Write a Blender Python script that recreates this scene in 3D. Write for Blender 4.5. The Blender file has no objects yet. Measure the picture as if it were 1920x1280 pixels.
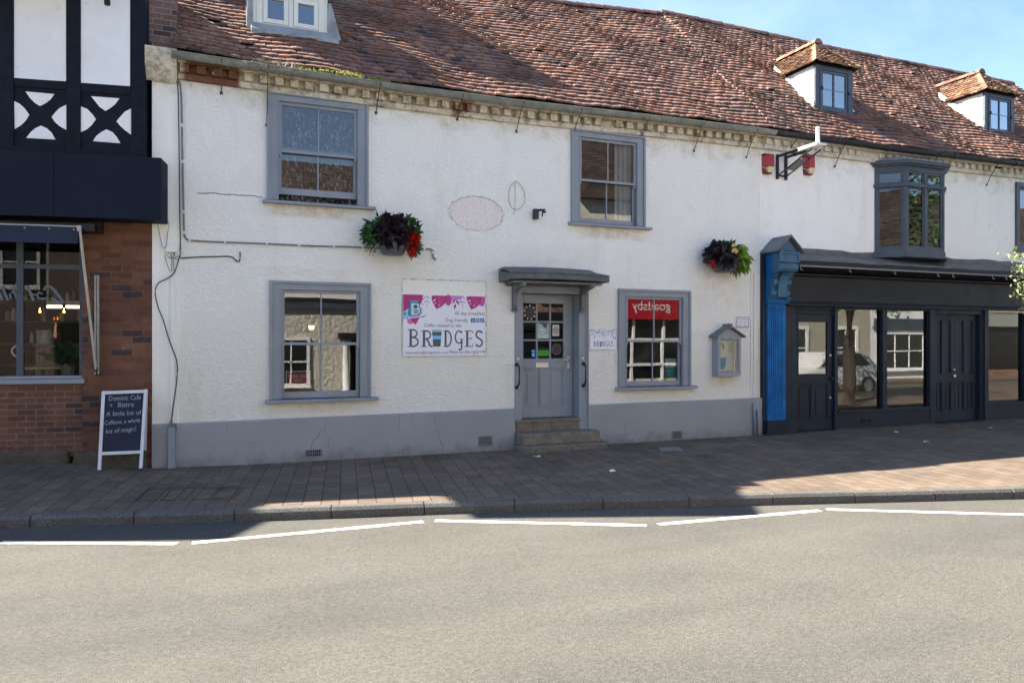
import bpy, math, random
from mathutils import Vector, Matrix
random.seed(7)
C = bpy.context.scene.collection
SC = bpy.context.scene
rad = math.radians

# ------------------------------------------------------------------ camera
YAW, DIST, EYE, FPX = rad(22.2), 10.68, 1.68, 1387.0
cam_d = bpy.data.cameras.new('camera'); cam_d.sensor_width = 36; cam_d.lens = 36*FPX/1920
cam_d.clip_end = 2000; cam_d.clip_start = .05
cam = bpy.data.objects.new('camera', cam_d); C.objects.link(cam)
cam.location = (0, -DIST, EYE); cam.rotation_euler = (rad(90), 0, -YAW)
SC.camera = cam
# ------------------------------------------------------------------ light
KX, KY = 1.10, 0.60                      # horizontal run of a shadow per metre of height: +x and -y
SUN_EL = math.atan(1/math.hypot(KX, KY)); SUN_AZ = math.atan2(-KX, KY)
sun_d = bpy.data.lights.new('sun', 'SUN'); sun_d.energy = 5.0; sun_d.angle = rad(.5); sun_d.color = (1, .91, .765)
sun = bpy.data.objects.new('sun', sun_d); C.objects.link(sun)
sun.rotation_euler = Vector((KX, -KY, -1)).to_track_quat('-Z', 'Y').to_euler()
W = bpy.data.worlds.new('World'); SC.world = W; W.use_nodes = True
wn, wl = W.node_tree.nodes, W.node_tree.links
wn.clear()
wo = wn.new('ShaderNodeOutputWorld'); wb = wn.new('ShaderNodeBackground'); wb.inputs[1].default_value = .058
sky = wn.new('ShaderNodeTexSky'); sky.sky_type = 'NISHITA'; sky.sun_disc = False
sky.sun_elevation = SUN_EL; sky.sun_rotation = SUN_AZ
sky.air_density = 1.0; sky.dust_density = .25; sky.ozone_density = 3.0
wc = wn.new('ShaderNodeTexCoord'); wm = wn.new('ShaderNodeMapping'); wm.inputs['Scale'].default_value = (1.2, 3.2, 5.0)
wm.inputs['Rotation'].default_value = (0, .25, .5)
wz = wn.new('ShaderNodeTexNoise'); wz.inputs['Scale'].default_value = 1.7; wz.inputs['Detail'].default_value = 7; wz.inputs['Roughness'].default_value = .55
wr = wn.new('ShaderNodeMapRange'); wr.inputs[1].default_value = .40; wr.inputs[2].default_value = .80; wr.inputs[3].default_value = .0; wr.inputs[4].default_value = .36
wx = wn.new('ShaderNodeMixRGB'); wx.inputs[2].default_value = (4.0, 5.2, 7.0, 1)
wl.new(wc.outputs['Generated'], wm.inputs[0]); wl.new(wm.outputs[0], wz.inputs['Vector']); wl.new(wz.outputs[0], wr.inputs[0])
wl.new(wr.outputs[0], wx.inputs[0]); wl.new(sky.outputs[0], wx.inputs[1]); wl.new(wx.outputs[0], wb.inputs[0]); wl.new(wb.outputs[0], wo.inputs[0])
SC.view_settings.view_transform = 'Standard'; SC.view_settings.look = 'None'
SC.view_settings.exposure = 2.47; SC.view_settings.gamma = 1.0

# ------------------------------------------------------------------ geometry helpers
_s, _c = math.sin(YAW), math.cos(YAW)
def ray(px, py):
    u = (px-960)/FPX; v = (640-py)/FPX
    return (_s+u*_c, _c-u*_s, v)
def FX(px, y=0):                       # x on the plane y
    d = ray(px, 640); return (y+DIST)/d[1]*d[0]
def FZ(px, py, y=0):
    d = ray(px, py); return EYE+(y+DIST)/d[1]*d[2]
def F(px, py, y=0):
    d = ray(px, py); t = (y+DIST)/d[1]; return Vector((t*d[0], y, EYE+t*d[2]))
def G(px, py, z=0):
    d = ray(px, py); t = (z-EYE)/d[2]; return Vector((t*d[0], -DIST+t*d[1], z))
def lerp(a, b, t): return a+(b-a)*t
def interp(x, pts):
    if x <= pts[0][0]: return pts[0][1]
    for (a, b), (c, d) in zip(pts, pts[1:]):
        if x <= c: return b+(d-b)*(x-a)/(c-a)
    return pts[-1][1]

ZF = [(-10, .34), (-2.5, .175), (-1.2, .108), (-.7, .042), (.5, .012), (4.4, 0), (30, 0)]     # the pavement climbs a little towards the wall at the left
KB = [(-14, 1.2), (-6, -1.12), (-1.866, -2.25), (.42, -2.89), (2.4, -3.33), (5.42, -4.17), (8.6, -5.09), (16, -7.05), (30, -10.6)]
def kerb_y(x): return interp(x, KB)
def ground(x, y):
    k = kerb_y(x)+.13
    return interp(x, ZF)*min(1, max(0, (y-k)/(0-k))) if k < -.2 else interp(x, ZF)*min(1, max(0, (y-k)/.8))

class MB:
    def __init__(s, T=None): s.v = []; s.f = []; s.c = []; s.T = T
    def add(s, vs, fs, col=None):
        o = len(s.v)
        for p in vs:
            p = s.T(*p) if s.T else p
            s.v.append((p[0], p[1], p[2]))
            s.c.append(col if col else (1, 1, 1, 1))
        s.f += [tuple(i+o for i in f) for f in fs]
        return s
    def box(s, x0, x1, y0, y1, z0, z1, col=None):
        if x0 > x1: x0, x1 = x1, x0
        if y0 > y1: y0, y1 = y1, y0
        if z0 > z1: z0, z1 = z1, z0
        return s.add([(x0,y0,z0),(x1,y0,z0),(x1,y1,z0),(x0,y1,z0),(x0,y0,z1),(x1,y0,z1),(x1,y1,z1),(x0,y1,z1)],
              [(0,3,2,1),(4,5,6,7),(0,1,5,4),(1,2,6,5),(2,3,7,6),(3,0,4,7)], col)
    def hexa(s, p, col=None):          # eight corners, bottom ring then top ring
        return s.add(p, [(0,3,2,1),(4,5,6,7),(0,1,5,4),(1,2,6,5),(2,3,7,6),(3,0,4,7)], col)
    def prism(s, pts, y0, y1, col=None):   # polygon in x,z pulled along y
        n = len(pts)
        a = sum(pts[i][0]*pts[(i+1) % n][1]-pts[(i+1) % n][0]*pts[i][1] for i in range(n))
        if a < 0: pts = pts[::-1]
        vs = [(p[0], y0, p[1]) for p in pts]+[(p[0], y1, p[1]) for p in pts]
        fs = [tuple(range(n)), tuple(range(2*n-1, n-1, -1))]+[(i, i+n, (i+1) % n+n, (i+1) % n) for i in range(n)]
        return s.add(vs, fs, col)
    def prism_x(s, pts, x0, x1, col=None):  # polygon in y,z pulled along x
        n = len(pts)
        a = sum(pts[i][0]*pts[(i+1) % n][1]-pts[(i+1) % n][0]*pts[i][1] for i in range(n))
        if a < 0: pts = pts[::-1]
        vs = [(x0, p[0], p[1]) for p in pts]+[(x1, p[0], p[1]) for p in pts]
        fs = [tuple(range(n-1, -1, -1)), tuple(range(n, 2*n))]+[(i, (i+1) % n, (i+1) % n+n, i+n) for i in range(n)]
        return s.add(vs, fs, col)
    def prism_z(s, pts, z0, z1, col=None):
        n = len(pts)
        a = sum(pts[i][0]*pts[(i+1) % n][1]-pts[(i+1) % n][0]*pts[i][1] for i in range(n))
        if a < 0: pts = pts[::-1]
        vs = [(p[0], p[1], z0) for p in pts]+[(p[0], p[1], z1) for p in pts]
        fs = [tuple(range(n-1, -1, -1)), tuple(range(n, 2*n))]+[(i, (i+1) % n, (i+1) % n+n, i+n) for i in range(n)]
        return s.add(vs, fs, col)
    def tube(s, path, r, n=8, col=None, caps=True):
        P = [Vector(p) for p in path]; R = r if isinstance(r, (list, tuple)) else [r]*len(P)
        vs = []; fs = []
        up = Vector((0, 0, 1))
        for i, p in enumerate(P):
            t = (P[min(i+1, len(P)-1)]-P[max(i-1, 0)])
            if t.length < 1e-9: t = Vector((0, 0, 1))
            t.normalize()
            a = t.cross(up)
            if a.length < .05: a = t.cross(Vector((1, 0, 0)))
            a.normalize(); b = t.cross(a)
            for k in range(n):
                th = 2*math.pi*k/n
                vs.append(tuple(p+(a*math.cos(th)+b*math.sin(th))*R[i]))
        for i in range(len(P)-1):
            for k in range(n):
                fs.append((i*n+k, i*n+(k+1) % n, (i+1)*n+(k+1) % n, (i+1)*n+k))
        if caps: fs += [tuple(range(n-1, -1, -1)), tuple(range((len(P)-1)*n, len(P)*n))]
        return s.add(vs, fs, col)
    def lathe(s, prof, cx, cy, n=20, sx=1, sy=1, col=None, a0=0, a1=2*math.pi):
        vs = []; fs = []; full = abs(a1-a0-2*math.pi) < 1e-6; m = n if full else n+1
        for r, z in prof:
            for k in range(m):
                th = a0+(a1-a0)*k/n
                vs.append((cx+r*math.cos(th)*sx, cy+r*math.sin(th)*sy, z))
        for i in range(len(prof)-1):
            for k in range(n):
                k2 = (k+1) % m
                fs.append((i*m+k, i*m+k2, (i+1)*m+k2, (i+1)*m+k))
        return s.add(vs, fs, col)
    def frame(s, x0, x1, z0, z1, w, y0, y1, wb=None, wt=None):   # four bars round an opening
        wb = w if wb is None else wb; wt = w if wt is None else wt
        s.box(x0, x0+w, y0, y1, z0, z1); s.box(x1-w, x1, y0, y1, z0, z1)
        s.box(x0+w, x1-w, y0, y1, z0, z0+wb); s.box(x0+w, x1-w, y0, y1, z1-wt, z1)
        return s
    def ribbon(s, pts, hw, y, col=None):      # flat stroke in x,z at depth y, facing -y
        n = len(pts); H = hw if isinstance(hw, (list, tuple)) else [hw]*n
        vs = []
        for i in range(n):
            a = Vector(pts[max(i-1, 0)]); b = Vector(pts[min(i+1, n-1)]); t = b-a
            if t.length < 1e-9: t = Vector((1, 0))
            t.normalize(); nx, nz = -t.y*H[i], t.x*H[i]
            vs += [(pts[i][0]+nx, y, pts[i][1]+nz), (pts[i][0]-nx, y, pts[i][1]-nz)]
        return s.add(vs, [(2*i, 2*i+1, 2*i+3, 2*i+2) for i in range(n-1)], col)
    def flat(s, pts, y, col=None):
        n = len(pts)
        a = sum(pts[i][0]*pts[(i+1) % n][1]-pts[(i+1) % n][0]*pts[i][1] for i in range(n))
        if a < 0: pts = pts[::-1]
        return s.add([(p[0], y, p[1]) for p in pts], [tuple(range(n))], col)
    def build(s, name, mat, parent=None, bevel=0, smooth=False, **props):
        me = bpy.data.meshes.new(name)
        o = parent
        off = Vector((0, 0, 0))
        while o is not None: off += o.location; o = o.parent
        me.from_pydata([(a-off.x, b-off.y, c-off.z) for a, b, c in s.v], [], s.f)
        at = me.color_attributes.new('tint', 'FLOAT_COLOR', 'POINT')
        at.data.foreach_set('color', [x for c in s.c for x in c])
        me.materials.append(mat)
        if smooth: me.polygons.foreach_set('use_smooth', [True]*len(me.polygons))
        me.update()
        ob = bpy.data.objects.new(name, me); C.objects.link(ob)
        if parent is not None: ob.parent = parent
        if bevel:
            m = ob.modifiers.new('bevel', 'BEVEL'); m.width = bevel; m.segments = 2; m.limit_method = 'ANGLE'; m.angle_limit = rad(40)
        for k, v in props.items(): ob[k] = v
        return ob

def thing(name, label, cat, loc=(0, 0, 0), group=None):
    o = bpy.data.objects.new(name, None); C.objects.link(o); o.location = loc; o.empty_display_size = .1
    o['label'] = label; o['category'] = cat
    if group: o['group'] = group
    return o
def tag(o, label, cat, group=None):
    o['label'] = label; o['category'] = cat
    if group: o['group'] = group
    return o

# ------------------------------------------------------------------ materials
def S(r, g, b):
    f = lambda c: (c/255/12.92) if c/255 <= .04045 else ((c/255+.055)/1.055)**2.4
    return (f(r), f(g), f(b), 1)
def nmat(name):
    m = bpy.data.materials.new(name); m.use_nodes = True; m.node_tree.nodes.clear()
    return m, m.node_tree.nodes, m.node_tree.links
class NB:                                   # small node-graph builder
    def __init__(s, name):
        s.m, s.n, s.l = nmat(name); s.out = s.n.new('ShaderNodeOutputMaterial')
        s.tc = s.n.new('ShaderNodeTexCoord'); s.P = s.tc.outputs['Object']
    def con(s, v, i):
        if isinstance(v, bpy.types.NodeSocket): s.l.new(v, i)
        else: i.default_value = v
    def noise(s, scale, detail=4, rough=.55, vec=None, dist=0):
        t = s.n.new('ShaderNodeTexNoise'); t.inputs['Scale'].default_value = scale; t.inputs['Detail'].default_value = detail
        t.inputs['Roughness'].default_value = rough; t.inputs['Distortion'].default_value = dist
        s.l.new(vec or s.P, t.inputs['Vector']); return t.outputs[0]
    def voro(s, scale, feat='F1', out='Distance', vec=None):
        t = s.n.new('ShaderNodeTexVoronoi'); t.feature = feat; t.inputs['Scale'].default_value = scale
        s.l.new(vec or s.P, t.inputs['Vector']); return t.outputs[out]
    def rng(s, v, a, b, c=0., d=1., smooth=False):
        t = s.n.new('ShaderNodeMapRange'); t.interpolation_type = 'SMOOTHSTEP' if smooth else 'LINEAR'
        s.l.new(v, t.inputs[0])
        for i, x in enumerate((a, b, c, d)): t.inputs[i+1].default_value = x
        return t.outputs[0]
    def mix(s, f, a, b, mode='MIX'):
        t = s.n.new('ShaderNodeMixRGB'); t.blend_type = mode
        s.con(f, t.inputs[0]); s.con(a, t.inputs[1]); s.con(b, t.inputs[2]); return t.outputs[0]
    def math(s, op, a, b=0., c=0.):
        t = s.n.new('ShaderNodeMath'); t.operation = op
        s.con(a, t.inputs[0]); s.con(b, t.inputs[1]); s.con(c, t.inputs[2]); return t.outputs[0]
    def map(s, scale=(1, 1, 1), rot=(0, 0, 0), loc=(0, 0, 0), vec=None):
        t = s.n.new('ShaderNodeMapping'); t.inputs['Scale'].default_value = scale; t.inputs['Rotation'].default_value = rot; t.inputs['Location'].default_value = loc
        s.l.new(vec or s.P, t.inputs[0]); return t.outputs[0]
    def xyz(s, vec=None):
        t = s.n.new('ShaderNodeSeparateXYZ'); s.l.new(vec or s.P, t.inputs[0]); return t.outputs
    def comb(s, x, y, z):
        t = s.n.new('ShaderNodeCombineXYZ')
        for i, q in enumerate((x, y, z)): s.con(q, t.inputs[i])
        return t.outputs[0]
    def attr(s, name='tint'):
        t = s.n.new('ShaderNodeVertexColor'); t.layer_name = name; return t.outputs[0]
    def bump(s, h, strength=.5, dist=.01, normal=None):
        t = s.n.new('ShaderNodeBump'); t.inputs['Strength'].default_value = strength; t.inputs['Distance'].default_value = dist
        s.l.new(h, t.inputs['Height'])
        if normal is not None: s.l.new(normal, t.inputs['Normal'])
        return t.outputs[0]
    def brick(s, vec, c1, c2, mortar, bw, rh, ms=.01, off=.5, bias=0., smooth=.1):
        t = s.n.new('ShaderNodeTexBrick'); t.offset = off
        s.l.new(vec, t.inputs['Vector'])
        for k, v in (('Color1', c1), ('Color2', c2), ('Mortar', mortar)): t.inputs[k].default_value = v
        t.inputs['Scale'].default_value = 1; t.inputs['Brick Width'].default_value = bw; t.inputs['Row Height'].default_value = rh
        t.inputs['Mortar Size'].default_value = ms; t.inputs['Bias'].default_value = bias; t.inputs['Mortar Smooth'].default_value = smooth
        return t.outputs
    def done(s, col, rough=.6, normal=None, spec=.5, metal=0., emit=None, estr=0.):
        p = s.n.new('ShaderNodeBsdfPrincipled')
        s.con(col, p.inputs['Base Color']); s.con(rough, p.inputs['Roughness'])
        p.inputs['Specular IOR Level'].default_value = spec; p.inputs['Metallic'].default_value = metal
        if normal is not None: s.l.new(normal, p.inputs['Normal'])
        if emit: p.inputs['Emission Color'].default_value = emit; p.inputs['Emission Strength'].default_value = estr
        s.l.new(p.outputs[0], s.out.inputs[0]); return s.m
def sc(c, k): return (c[0]*k, c[1]*k, c[2]*k, 1)
def paint(name, col, rough=.5, var=.12, scale=4, bump=.15, bscale=40, spec=.4, wear=None, metal=0.):
    b = NB(name)
    n = b.noise(scale, 6, .6)
    c = b.mix(b.rng(n, .3, .7), sc(col, 1-var), sc(col, 1+var))
    if wear:
        w = b.rng(b.noise(scale*5, 8, .7), .62, .72)
        c = b.mix(w, c, wear)
    r = b.rng(b.noise(scale*2, 4), .3, .7, max(rough-.1, .02), rough+.1)
    return b.done(c, r, b.bump(b.noise(bscale, 4), bump, .003), spec, metal)
def tinted(name, rough=.7, var=.2, scale=20, bump=.2, bscale=60, spec=.3):
    b = NB(name); c = b.attr()
    c = b.mix(1., c, b.mix(b.rng(b.noise(scale, 5), .3, .7), (1-var, 1-var, 1-var, 1), (1+var, 1+var, 1+var, 1)), 'MULTIPLY')
    return b.done(c, rough, b.bump(b.noise(bscale, 3), bump, .004), spec)
def leafmat(name):
    b = NB(name); c = b.attr()
    c = b.mix(1., c, b.mix(b.rng(b.noise(14, 3), .3, .7), (.7, .75, .7, 1), (1.3, 1.25, 1.2, 1)), 'MULTIPLY')
    p = b.n.new('ShaderNodeBsdfPrincipled'); b.l.new(c, p.inputs['Base Color']); p.inputs['Roughness'].default_value = .5
    p.inputs['Specular IOR Level'].default_value = .35
    t = b.n.new('ShaderNodeBsdfTranslucent'); b.l.new(c, t.inputs[0])
    m = b.n.new('ShaderNodeMixShader'); m.inputs[0].default_value = .3
    b.l.new(p.outputs[0], m.inputs[1]); b.l.new(t.outputs[0], m.inputs[2]); b.l.new(m.outputs[0], b.out.inputs[0]); return b.m
def glass(name, tint=(.82, .88, .86, 1), gain=1.7, wave=.02, wscale=3., rough=0.):
    b = NB(name)
    fr = b.n.new('ShaderNodeFresnel'); fr.inputs[0].default_value = 1.5
    f = b.math('MINIMUM', b.math('MULTIPLY', fr.outputs[0], gain), 1.)
    tr = b.n.new('ShaderNodeBsdfTransparent'); tr.inputs[0].default_value = tint
    gl = b.n.new('ShaderNodeBsdfAnisotropic') if False else b.n.new('ShaderNodeBsdfGlossy'); gl.inputs['Roughness'].default_value = rough
    nb = b.bump(b.noise(wscale, 2, .4), wave, .05)
    b.l.new(nb, gl.inputs['Normal'])
    m = b.n.new('ShaderNodeMixShader'); b.l.new(f, m.inputs[0]); b.l.new(tr.outputs[0], m.inputs[1]); b.l.new(gl.outputs[0], m.inputs[2])
    b.l.new(m.outputs[0], b.out.inputs[0]); return b.m
# ------------------------------------------------------------------ material set
def wall_mat():
    b = NB('white roughcast'); g = b.n.new('ShaderNodeNewGeometry'); b.P = g.outputs['Position']
    X, Y, Z = b.xyz()
    big = b.noise(.55, 6, .6); mid = b.noise(3.2, 6, .65)
    c = b.mix(b.rng(big, .35, .68), (.85, .845, .80, 1), (.88, .875, .84, 1))
    c = b.mix(b.rng(mid, .50, .80, 0, .3), c, (.70, .685, .63, 1))
    def box(x, z, wx, wz, soft=.35):
        dx = b.math('DIVIDE', b.math('ABSOLUTE', b.math('SUBTRACT', X, x)), wx)
        dz = b.math('DIVIDE', b.math('ABSOLUTE', b.math('SUBTRACT', Z, z)), wz)
        return b.rng(b.math('MAXIMUM', dx, dz), 1-soft, 1., 1., 0., True)
    st = b.rng(b.noise(7, 7, .7), .32, .66)
    for (x, z, wx, wz, k, col) in ((1.30, 3.50, .75, .12, .85, (.55, .46, .30, 1)), (6.15, 3.47, .75, .15, .7, (.58, .44, .28, 1)), (1.35, .78, .85, .15, .6, (.62, .52, .38, 1)),
                                   (7.0, .80, .85, .14, .55, (.6, .5, .36, 1)), (8.35, .98, .40, .14, .55, (.55, .42, .25, 1)), (-.20, .95, .13, .5, .5, (.6, .55, .38, 1)), (2.55, 2.65, .5, .5, .25, (.66, .60, .47, 1)),
                                   (8.3, 2.65, .75, .6, .4, (.60, .55, .44, 1)), (1.25, 2.62, .9, .12, .35, (.66, .56, .45, 1)), (5.0, 2.95, 1.1, .35, .25, (.6, .58, .55, 1))):
        m = b.math('MULTIPLY', b.math('MULTIPLY', box(x, z, wx, wz, .6), st), k)
        c = b.mix(m, c, col)
    # weather under the cornice and a cream tint growing towards the bottom
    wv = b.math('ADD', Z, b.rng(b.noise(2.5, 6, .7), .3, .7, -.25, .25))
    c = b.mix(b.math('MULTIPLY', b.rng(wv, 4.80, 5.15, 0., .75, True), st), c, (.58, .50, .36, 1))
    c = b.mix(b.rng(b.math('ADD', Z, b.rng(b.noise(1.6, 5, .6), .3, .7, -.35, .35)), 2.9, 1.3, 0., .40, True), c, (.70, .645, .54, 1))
    # pale oval where a plaque was fixed
    ox = b.math('DIVIDE', b.math('SUBTRACT', X, 3.775), .445); oz = b.math('DIVIDE', b.math('SUBTRACT', Z, 3.635), .265)
    rr = b.math('SQRT', b.math('ADD', b.math('MULTIPLY', ox, ox), b.math('MULTIPLY', oz, oz)))
    rr = b.math('ADD', rr, b.rng(b.noise(9, 4), .3, .7, -.05, .05))
    oval = b.rng(rr, .96, 1.0, 1., 0.)
    c = b.mix(b.math('MULTIPLY', oval, .85), c, b.mix(b.rng(b.noise(28, 5, .7), .5, .68), (.76, .69, .66, 1), (.50, .46, .43, 1)))
    ring = b.math('MULTIPLY', b.math('MULTIPLY', b.rng(rr, .93, .99), b.rng(rr, .99, 1.06, 1., 0.)), b.rng(b.noise(30, 5, .7), .45, .6))
    c = b.mix(b.math('MULTIPLY', ring, .8), c, (.20, .18, .16, 1))
    # older, slightly larger sign patch
    pat = box(3.27, 2.03, .665, .575, .01)
    pe = b.math('SUBTRACT', pat, box(3.27, 2.03, .652, .562, .01))
    c = b.mix(b.math('MULTIPLY', pat, .45), c, (.78, .735, .64, 1))
    c = b.mix(b.math('MULTIPLY', b.math('MULTIPLY', pe, b.rng(b.noise(12, 6, .7), .45, .55)), .7), c, (.16, .14, .12, 1))
    # fine specks of bare mortar
    v = b.noise(46, 6, .72)
    c = b.mix(b.math('MULTIPLY', b.rng(v, .63, .72), b.rng(b.noise(1.3, 3), .42, .62)), c, (.36, .33, .29, 1))
    c = b.mix(b.math('MULTIPLY', b.rng(b.voro(2.3), .018, .034, .8, 0.), b.rng(b.noise(.8, 2), .48, .54)), c, (.10, .09, .085, 1))
    c = b.mix(b.math('MULTIPLY', b.rng(b.noise(2.0, 5, .65, b.map((1, 1, .14))), .56, .72, 0, .30), b.rng(b.noise(.7, 2), .42, .6)), c, (.52, .48, .40, 1))
    # hairline cracks
    wob = b.rng(b.noise(3, 6, .6), .3, .7, -.022, .022)
    for (x, z, wx) in ((.25, 3.66, .42), (1.15, 2.97, .0)):
        if wx == 0: continue
        d = b.math('ABSOLUTE', b.math('SUBTRACT', b.math('ADD', Z, wob), z))
        c = b.mix(b.math('MULTIPLY', b.rng(d, .004, .010, 1., 0.), box(x, z, wx, .2, .05)), c, (.2, .18, .17, 1))
    smooth = b.math('MAXIMUM', b.rng(X, -.30, -.38, 0., .85), b.math('MAXIMUM', b.math('MULTIPLY', oval, .7), b.math('MULTIPLY', pat, .7)))
    h = b.math('ADD', b.noise(34, 5, .62, b.map((1, 1, 1.7))), b.math('MULTIPLY', b.noise(12, 5, .6, b.map((1, 1, 1.9))), 1.5))
    h = b.math('MULTIPLY', h, b.math('SUBTRACT', 1., smooth))
    und = b.noise(1.1, 3)
    nb = b.bump(und, .25, .12)
    return b.done(c, .85, b.bump(h, .72, .028, nb), .25)
M = {}
M['wall'] = wall_mat()
M['plinth'] = None
def plinth_mat():
    b = NB('grey plinth paint'); g = b.n.new('ShaderNodeNewGeometry'); b.P = g.outputs['Position']
    X, Y, Z = b.xyz()
    c = b.mix(b.rng(b.noise(1.2, 6, .6), .3, .7), (.25, .265, .285, 1), (.30, .31, .325, 1))
    c = b.mix(b.rng(b.math('ADD', Z, b.rng(b.noise(4, 6, .7), .3, .7, -.12, .12)), .16, .0, 0., .6), c, (.14, .13, .12, 1))
    c = b.mix(b.rng(b.noise(14, 7, .75), .64, .72, 0, .6), c, (.30, .30, .30, 1))
    vec = b.map((1, 1, .12))
    ver = b.voro(1.15, 'DISTANCE_TO_EDGE', 'Distance', b.comb(b.math('ADD', X, b.rng(b.noise(3.5, 6, .65), .3, .7, -.05, .05)), 0., b.math('MULTIPLY', Z, .22)))
    c = b.mix(b.math('MULTIPLY', b.rng(ver, .0012, .0036, .65, 0.), b.rng(b.noise(.9, 2), .46, .58)), c, (.06, .06, .065, 1))
    return b.done(c, .6, b.bump(b.noise(20, 5), .25, .01), .35)
M['plinth'] = plinth_mat()
GREY = (.225, .255, .295, 1); NAVY = (.0135, .021, .035, 1); BLACK = (.012, .014, .020, 1)
M['grey'] = paint('grey gloss paint', GREY, .42, .10, 3, .10, 30, .45, wear=(.24, .25, .26, 1))
M['grey_old'] = paint('weathered grey paint', (.135, .145, .155, 1), .6, .3, 6, .35, 30, .35, wear=(.30, .30, .28, 1))
M['greydark'] = paint('dark slate paint', (.055, .070, .095, 1), .45, .2, 4, .2, 40, .4, wear=(.22, .23, .24, 1))
M['navy'] = paint('navy shop paint', NAVY, .5, .25, 2, .10, 25, .22, wear=(.035, .045, .062, 1))
M['charcoal'] = paint('charcoal fascia paint', (.018, .020, .026, 1), .55, .3, 2, .12, 20, .22)
M['blue'] = paint('bright blue paint', (.010, .120, .33, 1), .55, .3, 4, .2, 30, .15, wear=(.10, .19, .33, 1))
M['bluegrey'] = paint('slate blue paint', (.035, .105, .185, 1), .5, .25, 5, .25, 30, .4, wear=(.12, .17, .21, 1))
M['timber'] = paint('navy black timber', (.006, .0085, .017, 1), .65, .45, 9, .5, 18, .18, wear=(.020, .024, .034, 1))
M['fascia'] = paint('navy fascia board', (.007, .0115, .024, 1), .65, .12, .8, .04, 10, .15)
M['plaster'] = paint('white panel plaster', (.82, .82, .82, 1), .75, .07, 1.4, .35, 14, .2, wear=(.66, .62, .55, 1))
M['dormerwhite'] = paint('white dormer render', (.72, .72, .68, 1), .8, .08, 2, .35, 35, .2)
M['creamwood'] = paint('off white window paint', (.66, .66, .60, 1), .5, .06, 4, .1, 30, .4)
M['lead'] = paint('lead flashing', (.27, .28, .285, 1), .55, .3, 5, .35, 18, .5)
M['gutter'] = paint('weathered grey gutter', (.20, .205, .18, 1), .6, .3, 7, .25, 40, .35, wear=(.10, .11, .07, 1))
M['black'] = paint('black metal', (.012, .012, .014, 1), .45, .2, 5, .1, 40, .45)
M['iron'] = paint('rusty iron rod', (.12, .085, .06, 1), .8, .35, 20, .3, 60, .3)
M['steel'] = paint('bare steel', (.55, .55, .54, 1), .32, .1, 8, .05, 60, .5, metal=.85)
M['alu'] = paint('aluminium bar', (.42, .41, .38, 1), .42, .15, 8, .05, 60, .5, metal=.5)
M['cornice'] = None
def cornice_mat(nm, c0, c1, grime):
    b = NB(nm); g = b.n.new('ShaderNodeNewGeometry'); b.P = g.outputs['Position']
    c = b.mix(b.rng(b.noise(1.8, 6, .65), .35, .65), c0, c1)
    c = b.mix(b.rng(b.noise(7, 8, .75), .47, .64, 0, .85), c, grime)
    X, Y, Z = b.xyz()
    red = b.math('MULTIPLY', b.rng(b.math('ABSOLUTE', b.math('SUBTRACT', X, .02)), .32, .38, 1., 0.), b.rng(b.noise(3.5, 5, .7), .40, .47))
    c = b.mix(red, c, (.16, .075, .045, 1))
    red = b.math('MULTIPLY', b.rng(b.math('ABSOLUTE', b.math('SUBTRACT', X, 3.52)), .13, .18, 1., 0.), b.rng(b.noise(5, 5, .7), .42, .5))
    c = b.mix(red, c, (.20, .10, .06, 1))
    return b.done(c, .85, b.bump(b.noise(38, 6, .7), .7, .012), .2)
M['cornice'] = cornice_mat('cream painted brick cornice', (.55, .485, .36, 1), (.66, .61, .50, 1), (.15, .125, .09, 1))
M['cornice_b'] = cornice_mat('grey painted brick cornice', (.60, .57, .49, 1), (.68, .66, .60, 1), (.30, .28, .24, 1))
def tile_mat():
    b = NB('clay roof tile'); g = b.n.new('ShaderNodeNewGeometry'); b.P = g.outputs['Position']
    c = b.attr()
    c = b.mix(1., c, b.mix(b.rng(b.noise(9, 6, .65), .3, .7), (.46, .44, .45, 1), (1.08, 1.05, 1.0, 1)), 'MULTIPLY')
    c = b.mix(b.rng(b.noise(26, 6, .75), .62, .72, 0, .5), c, (.30, .26, .20, 1))
    c = b.mix(b.rng(b.noise(.9, 6, .65), .46, .68, 0, .7), c, (.085, .066, .064, 1))
    c = b.mix(b.rng(b.noise(1.6, 5, .6, b.map((1, .35, .35))), .60, .76, 0, .45), c, (.30, .27, .20, 1))
    return b.done(c, .85, b.bump(b.noise(70, 4), .5, .006), .2)
M['tile'] = tile_mat()
M['deck'] = paint('dark roof felt', (.02, .018, .018, 1), .9, .2, 4, .1, 40, .1)
def brick_mat(nm, c1, c2, mort, bw=.225, rh=.075, ms=.008, rot=(rad(90), 0, 0), dark=.0, off=.5):
    b = NB(nm)
    vec = b.map(rot=rot); ob = b.P
    br = b.brick(vec, c1, c2, mort, bw, rh, ms, off)
    c = br[0]
    c = b.mix(1., c, b.mix(b.rng(b.noise(2.2, 6, .65), .25, .75), (.62, .6, .6, 1), (1.35, 1.3, 1.25, 1)), 'MULTIPLY')
    # odd burnt headers
    cell = b.brick(vec, (0, 0, 0, 1), (1, 1, 1, 1), (0, 0, 0, 1), bw, rh, ms, off)[0]
    c = b.mix(b.math('MULTIPLY', b.rng(cell, .90, .92), .8), c, (.030, .028, .036, 1))
    c = b.mix(b.rng(b.noise(18, 7, .7), .60, .75, 0, .5), c, (.36, .28, .23, 1))
    h = b.math('ADD', b.math('MULTIPLY', br[1], -1.), b.math('MULTIPLY', b.noise(40, 5), .6))
    return b.done(c, .85, b.bump(h, .7, .01), .2)
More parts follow.
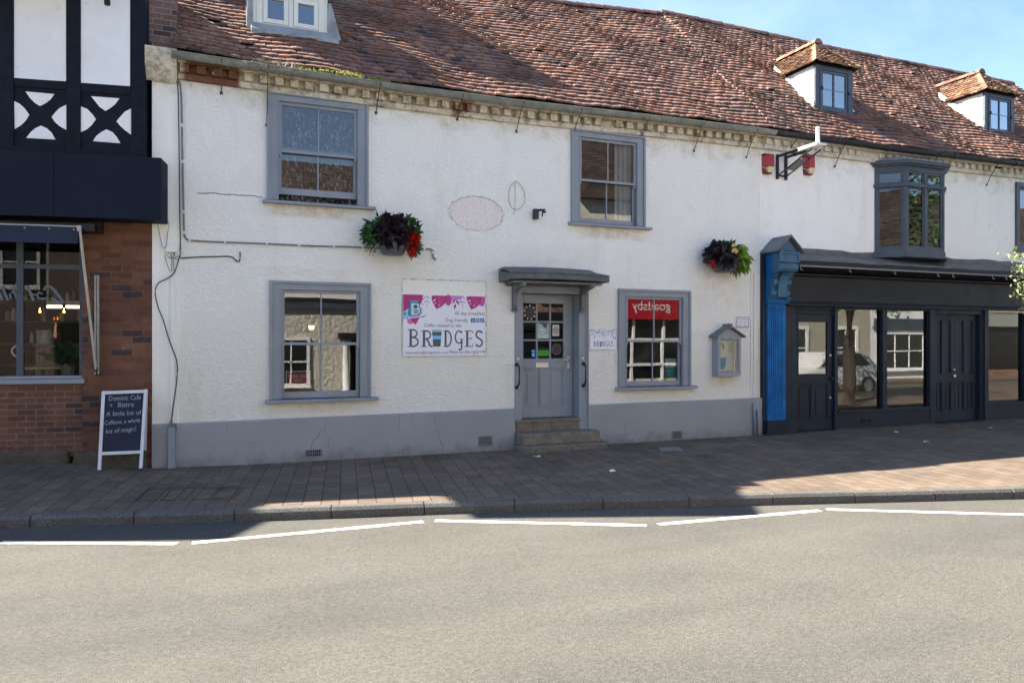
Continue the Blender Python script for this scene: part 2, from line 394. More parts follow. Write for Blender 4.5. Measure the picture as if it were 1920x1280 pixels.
def paving_mat():
    b = NB('block paving'); g = b.n.new('ShaderNodeNewGeometry'); b.P = g.outputs['Position']
    wob = b.noise(.7, 2); 
    X, Y, Z = b.xyz()
    v0 = b.comb(b.math('ADD', X, b.rng(wob, .3, .7, -.006, .006)), Y, 0.)
    vec = b.map(rot=(0, 0, rad(90+9.6)), vec=v0)
    br = b.brick(vec, (.112, .086, .068, 1), (.158, .122, .096, 1), (.040, .036, .034, 1), .27, .19, .006, .5, 0., .35)
    c = b.mix(1., br[0], b.mix(b.rng(b.noise(.8, 6, .6), .3, .7), (.78, .78, .80, 1), (1.2, 1.18, 1.12, 1)), 'MULTIPLY')
    c = b.mix(1., c, b.mix(b.rng(b.noise(95, 3, .8), .3, .7), (.72, .72, .72, 1), (1.3, 1.3, 1.3, 1)), 'MULTIPLY')
    c = b.mix(b.rng(b.noise(5, 5, .7), .70, .78, 0, .5), c, (.10, .09, .085, 1))
    spot = b.rng(b.voro(3.1), .035, .055, .55, 0.)
    c = b.mix(b.math('MULTIPLY', spot, b.rng(b.noise(1.9, 1), .52, .56)), c, (.42, .40, .38, 1))
    h = b.math('ADD', b.math('MULTIPLY', br[1], -1.4), b.math('MULTIPLY', b.noise(120, 3, .7), .55))
    h = b.math('ADD', h, b.math('MULTIPLY', b.noise(3.0, 3), .8))
    return b.done(c, .85, b.bump(h, .55, .008), .2)
def road_mat():
    b = NB('worn asphalt'); g = b.n.new('ShaderNodeNewGeometry'); b.P = g.outputs['Position']
    v = b.voro(95, 'F1', 'Color'); vd = b.voro(95)
    X, Y, Z = b.xyz()
    c = b.mix(b.rng(b.noise(.45, 6, .6), .32, .68), (.077, .075, .0695, 1), (.104, .101, .092, 1))
    # polished wheel tracks run along the street
    tr = b.noise(1., 3, .5, b.map((.04, .95, 1), (0, 0, rad(17))))
    c = b.mix(b.rng(tr, .40, .62, 0, .75), c, (.071, .0708, .069, 1))
    c = b.mix(b.rng(b.noise(.30, 4, .6, b.map((1, 2.2, 1), (0, 0, .3), (3, 1, 0))), .46, .60, 0, .45), c, (.109, .104, .094, 1))
    seam = b.math('ABSOLUTE', b.math('ADD', b.math('ADD', b.math('MULTIPLY', X, .30), Y), b.rng(b.noise(.8, 4), .3, .7, 7.30, 7.36)))
    c = b.mix(b.math('MULTIPLY', b.rng(seam, .004, .012, .55, 0.), b.rng(b.noise(.6, 3), .45, .52)), c, (.045, .042, .040, 1))
    x3 = b.xyz(v)[0]
    c = b.mix(1., c, b.mix(x3, (.75, .75, .76, 1), (1.23, 1.22, 1.20, 1)), 'MULTIPLY')
    c = b.mix(1., c, b.mix(b.rng(b.noise(38, 4, .7), .3, .7), (.86, .86, .87, 1), (1.13, 1.13, 1.12, 1)), 'MULTIPLY')
    c = b.mix(b.rng(b.noise(260, 2, .8), .62, .72, 0., .55), c, (.065, .06, .055, 1))
    oil = b.math('MULTIPLY', b.rng(b.noise(1.5, 5, .6, b.map((1, 1.6, 1))), .62, .72), b.rng(b.noise(22, 5, .7), .3, .7, .25, .7))
    c = b.mix(oil, c, (.095, .092, .098, 1))
    ch = b.voro(1.5, vec=b.map((1, 3.2, 1), (0, 0, rad(12))))
    c = b.mix(b.math('MULTIPLY', b.rng(ch, .018, .035, .7, 0.), b.rng(b.noise(1.2, 1), .48, .55)), c, (.05, .045, .045, 1))
    return b.done(c, .92, b.bump(b.math('ADD', vd, b.math('MULTIPLY', b.noise(240, 3, .8), .6)), .42, .008), .12)
def kerb_mat():
    b = NB('granite kerb'); g = b.n.new('ShaderNodeNewGeometry'); b.P = g.outputs['Position']
    n = b.noise(80, 4, .8)
    c = b.mix(b.rng(n, .40, .60), (.035, .034, .035, 1), (.17, .165, .155, 1))
    c = b.mix(b.rng(b.noise(2, 4), .35, .65, 0, .55), c, (.07, .065, .062, 1))
    return b.done(c, .75, b.bump(n, .8, .006), .35)
def concrete_mat(nm, col, v=.35, sc_=8, bs=60, bump=.6):
    b = NB(nm); g = b.n.new('ShaderNodeNewGeometry'); b.P = g.outputs['Position']
    c = b.mix(b.rng(b.noise(sc_, 7, .7), .3, .7), sc(col, 1-v), sc(col, 1+v))
    c = b.mix(b.rng(b.noise(bs, 4, .8), .58, .68, 0, .6), c, sc(col, .35))
    return b.done(c, .88, b.bump(b.noise(bs*.7, 5, .7), bump, .012), .2)
M['paving'] = paving_mat(); M['road'] = road_mat(); M['kerb'] = kerb_mat()
def marking_mat():
    b = NB('worn white road paint'); g = b.n.new('ShaderNodeNewGeometry'); b.P = g.outputs['Position']
    c = b.mix(b.rng(b.noise(6, 5, .65), .35, .65), (.50, .49, .43, 1), (.60, .585, .53, 1))
    c = b.mix(b.rng(b.noise(60, 5, .75), .53, .64, 0, .75), c, (.19, .18, .16, 1))
    c = b.mix(b.rng(b.noise(3.5, 6, .7), .60, .72, 0, .55), c, (.22, .21, .18, 1))
    return b.done(c, .8, b.bump(b.noise(110, 4, .7), .7, .008), .15)
M['marking'] = marking_mat()
M['step'] = concrete_mat('worn stone step', (.185, .165, .135, 1)); M['pebble'] = concrete_mat('pebbled concrete', (.16, .145, .12, 1), .4, 20, 38, 1.)
M['stone'] = concrete_mat('dirty stone base', (.085, .07, .052, 1), .4, 4, 50, .5)
M['pane'] = glass('old window glass', (.76, .82, .82, 1), 3.4, .011, 1.5)
M['paneclear'] = glass('clear display glass', (.88, .92, .90, 1), 1.1, .01, 1.5)
M['panedormer'] = glass('dormer window glass', (.60, .70, .80, 1), 7.0, .012, 2.0)
M['panedim'] = glass('bistro glass', (.80, .84, .84, 1), 1.1, .008, 1.2)
M['paneflat'] = glass('shop window glass', (.76, .82, .80, 1), 2.9, .008, 1.4)
M['panesky'] = glass('upper window glass', (.72, .80, .86, 1), 3.2, .02, 2.5)
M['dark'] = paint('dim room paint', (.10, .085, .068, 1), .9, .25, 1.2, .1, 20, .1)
M['roomlight'] = paint('pale room paint', (.42, .41, .36, 1), .9, .1, 1.2, .1, 20, .1)
M['void'] = paint('black void', (.006, .006, .007, 1), .9, .1, 2, .05, 20, .1)
M['tint'] = tinted('coloured print', .55, .04, 10, .02, 40, .35)
M['painted'] = tinted('painted pieces', .5, .1, 12, .1, 40, .4)
M['leaf'] = leafmat('leaf')
M['plastic'] = paint('grey planter plastic', (.075, .085, .09, 1), .45, .15, 5, .1, 40, .4)
M['cable'] = paint('black cable', (.035, .035, .038, 1), .5, .2, 10, .1, 40, .3)
M['conduit'] = paint('grey conduit', (.16, .165, .17, 1), .5, .25, 8, .1, 40, .4)
M['whiteplastic'] = paint('painted over box', (.76, .76, .73, 1), .6, .06, 6, .1, 40, .3)
M['airvent'] = paint('vent grille paint', (.17, .18, .20, 1), .6, .25, 20, .3, 60, .3)

# ------------------------------------------------------------------ the ground
def structure(o): o['kind'] = 'structure'; return o
mb = MB(); mb.add([(-150, -150, -.11), (150, -150, -.11), (150, 150, -.11), (-150, 150, -.11)], [(0, 1, 2, 3)])
structure(mb.build('road', M['road']))
mb = MB()
nx_, ny_ = 110, 9; vs = []
for i in range(nx_+1):
    x = lerp(-13.5, 28, i/nx_); k = kerb_y(x)+.127
    for j in range(ny_+1):
        y = lerp(k, max(0., k+.9), j/(ny_-1)) if j < ny_ else 8.
        vs.append((x, y, ground(x, y)))
mb.add(vs, [(i*(ny_+1)+j, (i+1)*(ny_+1)+j, (i+1)*(ny_+1)+j+1, i*(ny_+1)+j+1) for i in range(nx_) for j in range(ny_)])
structure(mb.build('pavement', M['paving']))
mb = MB(); x = -13.5
while x < 28:
    L = .915; x2 = x+L-.008
    a = Vector((x, kerb_y(x))); c_ = Vector((x2, kerb_y(x2))); t = (c_-a).normalized(); n = Vector((-t.y, t.x))
    dz = random.uniform(-.004, .004); off = random.uniform(-.004, .004)
    P = []
    prof = [(0, -.16), (-.006, -.03), (.018, .004), (.128, .006), (.128, -.16)]
    vs = []; fs = []
    for e in (a, c_):
        for d, z in prof:
            q = e+n*(d+off); vs.append((q.x, q.y, z+dz))
    m_ = len(prof)
    for i in range(m_): fs.append((i, i+m_, (i+1) % m_+m_, (i+1) % m_))
    fs += [tuple(range(m_)), tuple(range(2*m_-1, m_-1, -1))]
    mb.add(vs, [f[::-1] for f in fs]); x += L
structure(mb.build('kerb', M['kerb'], bevel=.006))
# white zigzag line beside the kerb
for k, (a, c_) in enumerate((((-5.2, -1.3), (-1.9, -2.80)), ((-1.73, -2.86), (-.27, -3.50)), ((-.15, -3.525), (1.96, -3.545)), ((2.08, -3.548), (3.93, -4.515)), ((4.06, -4.522), (5.98, -4.66)), ((6.08, -4.65), (7.80, -5.61)), ((7.95, -5.63), (9.9, -5.8)))):
    a = Vector(a); c_ = Vector(c_); t = (c_-a).normalized(); n = Vector((-t.y, t.x))*.048
    nseg = 24; vs = []
    for i in range(nseg+1):
        p = a+(c_-a)*i/nseg; w = 1+random.uniform(-.10, .10)
        vs += [(p.x+n.x*w, p.y+n.y*w, -.106), (p.x-n.x*w, p.y-n.y*w, -.106)]
    mb = MB(); mb.add(vs, [(2*i, 2*i+1, 2*i+3, 2*i+2) for i in range(nseg)])
    structure(mb.build('road_marking', M['marking']))
# ------------------------------------------------------------------ shared builders
ZG = [(-1, 5.365), (-.5, 5.36), (2.2, 5.31), (4.3, 5.31), (6.6, 5.355), (9.3, 5.39), (12.4, 5.385), (16, 5.43), (24, 5.43)]   # gutter line sags
def zg(x): return interp(x, ZG)
ZR = [(-1, 8.72), (4, 8.70), (6, 8.75), (7.5, 8.86), (9.2, 8.985), (9.35, 9.04), (11, 9.02), (14.5, 8.97), (18, 8.98), (24, 8.98)]
YE, YR = -.19, 3.40
TILES = [(.31, .185, .155), (.29, .165, .140), (.27, .155, .132), (.32, .20, .168), (.25, .148, .130), (.29, .165, .138), (.23, .145, .132), (.34, .225, .185), (.34, .175, .125)]
def tile_col(rnd):
    c = rnd.choice(TILES); k = rnd.uniform(.8, 1.1)
    if rnd.random() < .035: c = (.09, .075, .07)
    return (c[0]*k, c[1]*k, c[2]*k, 1)
def tiles(mb, P, U, V, N, umin, umax, length, gauge=.128, tw=.165, sag=None, seed=1, lift=1., colf=None):
    rnd = random.Random(seed); j = 0; v = 0.
    while v < length:
        lo, hi = umin(v), umax(v)
        u = lo-rnd.uniform(0, tw) if j else lo-.0
        u = lo-(tw*.5 if j % 2 else 0)-rnd.uniform(0, .02)
        while u < hi:
            a = max(u+rnd.uniform(.0, .006), lo); e = min(u+tw-rnd.uniform(0, .008), hi)
            u += tw
            if e-a < .03: continue
            r = rnd.random()
            tail = (.046+rnd.uniform(-.007, .009))*lift+(.03 if r < .006 else 0); th = .032*lift
            vt = v-rnd.uniform(-.006, .012); vh = v+gauge*1.35
            cam_ = rnd.uniform(.002, .008); tl = rnd.uniform(-.004, .004)
            col = colf(rnd) if colf else tile_col(rnd)
            vs = []
            for vv, hh in ((vh, .006), (vt, tail), (vt-.001, tail-th)):
                for q, uu in enumerate((a, (a+e)/2, e)):
                    h = hh+(cam_ if q == 1 else 0)+(q-1)*tl
                    if sag: h += sag(uu, max(vv, 0))
                    vs.append(tuple(P+U*uu+V*vv+N*h))
            mb.add(vs, [(3, 4, 1, 0), (4, 5, 2, 1), (6, 7, 4, 3), (7, 8, 5, 4), (0, 6, 3), (5, 8, 2)], col)
        v += gauge; j += 1
def main_roof(parent, x0, x1, seed):
    ze, zr = 5.46, 8.95
    V = Vector((0, YR-YE, zr-ze)); L = V.length; V.normalize(); N = Vector((0, -V.z, V.y))
    rn = random.Random(3); ph = [rn.uniform(0, 6) for _ in range(6)]
    def sag(u, v):
        x = u; k = v/L
        d = lerp(zg(x)+.09-ze, interp(x, ZR)-zr, k)*N.z*1.1
        d += .022*math.sin(x*1.7+ph[0])*math.sin(v*1.9+ph[1])+.014*math.sin(x*3.9+ph[2]+v*1.1)+.010*math.sin(v*4.3+ph[3]+x*.6)
        return d
    mb = MB(); tiles(mb, Vector((0, YE, ze)), Vector((1, 0, 0)), V, N, lambda v: x0, lambda v: x1, L-.03, sag=sag, seed=seed)
    roof = mb.build('roof', M['tile'], parent)
    mb = MB(); n_ = int((x1-x0)/.3); rows = []
    for i in range(n_+1):
        x = lerp(x0, x1, i/n_); row = []
        for k in range(9):
            v = L*k/8; row.append(Vector((x, YE+.03, ze))+V*v+N*(sag(x, v)-.012))
        zt = interp(x, ZR); row += [Vector((x, 2*YR+.3, ze-.12)), Vector((x, 2*YR+.3, ze-.2)), Vector((x, .06, ze-.17))]; rows.append([tuple(q) for q in row])
    m_ = len(rows[0]); mb.add([q for r_ in rows for q in r_], [(i*m_+k, i*m_+(k+1) % m_, (i+1)*m_+(k+1) % m_, (i+1)*m_+k) for i in range(n_) for k in range(m_)]+[tuple(range(m_)), tuple(range(n_*m_+m_-1, n_*m_-1, -1))])
    # the hidden rear slope and boarding under the tiles
    mb.build('roof_deck', M['deck'], roof)
    mb = MB(); rnd = random.Random(seed+1); x = x0
    while x < x1:
        e = min(x+.33, x1); z = interp((x+e)/2, ZR)
        col = tile_col(rnd); vs = []
        for xx, rr in ((x, .115), (e+.01, .125)):
            for k in range(9):
                th = math.pi*k/8; vs.append((xx, YR+rr*math.cos(th)*1.1, z-.055+rr*math.sin(th)+rnd.uniform(-.003, .003)))
        mb.add(vs, [(k, k+1, k+10, k+9) for k in range(8)]+[tuple(range(9)), tuple(range(17, 8, -1))], col)
        x = e
    mb.build('ridge_tiles', M['tile'], roof)
    return roof
def gutter(parent, x0, x1, mat, stays, staymat, y=-.235):
    n = max(2, int((x1-x0)/.25)); vs = []; fs = []; m = 11
    for i in range(n+1):
        x = lerp(x0, x1, i/n); z = zg(x)+.03
        for k in range(m):
            th = math.pi+math.pi*k/(m-1); vs.append((x, y-.062*math.cos(th)*-1, z+.066*math.sin(th)))
    for i in range(n):
        for k in range(m-1): fs.append((i*m+k, i*m+k+1, (i+1)*m+k+1, (i+1)*m+k))
    mb = MB(); mb.add(vs, fs)
    # rolled front lip
    mb.tube([(lerp(x0, x1, i/n), y-.062, zg(lerp(x0, x1, i/n))+.031) for i in range(n+1)], .008, 6)
    xx = x0+.9
    while xx < x1:                               # union collars
        z = zg(xx)+.03; vs = []
        for q in (-.035, .035):
            for k in range(m):
                th = math.pi+math.pi*k/(m-1); vs.append((xx+q, y+.068*math.cos(th), z+.073*math.sin(th)))
        mb.add(vs, [(k, k+1, k+1+m, k+m) for k in range(m-1)]); xx += 1.83
    g = mb.build('gutter', mat, parent, smooth=True)
    mo = g.modifiers.new('thick', 'SOLIDIFY'); mo.thickness = .006; mo.offset = 1
    for x, zb in stays:
        z = zg(x)
        mb = MB(); mb.tube([(x, -.012, zb), (x+.005, -.09, lerp(zb, z, .42)), (x, y-.01, z-.038), (x, y-.072, z+.0), (x, y-.072, z+.05)], .0075, 6)
        mb.lathe([(0, zb-.025), (.02, zb-.02), (.02, zb+.02), (0, zb+.025)], x, -.005, 8, 1, .4)
        mb.build('gutter_stay', staymat, g)
    return g
def cornice(parent, x0, x1, mat, seed, d0=.085):
    rnd = random.Random(seed); mb = MB(); x = x0
    def e(x): return zg(x)-5.34
    while x < x1-1e-6:
        x2 = min(x+.45, x1); za, zb = e(x), e(x2)
        for (y, z0, z1) in ((-.055, 5.105, 5.185), (-.022, 5.185, 5.295), (-.145, 5.297, 5.375)):
            j = rnd.uniform(-.004, .004)
            mb.hexa([(x, y+j, z0+za), (x2, y+j, z0+zb), (x2, .02, z0+zb), (x, .02, z0+za), (x, y+j, z1+za), (x2, y+j, z1+zb), (x2, .02, z1+zb), (x, .02, z1+za)])
        x = x2
    x = x0+.03
    while x < x1-.12:
        w = .115+rnd.uniform(-.008, .008); j = rnd.uniform(-.012, .006); z = e(x)
        if rnd.random() > .03:
            mb.box(x, x+w, -d0+j-.02, -.015, 5.188+z+rnd.uniform(-.003, .004), 5.293+z)
        x += .198
    return mb.build('cornice', mat, parent, bevel=.007)
def wall_holes(mb, x0, x1, z0, z1, holes, y0=0., y1=.32):
    xs = sorted(set([x0, x1]+[h[0] for h in holes]+[h[1] for h in holes]))
    zs = sorted(set([z0, z1]+[h[2] for h in holes]+[h[3] for h in holes]))
    xs = [x for x in xs if x0 <= x <= x1]; zs = [z for z in zs if z0 <= z <= z1]
    def inh(x, z): return any(h[0] < x < h[1] and h[2] < z < h[3] for h in holes)
    for a, b in zip(xs, xs[1:]):
        for c, d in zip(zs, zs[1:]):
            if inh((a+b)/2, (c+d)/2): continue
            mb.add([(a, y0, c), (b, y0, c), (b, y0, d), (a, y0, d)], [(0, 1, 2, 3)])
            mb.add([(a, y1, c), (b, y1, c), (b, y1, d), (a, y1, d)], [(3, 2, 1, 0)])
    for (a, b, c, d) in holes:
        mb.add([(a, y0, c), (a, y1, c), (a, y1, d), (a, y0, d)], [(0, 1, 2, 3)])
        mb.add([(b, y0, c), (b, y1, c), (b, y1, d), (b, y0, d)], [(3, 2, 1, 0)])
        mb.add([(a, y0, d), (b, y0, d), (b, y1, d), (a, y1, d)], [(0, 1, 2, 3)])
        mb.add([(a, y0, c), (b, y0, c), (b, y1, c), (a, y1, c)], [(3, 2, 1, 0)])
    mb.add([(x0, y0, z0), (x0, y1, z0), (x0, y1, z1), (x0, y0, z1)], [(3, 2, 1, 0)])
    mb.add([(x1, y0, z0), (x1, y1, z0), (x1, y1, z1), (x1, y0, z1)], [(0, 1, 2, 3)])
    mb.add([(x0, y0, z1), (x1, y0, z1), (x1, y1, z1), (x0, y1, z1)], [(0, 1, 2, 3)])
def room(parent, x0, x1, y0, y1, z0, z1, mat, name='interior'):
    mb = MB()
    mb.add([(x0, y1, z0), (x1, y1, z0), (x1, y1, z1), (x0, y1, z1)], [(0, 1, 2, 3)])
    for x in (x0, x1): mb.add([(x, y0, z0), (x, y1, z0), (x, y1, z1), (x, y0, z1)], [(0, 1, 2, 3)])
    for z in (z0, z1): mb.add([(x0, y0, z), (x1, y0, z), (x1, y1, z), (x0, y1, z)], [(0, 1, 2, 3)])
    return mb.build(name, mat, parent)
def sash(parent, x0, x1, z0, z1, opened=0., sill=(.055, .1)):
    """box sash window: x0..x1, z0..z1 are the outer edges of the frame; z0 is the top of the sill"""
    mb = MB()
    mb.frame(x0, x1, z0, z1, .034, -.052, .02, wb=.0001)                   # outer moulding
    mb.frame(x0+.034, x1-.034, z0, z1-.034, .105, -.026, .03, wb=.0001, wt=.068)   # flat box lining
    mb.frame(x0+.139, x1-.139, z0, z1-.102, .016, -.036, .03, wb=.0001, wt=.016)   # parting bead
    w = mb.build('sash_window', M['grey'], parent, bevel=.004)
    a, b, c, d = x0+.155, x1-.155, z0, z1-.118
    zm = (c+d)/2+.01
    mb = MB(); y = .004
    mb.frame(a, b, zm-.022, d, .046, y, y+.04, wb=.038, wt=.046)
    mb.box((a+b)/2-.010, (a+b)/2+.010, y+.004, y+.036, zm+.016, d-.046)
    for q in (a+.0, b-.046): mb.prism([(q, zm-.022), (q+.046, zm-.022), (q+.036, zm-.075), (q+.012, zm-.075)], y+.002, y+.038)   # sash horns
    mb.build('upper_sash', M['grey'], w, bevel=.003)
    mb = MB(); y2 = .050; o = opened
    mb.frame(a, b, c+o, zm+.02+o*.2, .046, y2, y2+.04, wb=.092, wt=.036)
    mb.box((a+b)/2-.010, (a+b)/2+.010, y2+.004, y2+.036, c+.092+o, zm-.016+o*.2)
    mb.build('lower_sash', M['grey'], w, bevel=.003)
    mb = MB(); g = M['pane']
    mb.box(a+.04, (a+b)/2-.006, y+.018, y+.021, zm+.01, d-.04); mb.box((a+b)/2+.006, b-.04, y+.018, y+.021, zm+.01, d-.04)
    mb.box(a+.04, (a+b)/2-.006, y2+.018, y2+.021, c+.085+o, zm-.012+o*.2); mb.box((a+b)/2+.006, b-.04, y2+.018, y2+.021, c+.085+o, zm-.012+o*.2)
    # glass sheets: keep only their street side faces
    mb.f = [f for i, f in enumerate(mb.f) if i % 6 == 2]
    mb.build('pane', g, w)
    mb = MB(); s0, s1 = sill
    mb.prism_x([(-.105, z0-.052), (.02, z0-.052), (.02, z0-.001), (-.03, z0-.001), (-.105, z0-.014)], x0-s0, x1+s1)
    mb.build('sill', M['grey'], w, bevel=.005)
    return w
def text2d(s, cache={}):
    if s in cache: return cache[s]
    cu = bpy.data.curves.new('t', 'FONT'); cu.body = s; cu.size = 1; cu.resolution_u = 3; cu.fill_mode = 'FRONT'
    ob = bpy.data.objects.new('t', cu); C.objects.link(ob)
    bpy.context.view_layer.update()
    dg = bpy.context.evaluated_depsgraph_get(); me = bpy.data.meshes.new_from_object(ob.evaluated_get(dg))
    r = ([(v.co.x, v.co.y) for v in me.vertices], [tuple(p.vertices) for p in me.polygons])
    bpy.data.objects.remove(ob); bpy.data.curves.remove(cu); bpy.data.meshes.remove(me)
    cache[s] = r; return r
def put_text(mb, s, x0, x1, z, cap, y, col, shear=0., mirror=False, rise=0.):
    vs, fs = text2d(s)
    if not vs: return
    hx = [v[1] for v in text2d('H')[0]]; ch = max(hx)
    a = min(v[0] for v in vs); b = max(v[0] for v in vs); k = (x1-x0)/(b-a)
    out = []
    for vx, vy in vs:
        q = (vx-a)*k; h = vy*cap/ch
        q += h*shear
        px = x1-q if mirror else x0+q
        out.append((px, y, z+h+rise*(q/(x1-x0))))
    mb.add(out, [f[::-1] for f in fs] if mirror else fs, col)
def arc(cx, cy, rx, ry, a0, a1, n=12): return [(cx+rx*math.cos(rad(lerp(a0, a1, i/n))), cy+ry*math.sin(rad(lerp(a0, a1, i/n)))) for i in range(n+1)]
GL = {   # slab-serif capitals in a box 1 high: strokes as (points, half width)
 'B': (.50, [([(.14, 0), (.14, 1)], .055), ([(0, .02), (.22, .02)], .02), ([(0, .98), (.22, .98)], .02), ([(.14, .975)]+arc(.24, .765, .20, .21, 90, -90)+[(.14, .555)], .034), ([(.14, .54)]+arc(.24, .285, .25, .26, 90, -90)+[(.14, .025)], .036)]),
 'R': (.54, [([(.14, 0), (.14, 1)], .055), ([(0, .02), (.27, .02)], .02), ([(0, .98), (.22, .98)], .02), ([(.14, .975)]+arc(.25, .73, .20, .245, 90, -90)+[(.14, .485)], .034), ([(.26, .48), (.36, .30), (.40, .12), (.47, .03), (.56, .035)], .04)]),
 'D': (.48, [([(.13, 0), (.13, 1)], .055), ([(0, .02), (.2, .02)], .02), ([(0, .98), (.2, .98)], .02), ([(.13, .975)]+arc(.20, .5, .24, .475, 90, -90, 18)+[(.13, .025)], .04)]),
 'G': (.50, [(arc(.25, .60, .21, .38, 40, 270, 18)[:]+[(.34, .25), (.40, .35)], .04), ([(.41, .84), (.41, .98)], .02), ([(.28, .47), (.50, .47)], .02), ([(.41, .47), (.41, .0), (.38, -.14), (.30, -.20), (.22, -.16)], .045)]),
 'E': (.44, [([(.13, 0), (.13, 1)], .055), ([(0, .02), (.42, .02)], .022), ([(0, .98), (.41, .98)], .022), ([(.13, .52), (.34, .52)], .02), ([(.41, .98), (.41, .84)], .018), ([(.42, .02), (.42, .17)], .018), ([(.34, .44), (.34, .60)], .016)]),
 'S': (.42, [(arc(.21, .76, .17, .22, 30, 200, 14)+[(.07, .62), (.20, .52), (.33, .42)]+arc(.20, .25, .18, .23, 35, -150, 14), .045), ([(.37, .80), (.37, .98)], .018), ([(.03, .03), (.03, .22)], .018)]),
}
def serif(mb, ch, x0, x1, z0, z1, y, col):
    w, strokes = GL[ch]
    for i, (p, hw) in enumerate(strokes):
        kx = (x1-x0)/w; kz = z1-z0
        mb.ribbon([(x0+a*kx, z0+b*kz) for a, b in p], hw*kx, y-i*.0002, col)
def leafs(mb, n, cen, size, cols, rnd, droop=0., out=None, aspect=.45):
    for _ in range(n):
        p = Vector(cen(rnd)); L = size*rnd.uniform(.6, 1.35)
        d = Vector((rnd.gauss(0, 1), rnd.gauss(0, 1), rnd.gauss(0, .8)-droop))
        if out is not None: d += (p-Vector(out)).normalized()*1.3
        d.normalize(); s_ = d.cross(Vector((rnd.gauss(0, 1), rnd.gauss(0, 1), rnd.gauss(0, 1)))).normalized()*L*aspect*.5
        nn = d.cross(s_).normalized(); k = rnd.uniform(-.18, .18)*L
        c = rnd.choice(cols); q = rnd.uniform(.65, 1.3); c = (c[0]*q, c[1]*q, c[2]*q, 1)
        mb.add([p, p+d*L*.5+s_+nn*k, p+d*L+Vector((0, 0, -droop*L*.3)), p+d*L*.5-s_+nn*k], [(0, 1, 2), (0, 2, 3)], c)

# ------------------------------------------------------------------ the white house
house = thing('rendered_house', 'white rendered two storey cafe house with grey sash windows, grey plinth and red tiled roof', 'house', (4.25, 0, 0))
W1 = (.754, 2.15, .885, 2.516); W2 = (.719, 2.112, 3.625, 5.115); W3 = (5.38, 6.761, 3.60, 5.11); W4 = (6.247, 7.674, .925, 2.552)
DR = (4.40, 5.665, -.2, 2.56)
holes = [(w[0]+.05, w[1]-.05, w[2]-.02, w[3]-.05) for w in (W1, W2, W3, W4)]+[DR]
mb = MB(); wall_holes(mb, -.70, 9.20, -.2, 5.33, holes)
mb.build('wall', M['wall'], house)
mb = MB()    # return at the party wall corner and the plain block that carries the brick pier
mb.prism_x([(-.16, 5.36), (-.16, 5.47), (.3, 5.47), (.3, 5.335), (-.03, 5.335), (-.03, 5.06), (-.12, 5.20)], -.775, -.40)
mb.build('corner_corbel', M['cornice'], house, bevel=.006)
mb = MB()
def plinth(mb, x0, x1, za, zb):
    n = int((x1-x0)/.3)+1; rnd = random.Random(5)
    for i in range(n):
        a, b = lerp(x0, x1, i/n), lerp(x0, x1, (i+1)/n); z1, z2 = lerp(za, zb, i/n), lerp(za, zb, (i+1)/n)
        y = -.048
        mb.hexa([(a, y-.004, -.2), (b, y-.004, -.2), (b, .03, -.2), (a, .03, -.2), (a, y, z1-.018), (b, y, z2-.018), (b, .03, z2-.018), (a, .03, z1-.018)])
        mb.hexa([(a, y, z1-.018), (b, y, z2-.018), (b, .03, z2-.018), (a, .03, z1-.018), (a, y+.02, z1), (b, y+.02, z2), (b, .03, z2), (a, .03, z1)])
plinth(mb, -.70, 4.385, .605, .640); mb.build('plinth', M['plinth'], house)
mb = MB(); plinth(mb, 5.68, 9.235, .655, .668); mb.build('plinth', M['plinth'], house)
sash(house, *W1); sash(house, *W2, opened=.10); sash(house, *W3); sash(house, *W4)
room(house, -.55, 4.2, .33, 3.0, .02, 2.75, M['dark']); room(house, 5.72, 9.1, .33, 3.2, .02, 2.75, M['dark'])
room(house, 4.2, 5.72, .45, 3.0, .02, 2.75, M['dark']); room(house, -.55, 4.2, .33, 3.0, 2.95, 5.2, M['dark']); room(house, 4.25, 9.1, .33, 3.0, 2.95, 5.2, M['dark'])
main_roof(house, -.43, 9.27, 3)
mb = MB(); mb.box(-.78, -.41, .10, .95, 5.47, 6.12); mb.box(-.77, -.42, .42, .94, 6.121, 6.56)
mb.build('brick_pier', brick_mat('sooty brick', (.135, .085, .075, 1), (.19, .12, .10, 1), (.20, .18, .165, 1)), house, bevel=.01)
mb = MB(); mb.box(-.69, 9.2, 6.6, 6.9, -.1, 5.3); mb.box(-.69, -.40, .32, 6.6, -.1, 5.3); mb.box(8.95, 9.195, .32, 6.6, -.1, 5.3)
mb.build('rear_wall', M['plaster'], house)
cornice(house, -.395, 9.235, M['cornice'], 11)
st = [(FX(px), FZ(px, py)) for px, py in ((415, 175), (500, 235), (705, 212), (857, 224), (968, 247), (1075, 252), (1200, 262), (1301, 283), (1399, 295))]
gutter(house, -.46, 9.33, M['gutter'], st, M['iron'])

# front door
yd = .20
mb = MB()
mb.box(4.40, 4.525, -.012, .30, -.1, 2.44); mb.box(5.525, 5.665, -.012, .30, -.1, 2.44); mb.box(4.40, 5.665, -.012, .30, 2.442, 2.57)
mb.box(4.525, 4.548, .245, .29, .45, 2.44); mb.box(5.502, 5.525, .245, .29, .45, 2.44)
mb.box(4.37, 5.70, -.04, -.006, 2.50, 2.60); mb.box(4.39, 5.68, -.028, -.006, 2.455, 2.498)
mb.box(5.675, 5.70, -.022, .02, .66, 2.50); mb.box(5.645, 5.662, -.03, -.013, .66, 2.45)
dfr = mb.build('door_frame', M['grey'], house, bevel=.004)
X0, X1, Z0, Z1 = 4.532, 5.516, .458, 2.436
mb = MB(); gl = []
lx, rx, bz, tz = 4.636, 5.352, 1.405, 2.292
mb.box(X0, lx, yd, yd+.045, Z0, Z1); mb.box(rx, X1, yd, yd+.045, Z0, Z1)
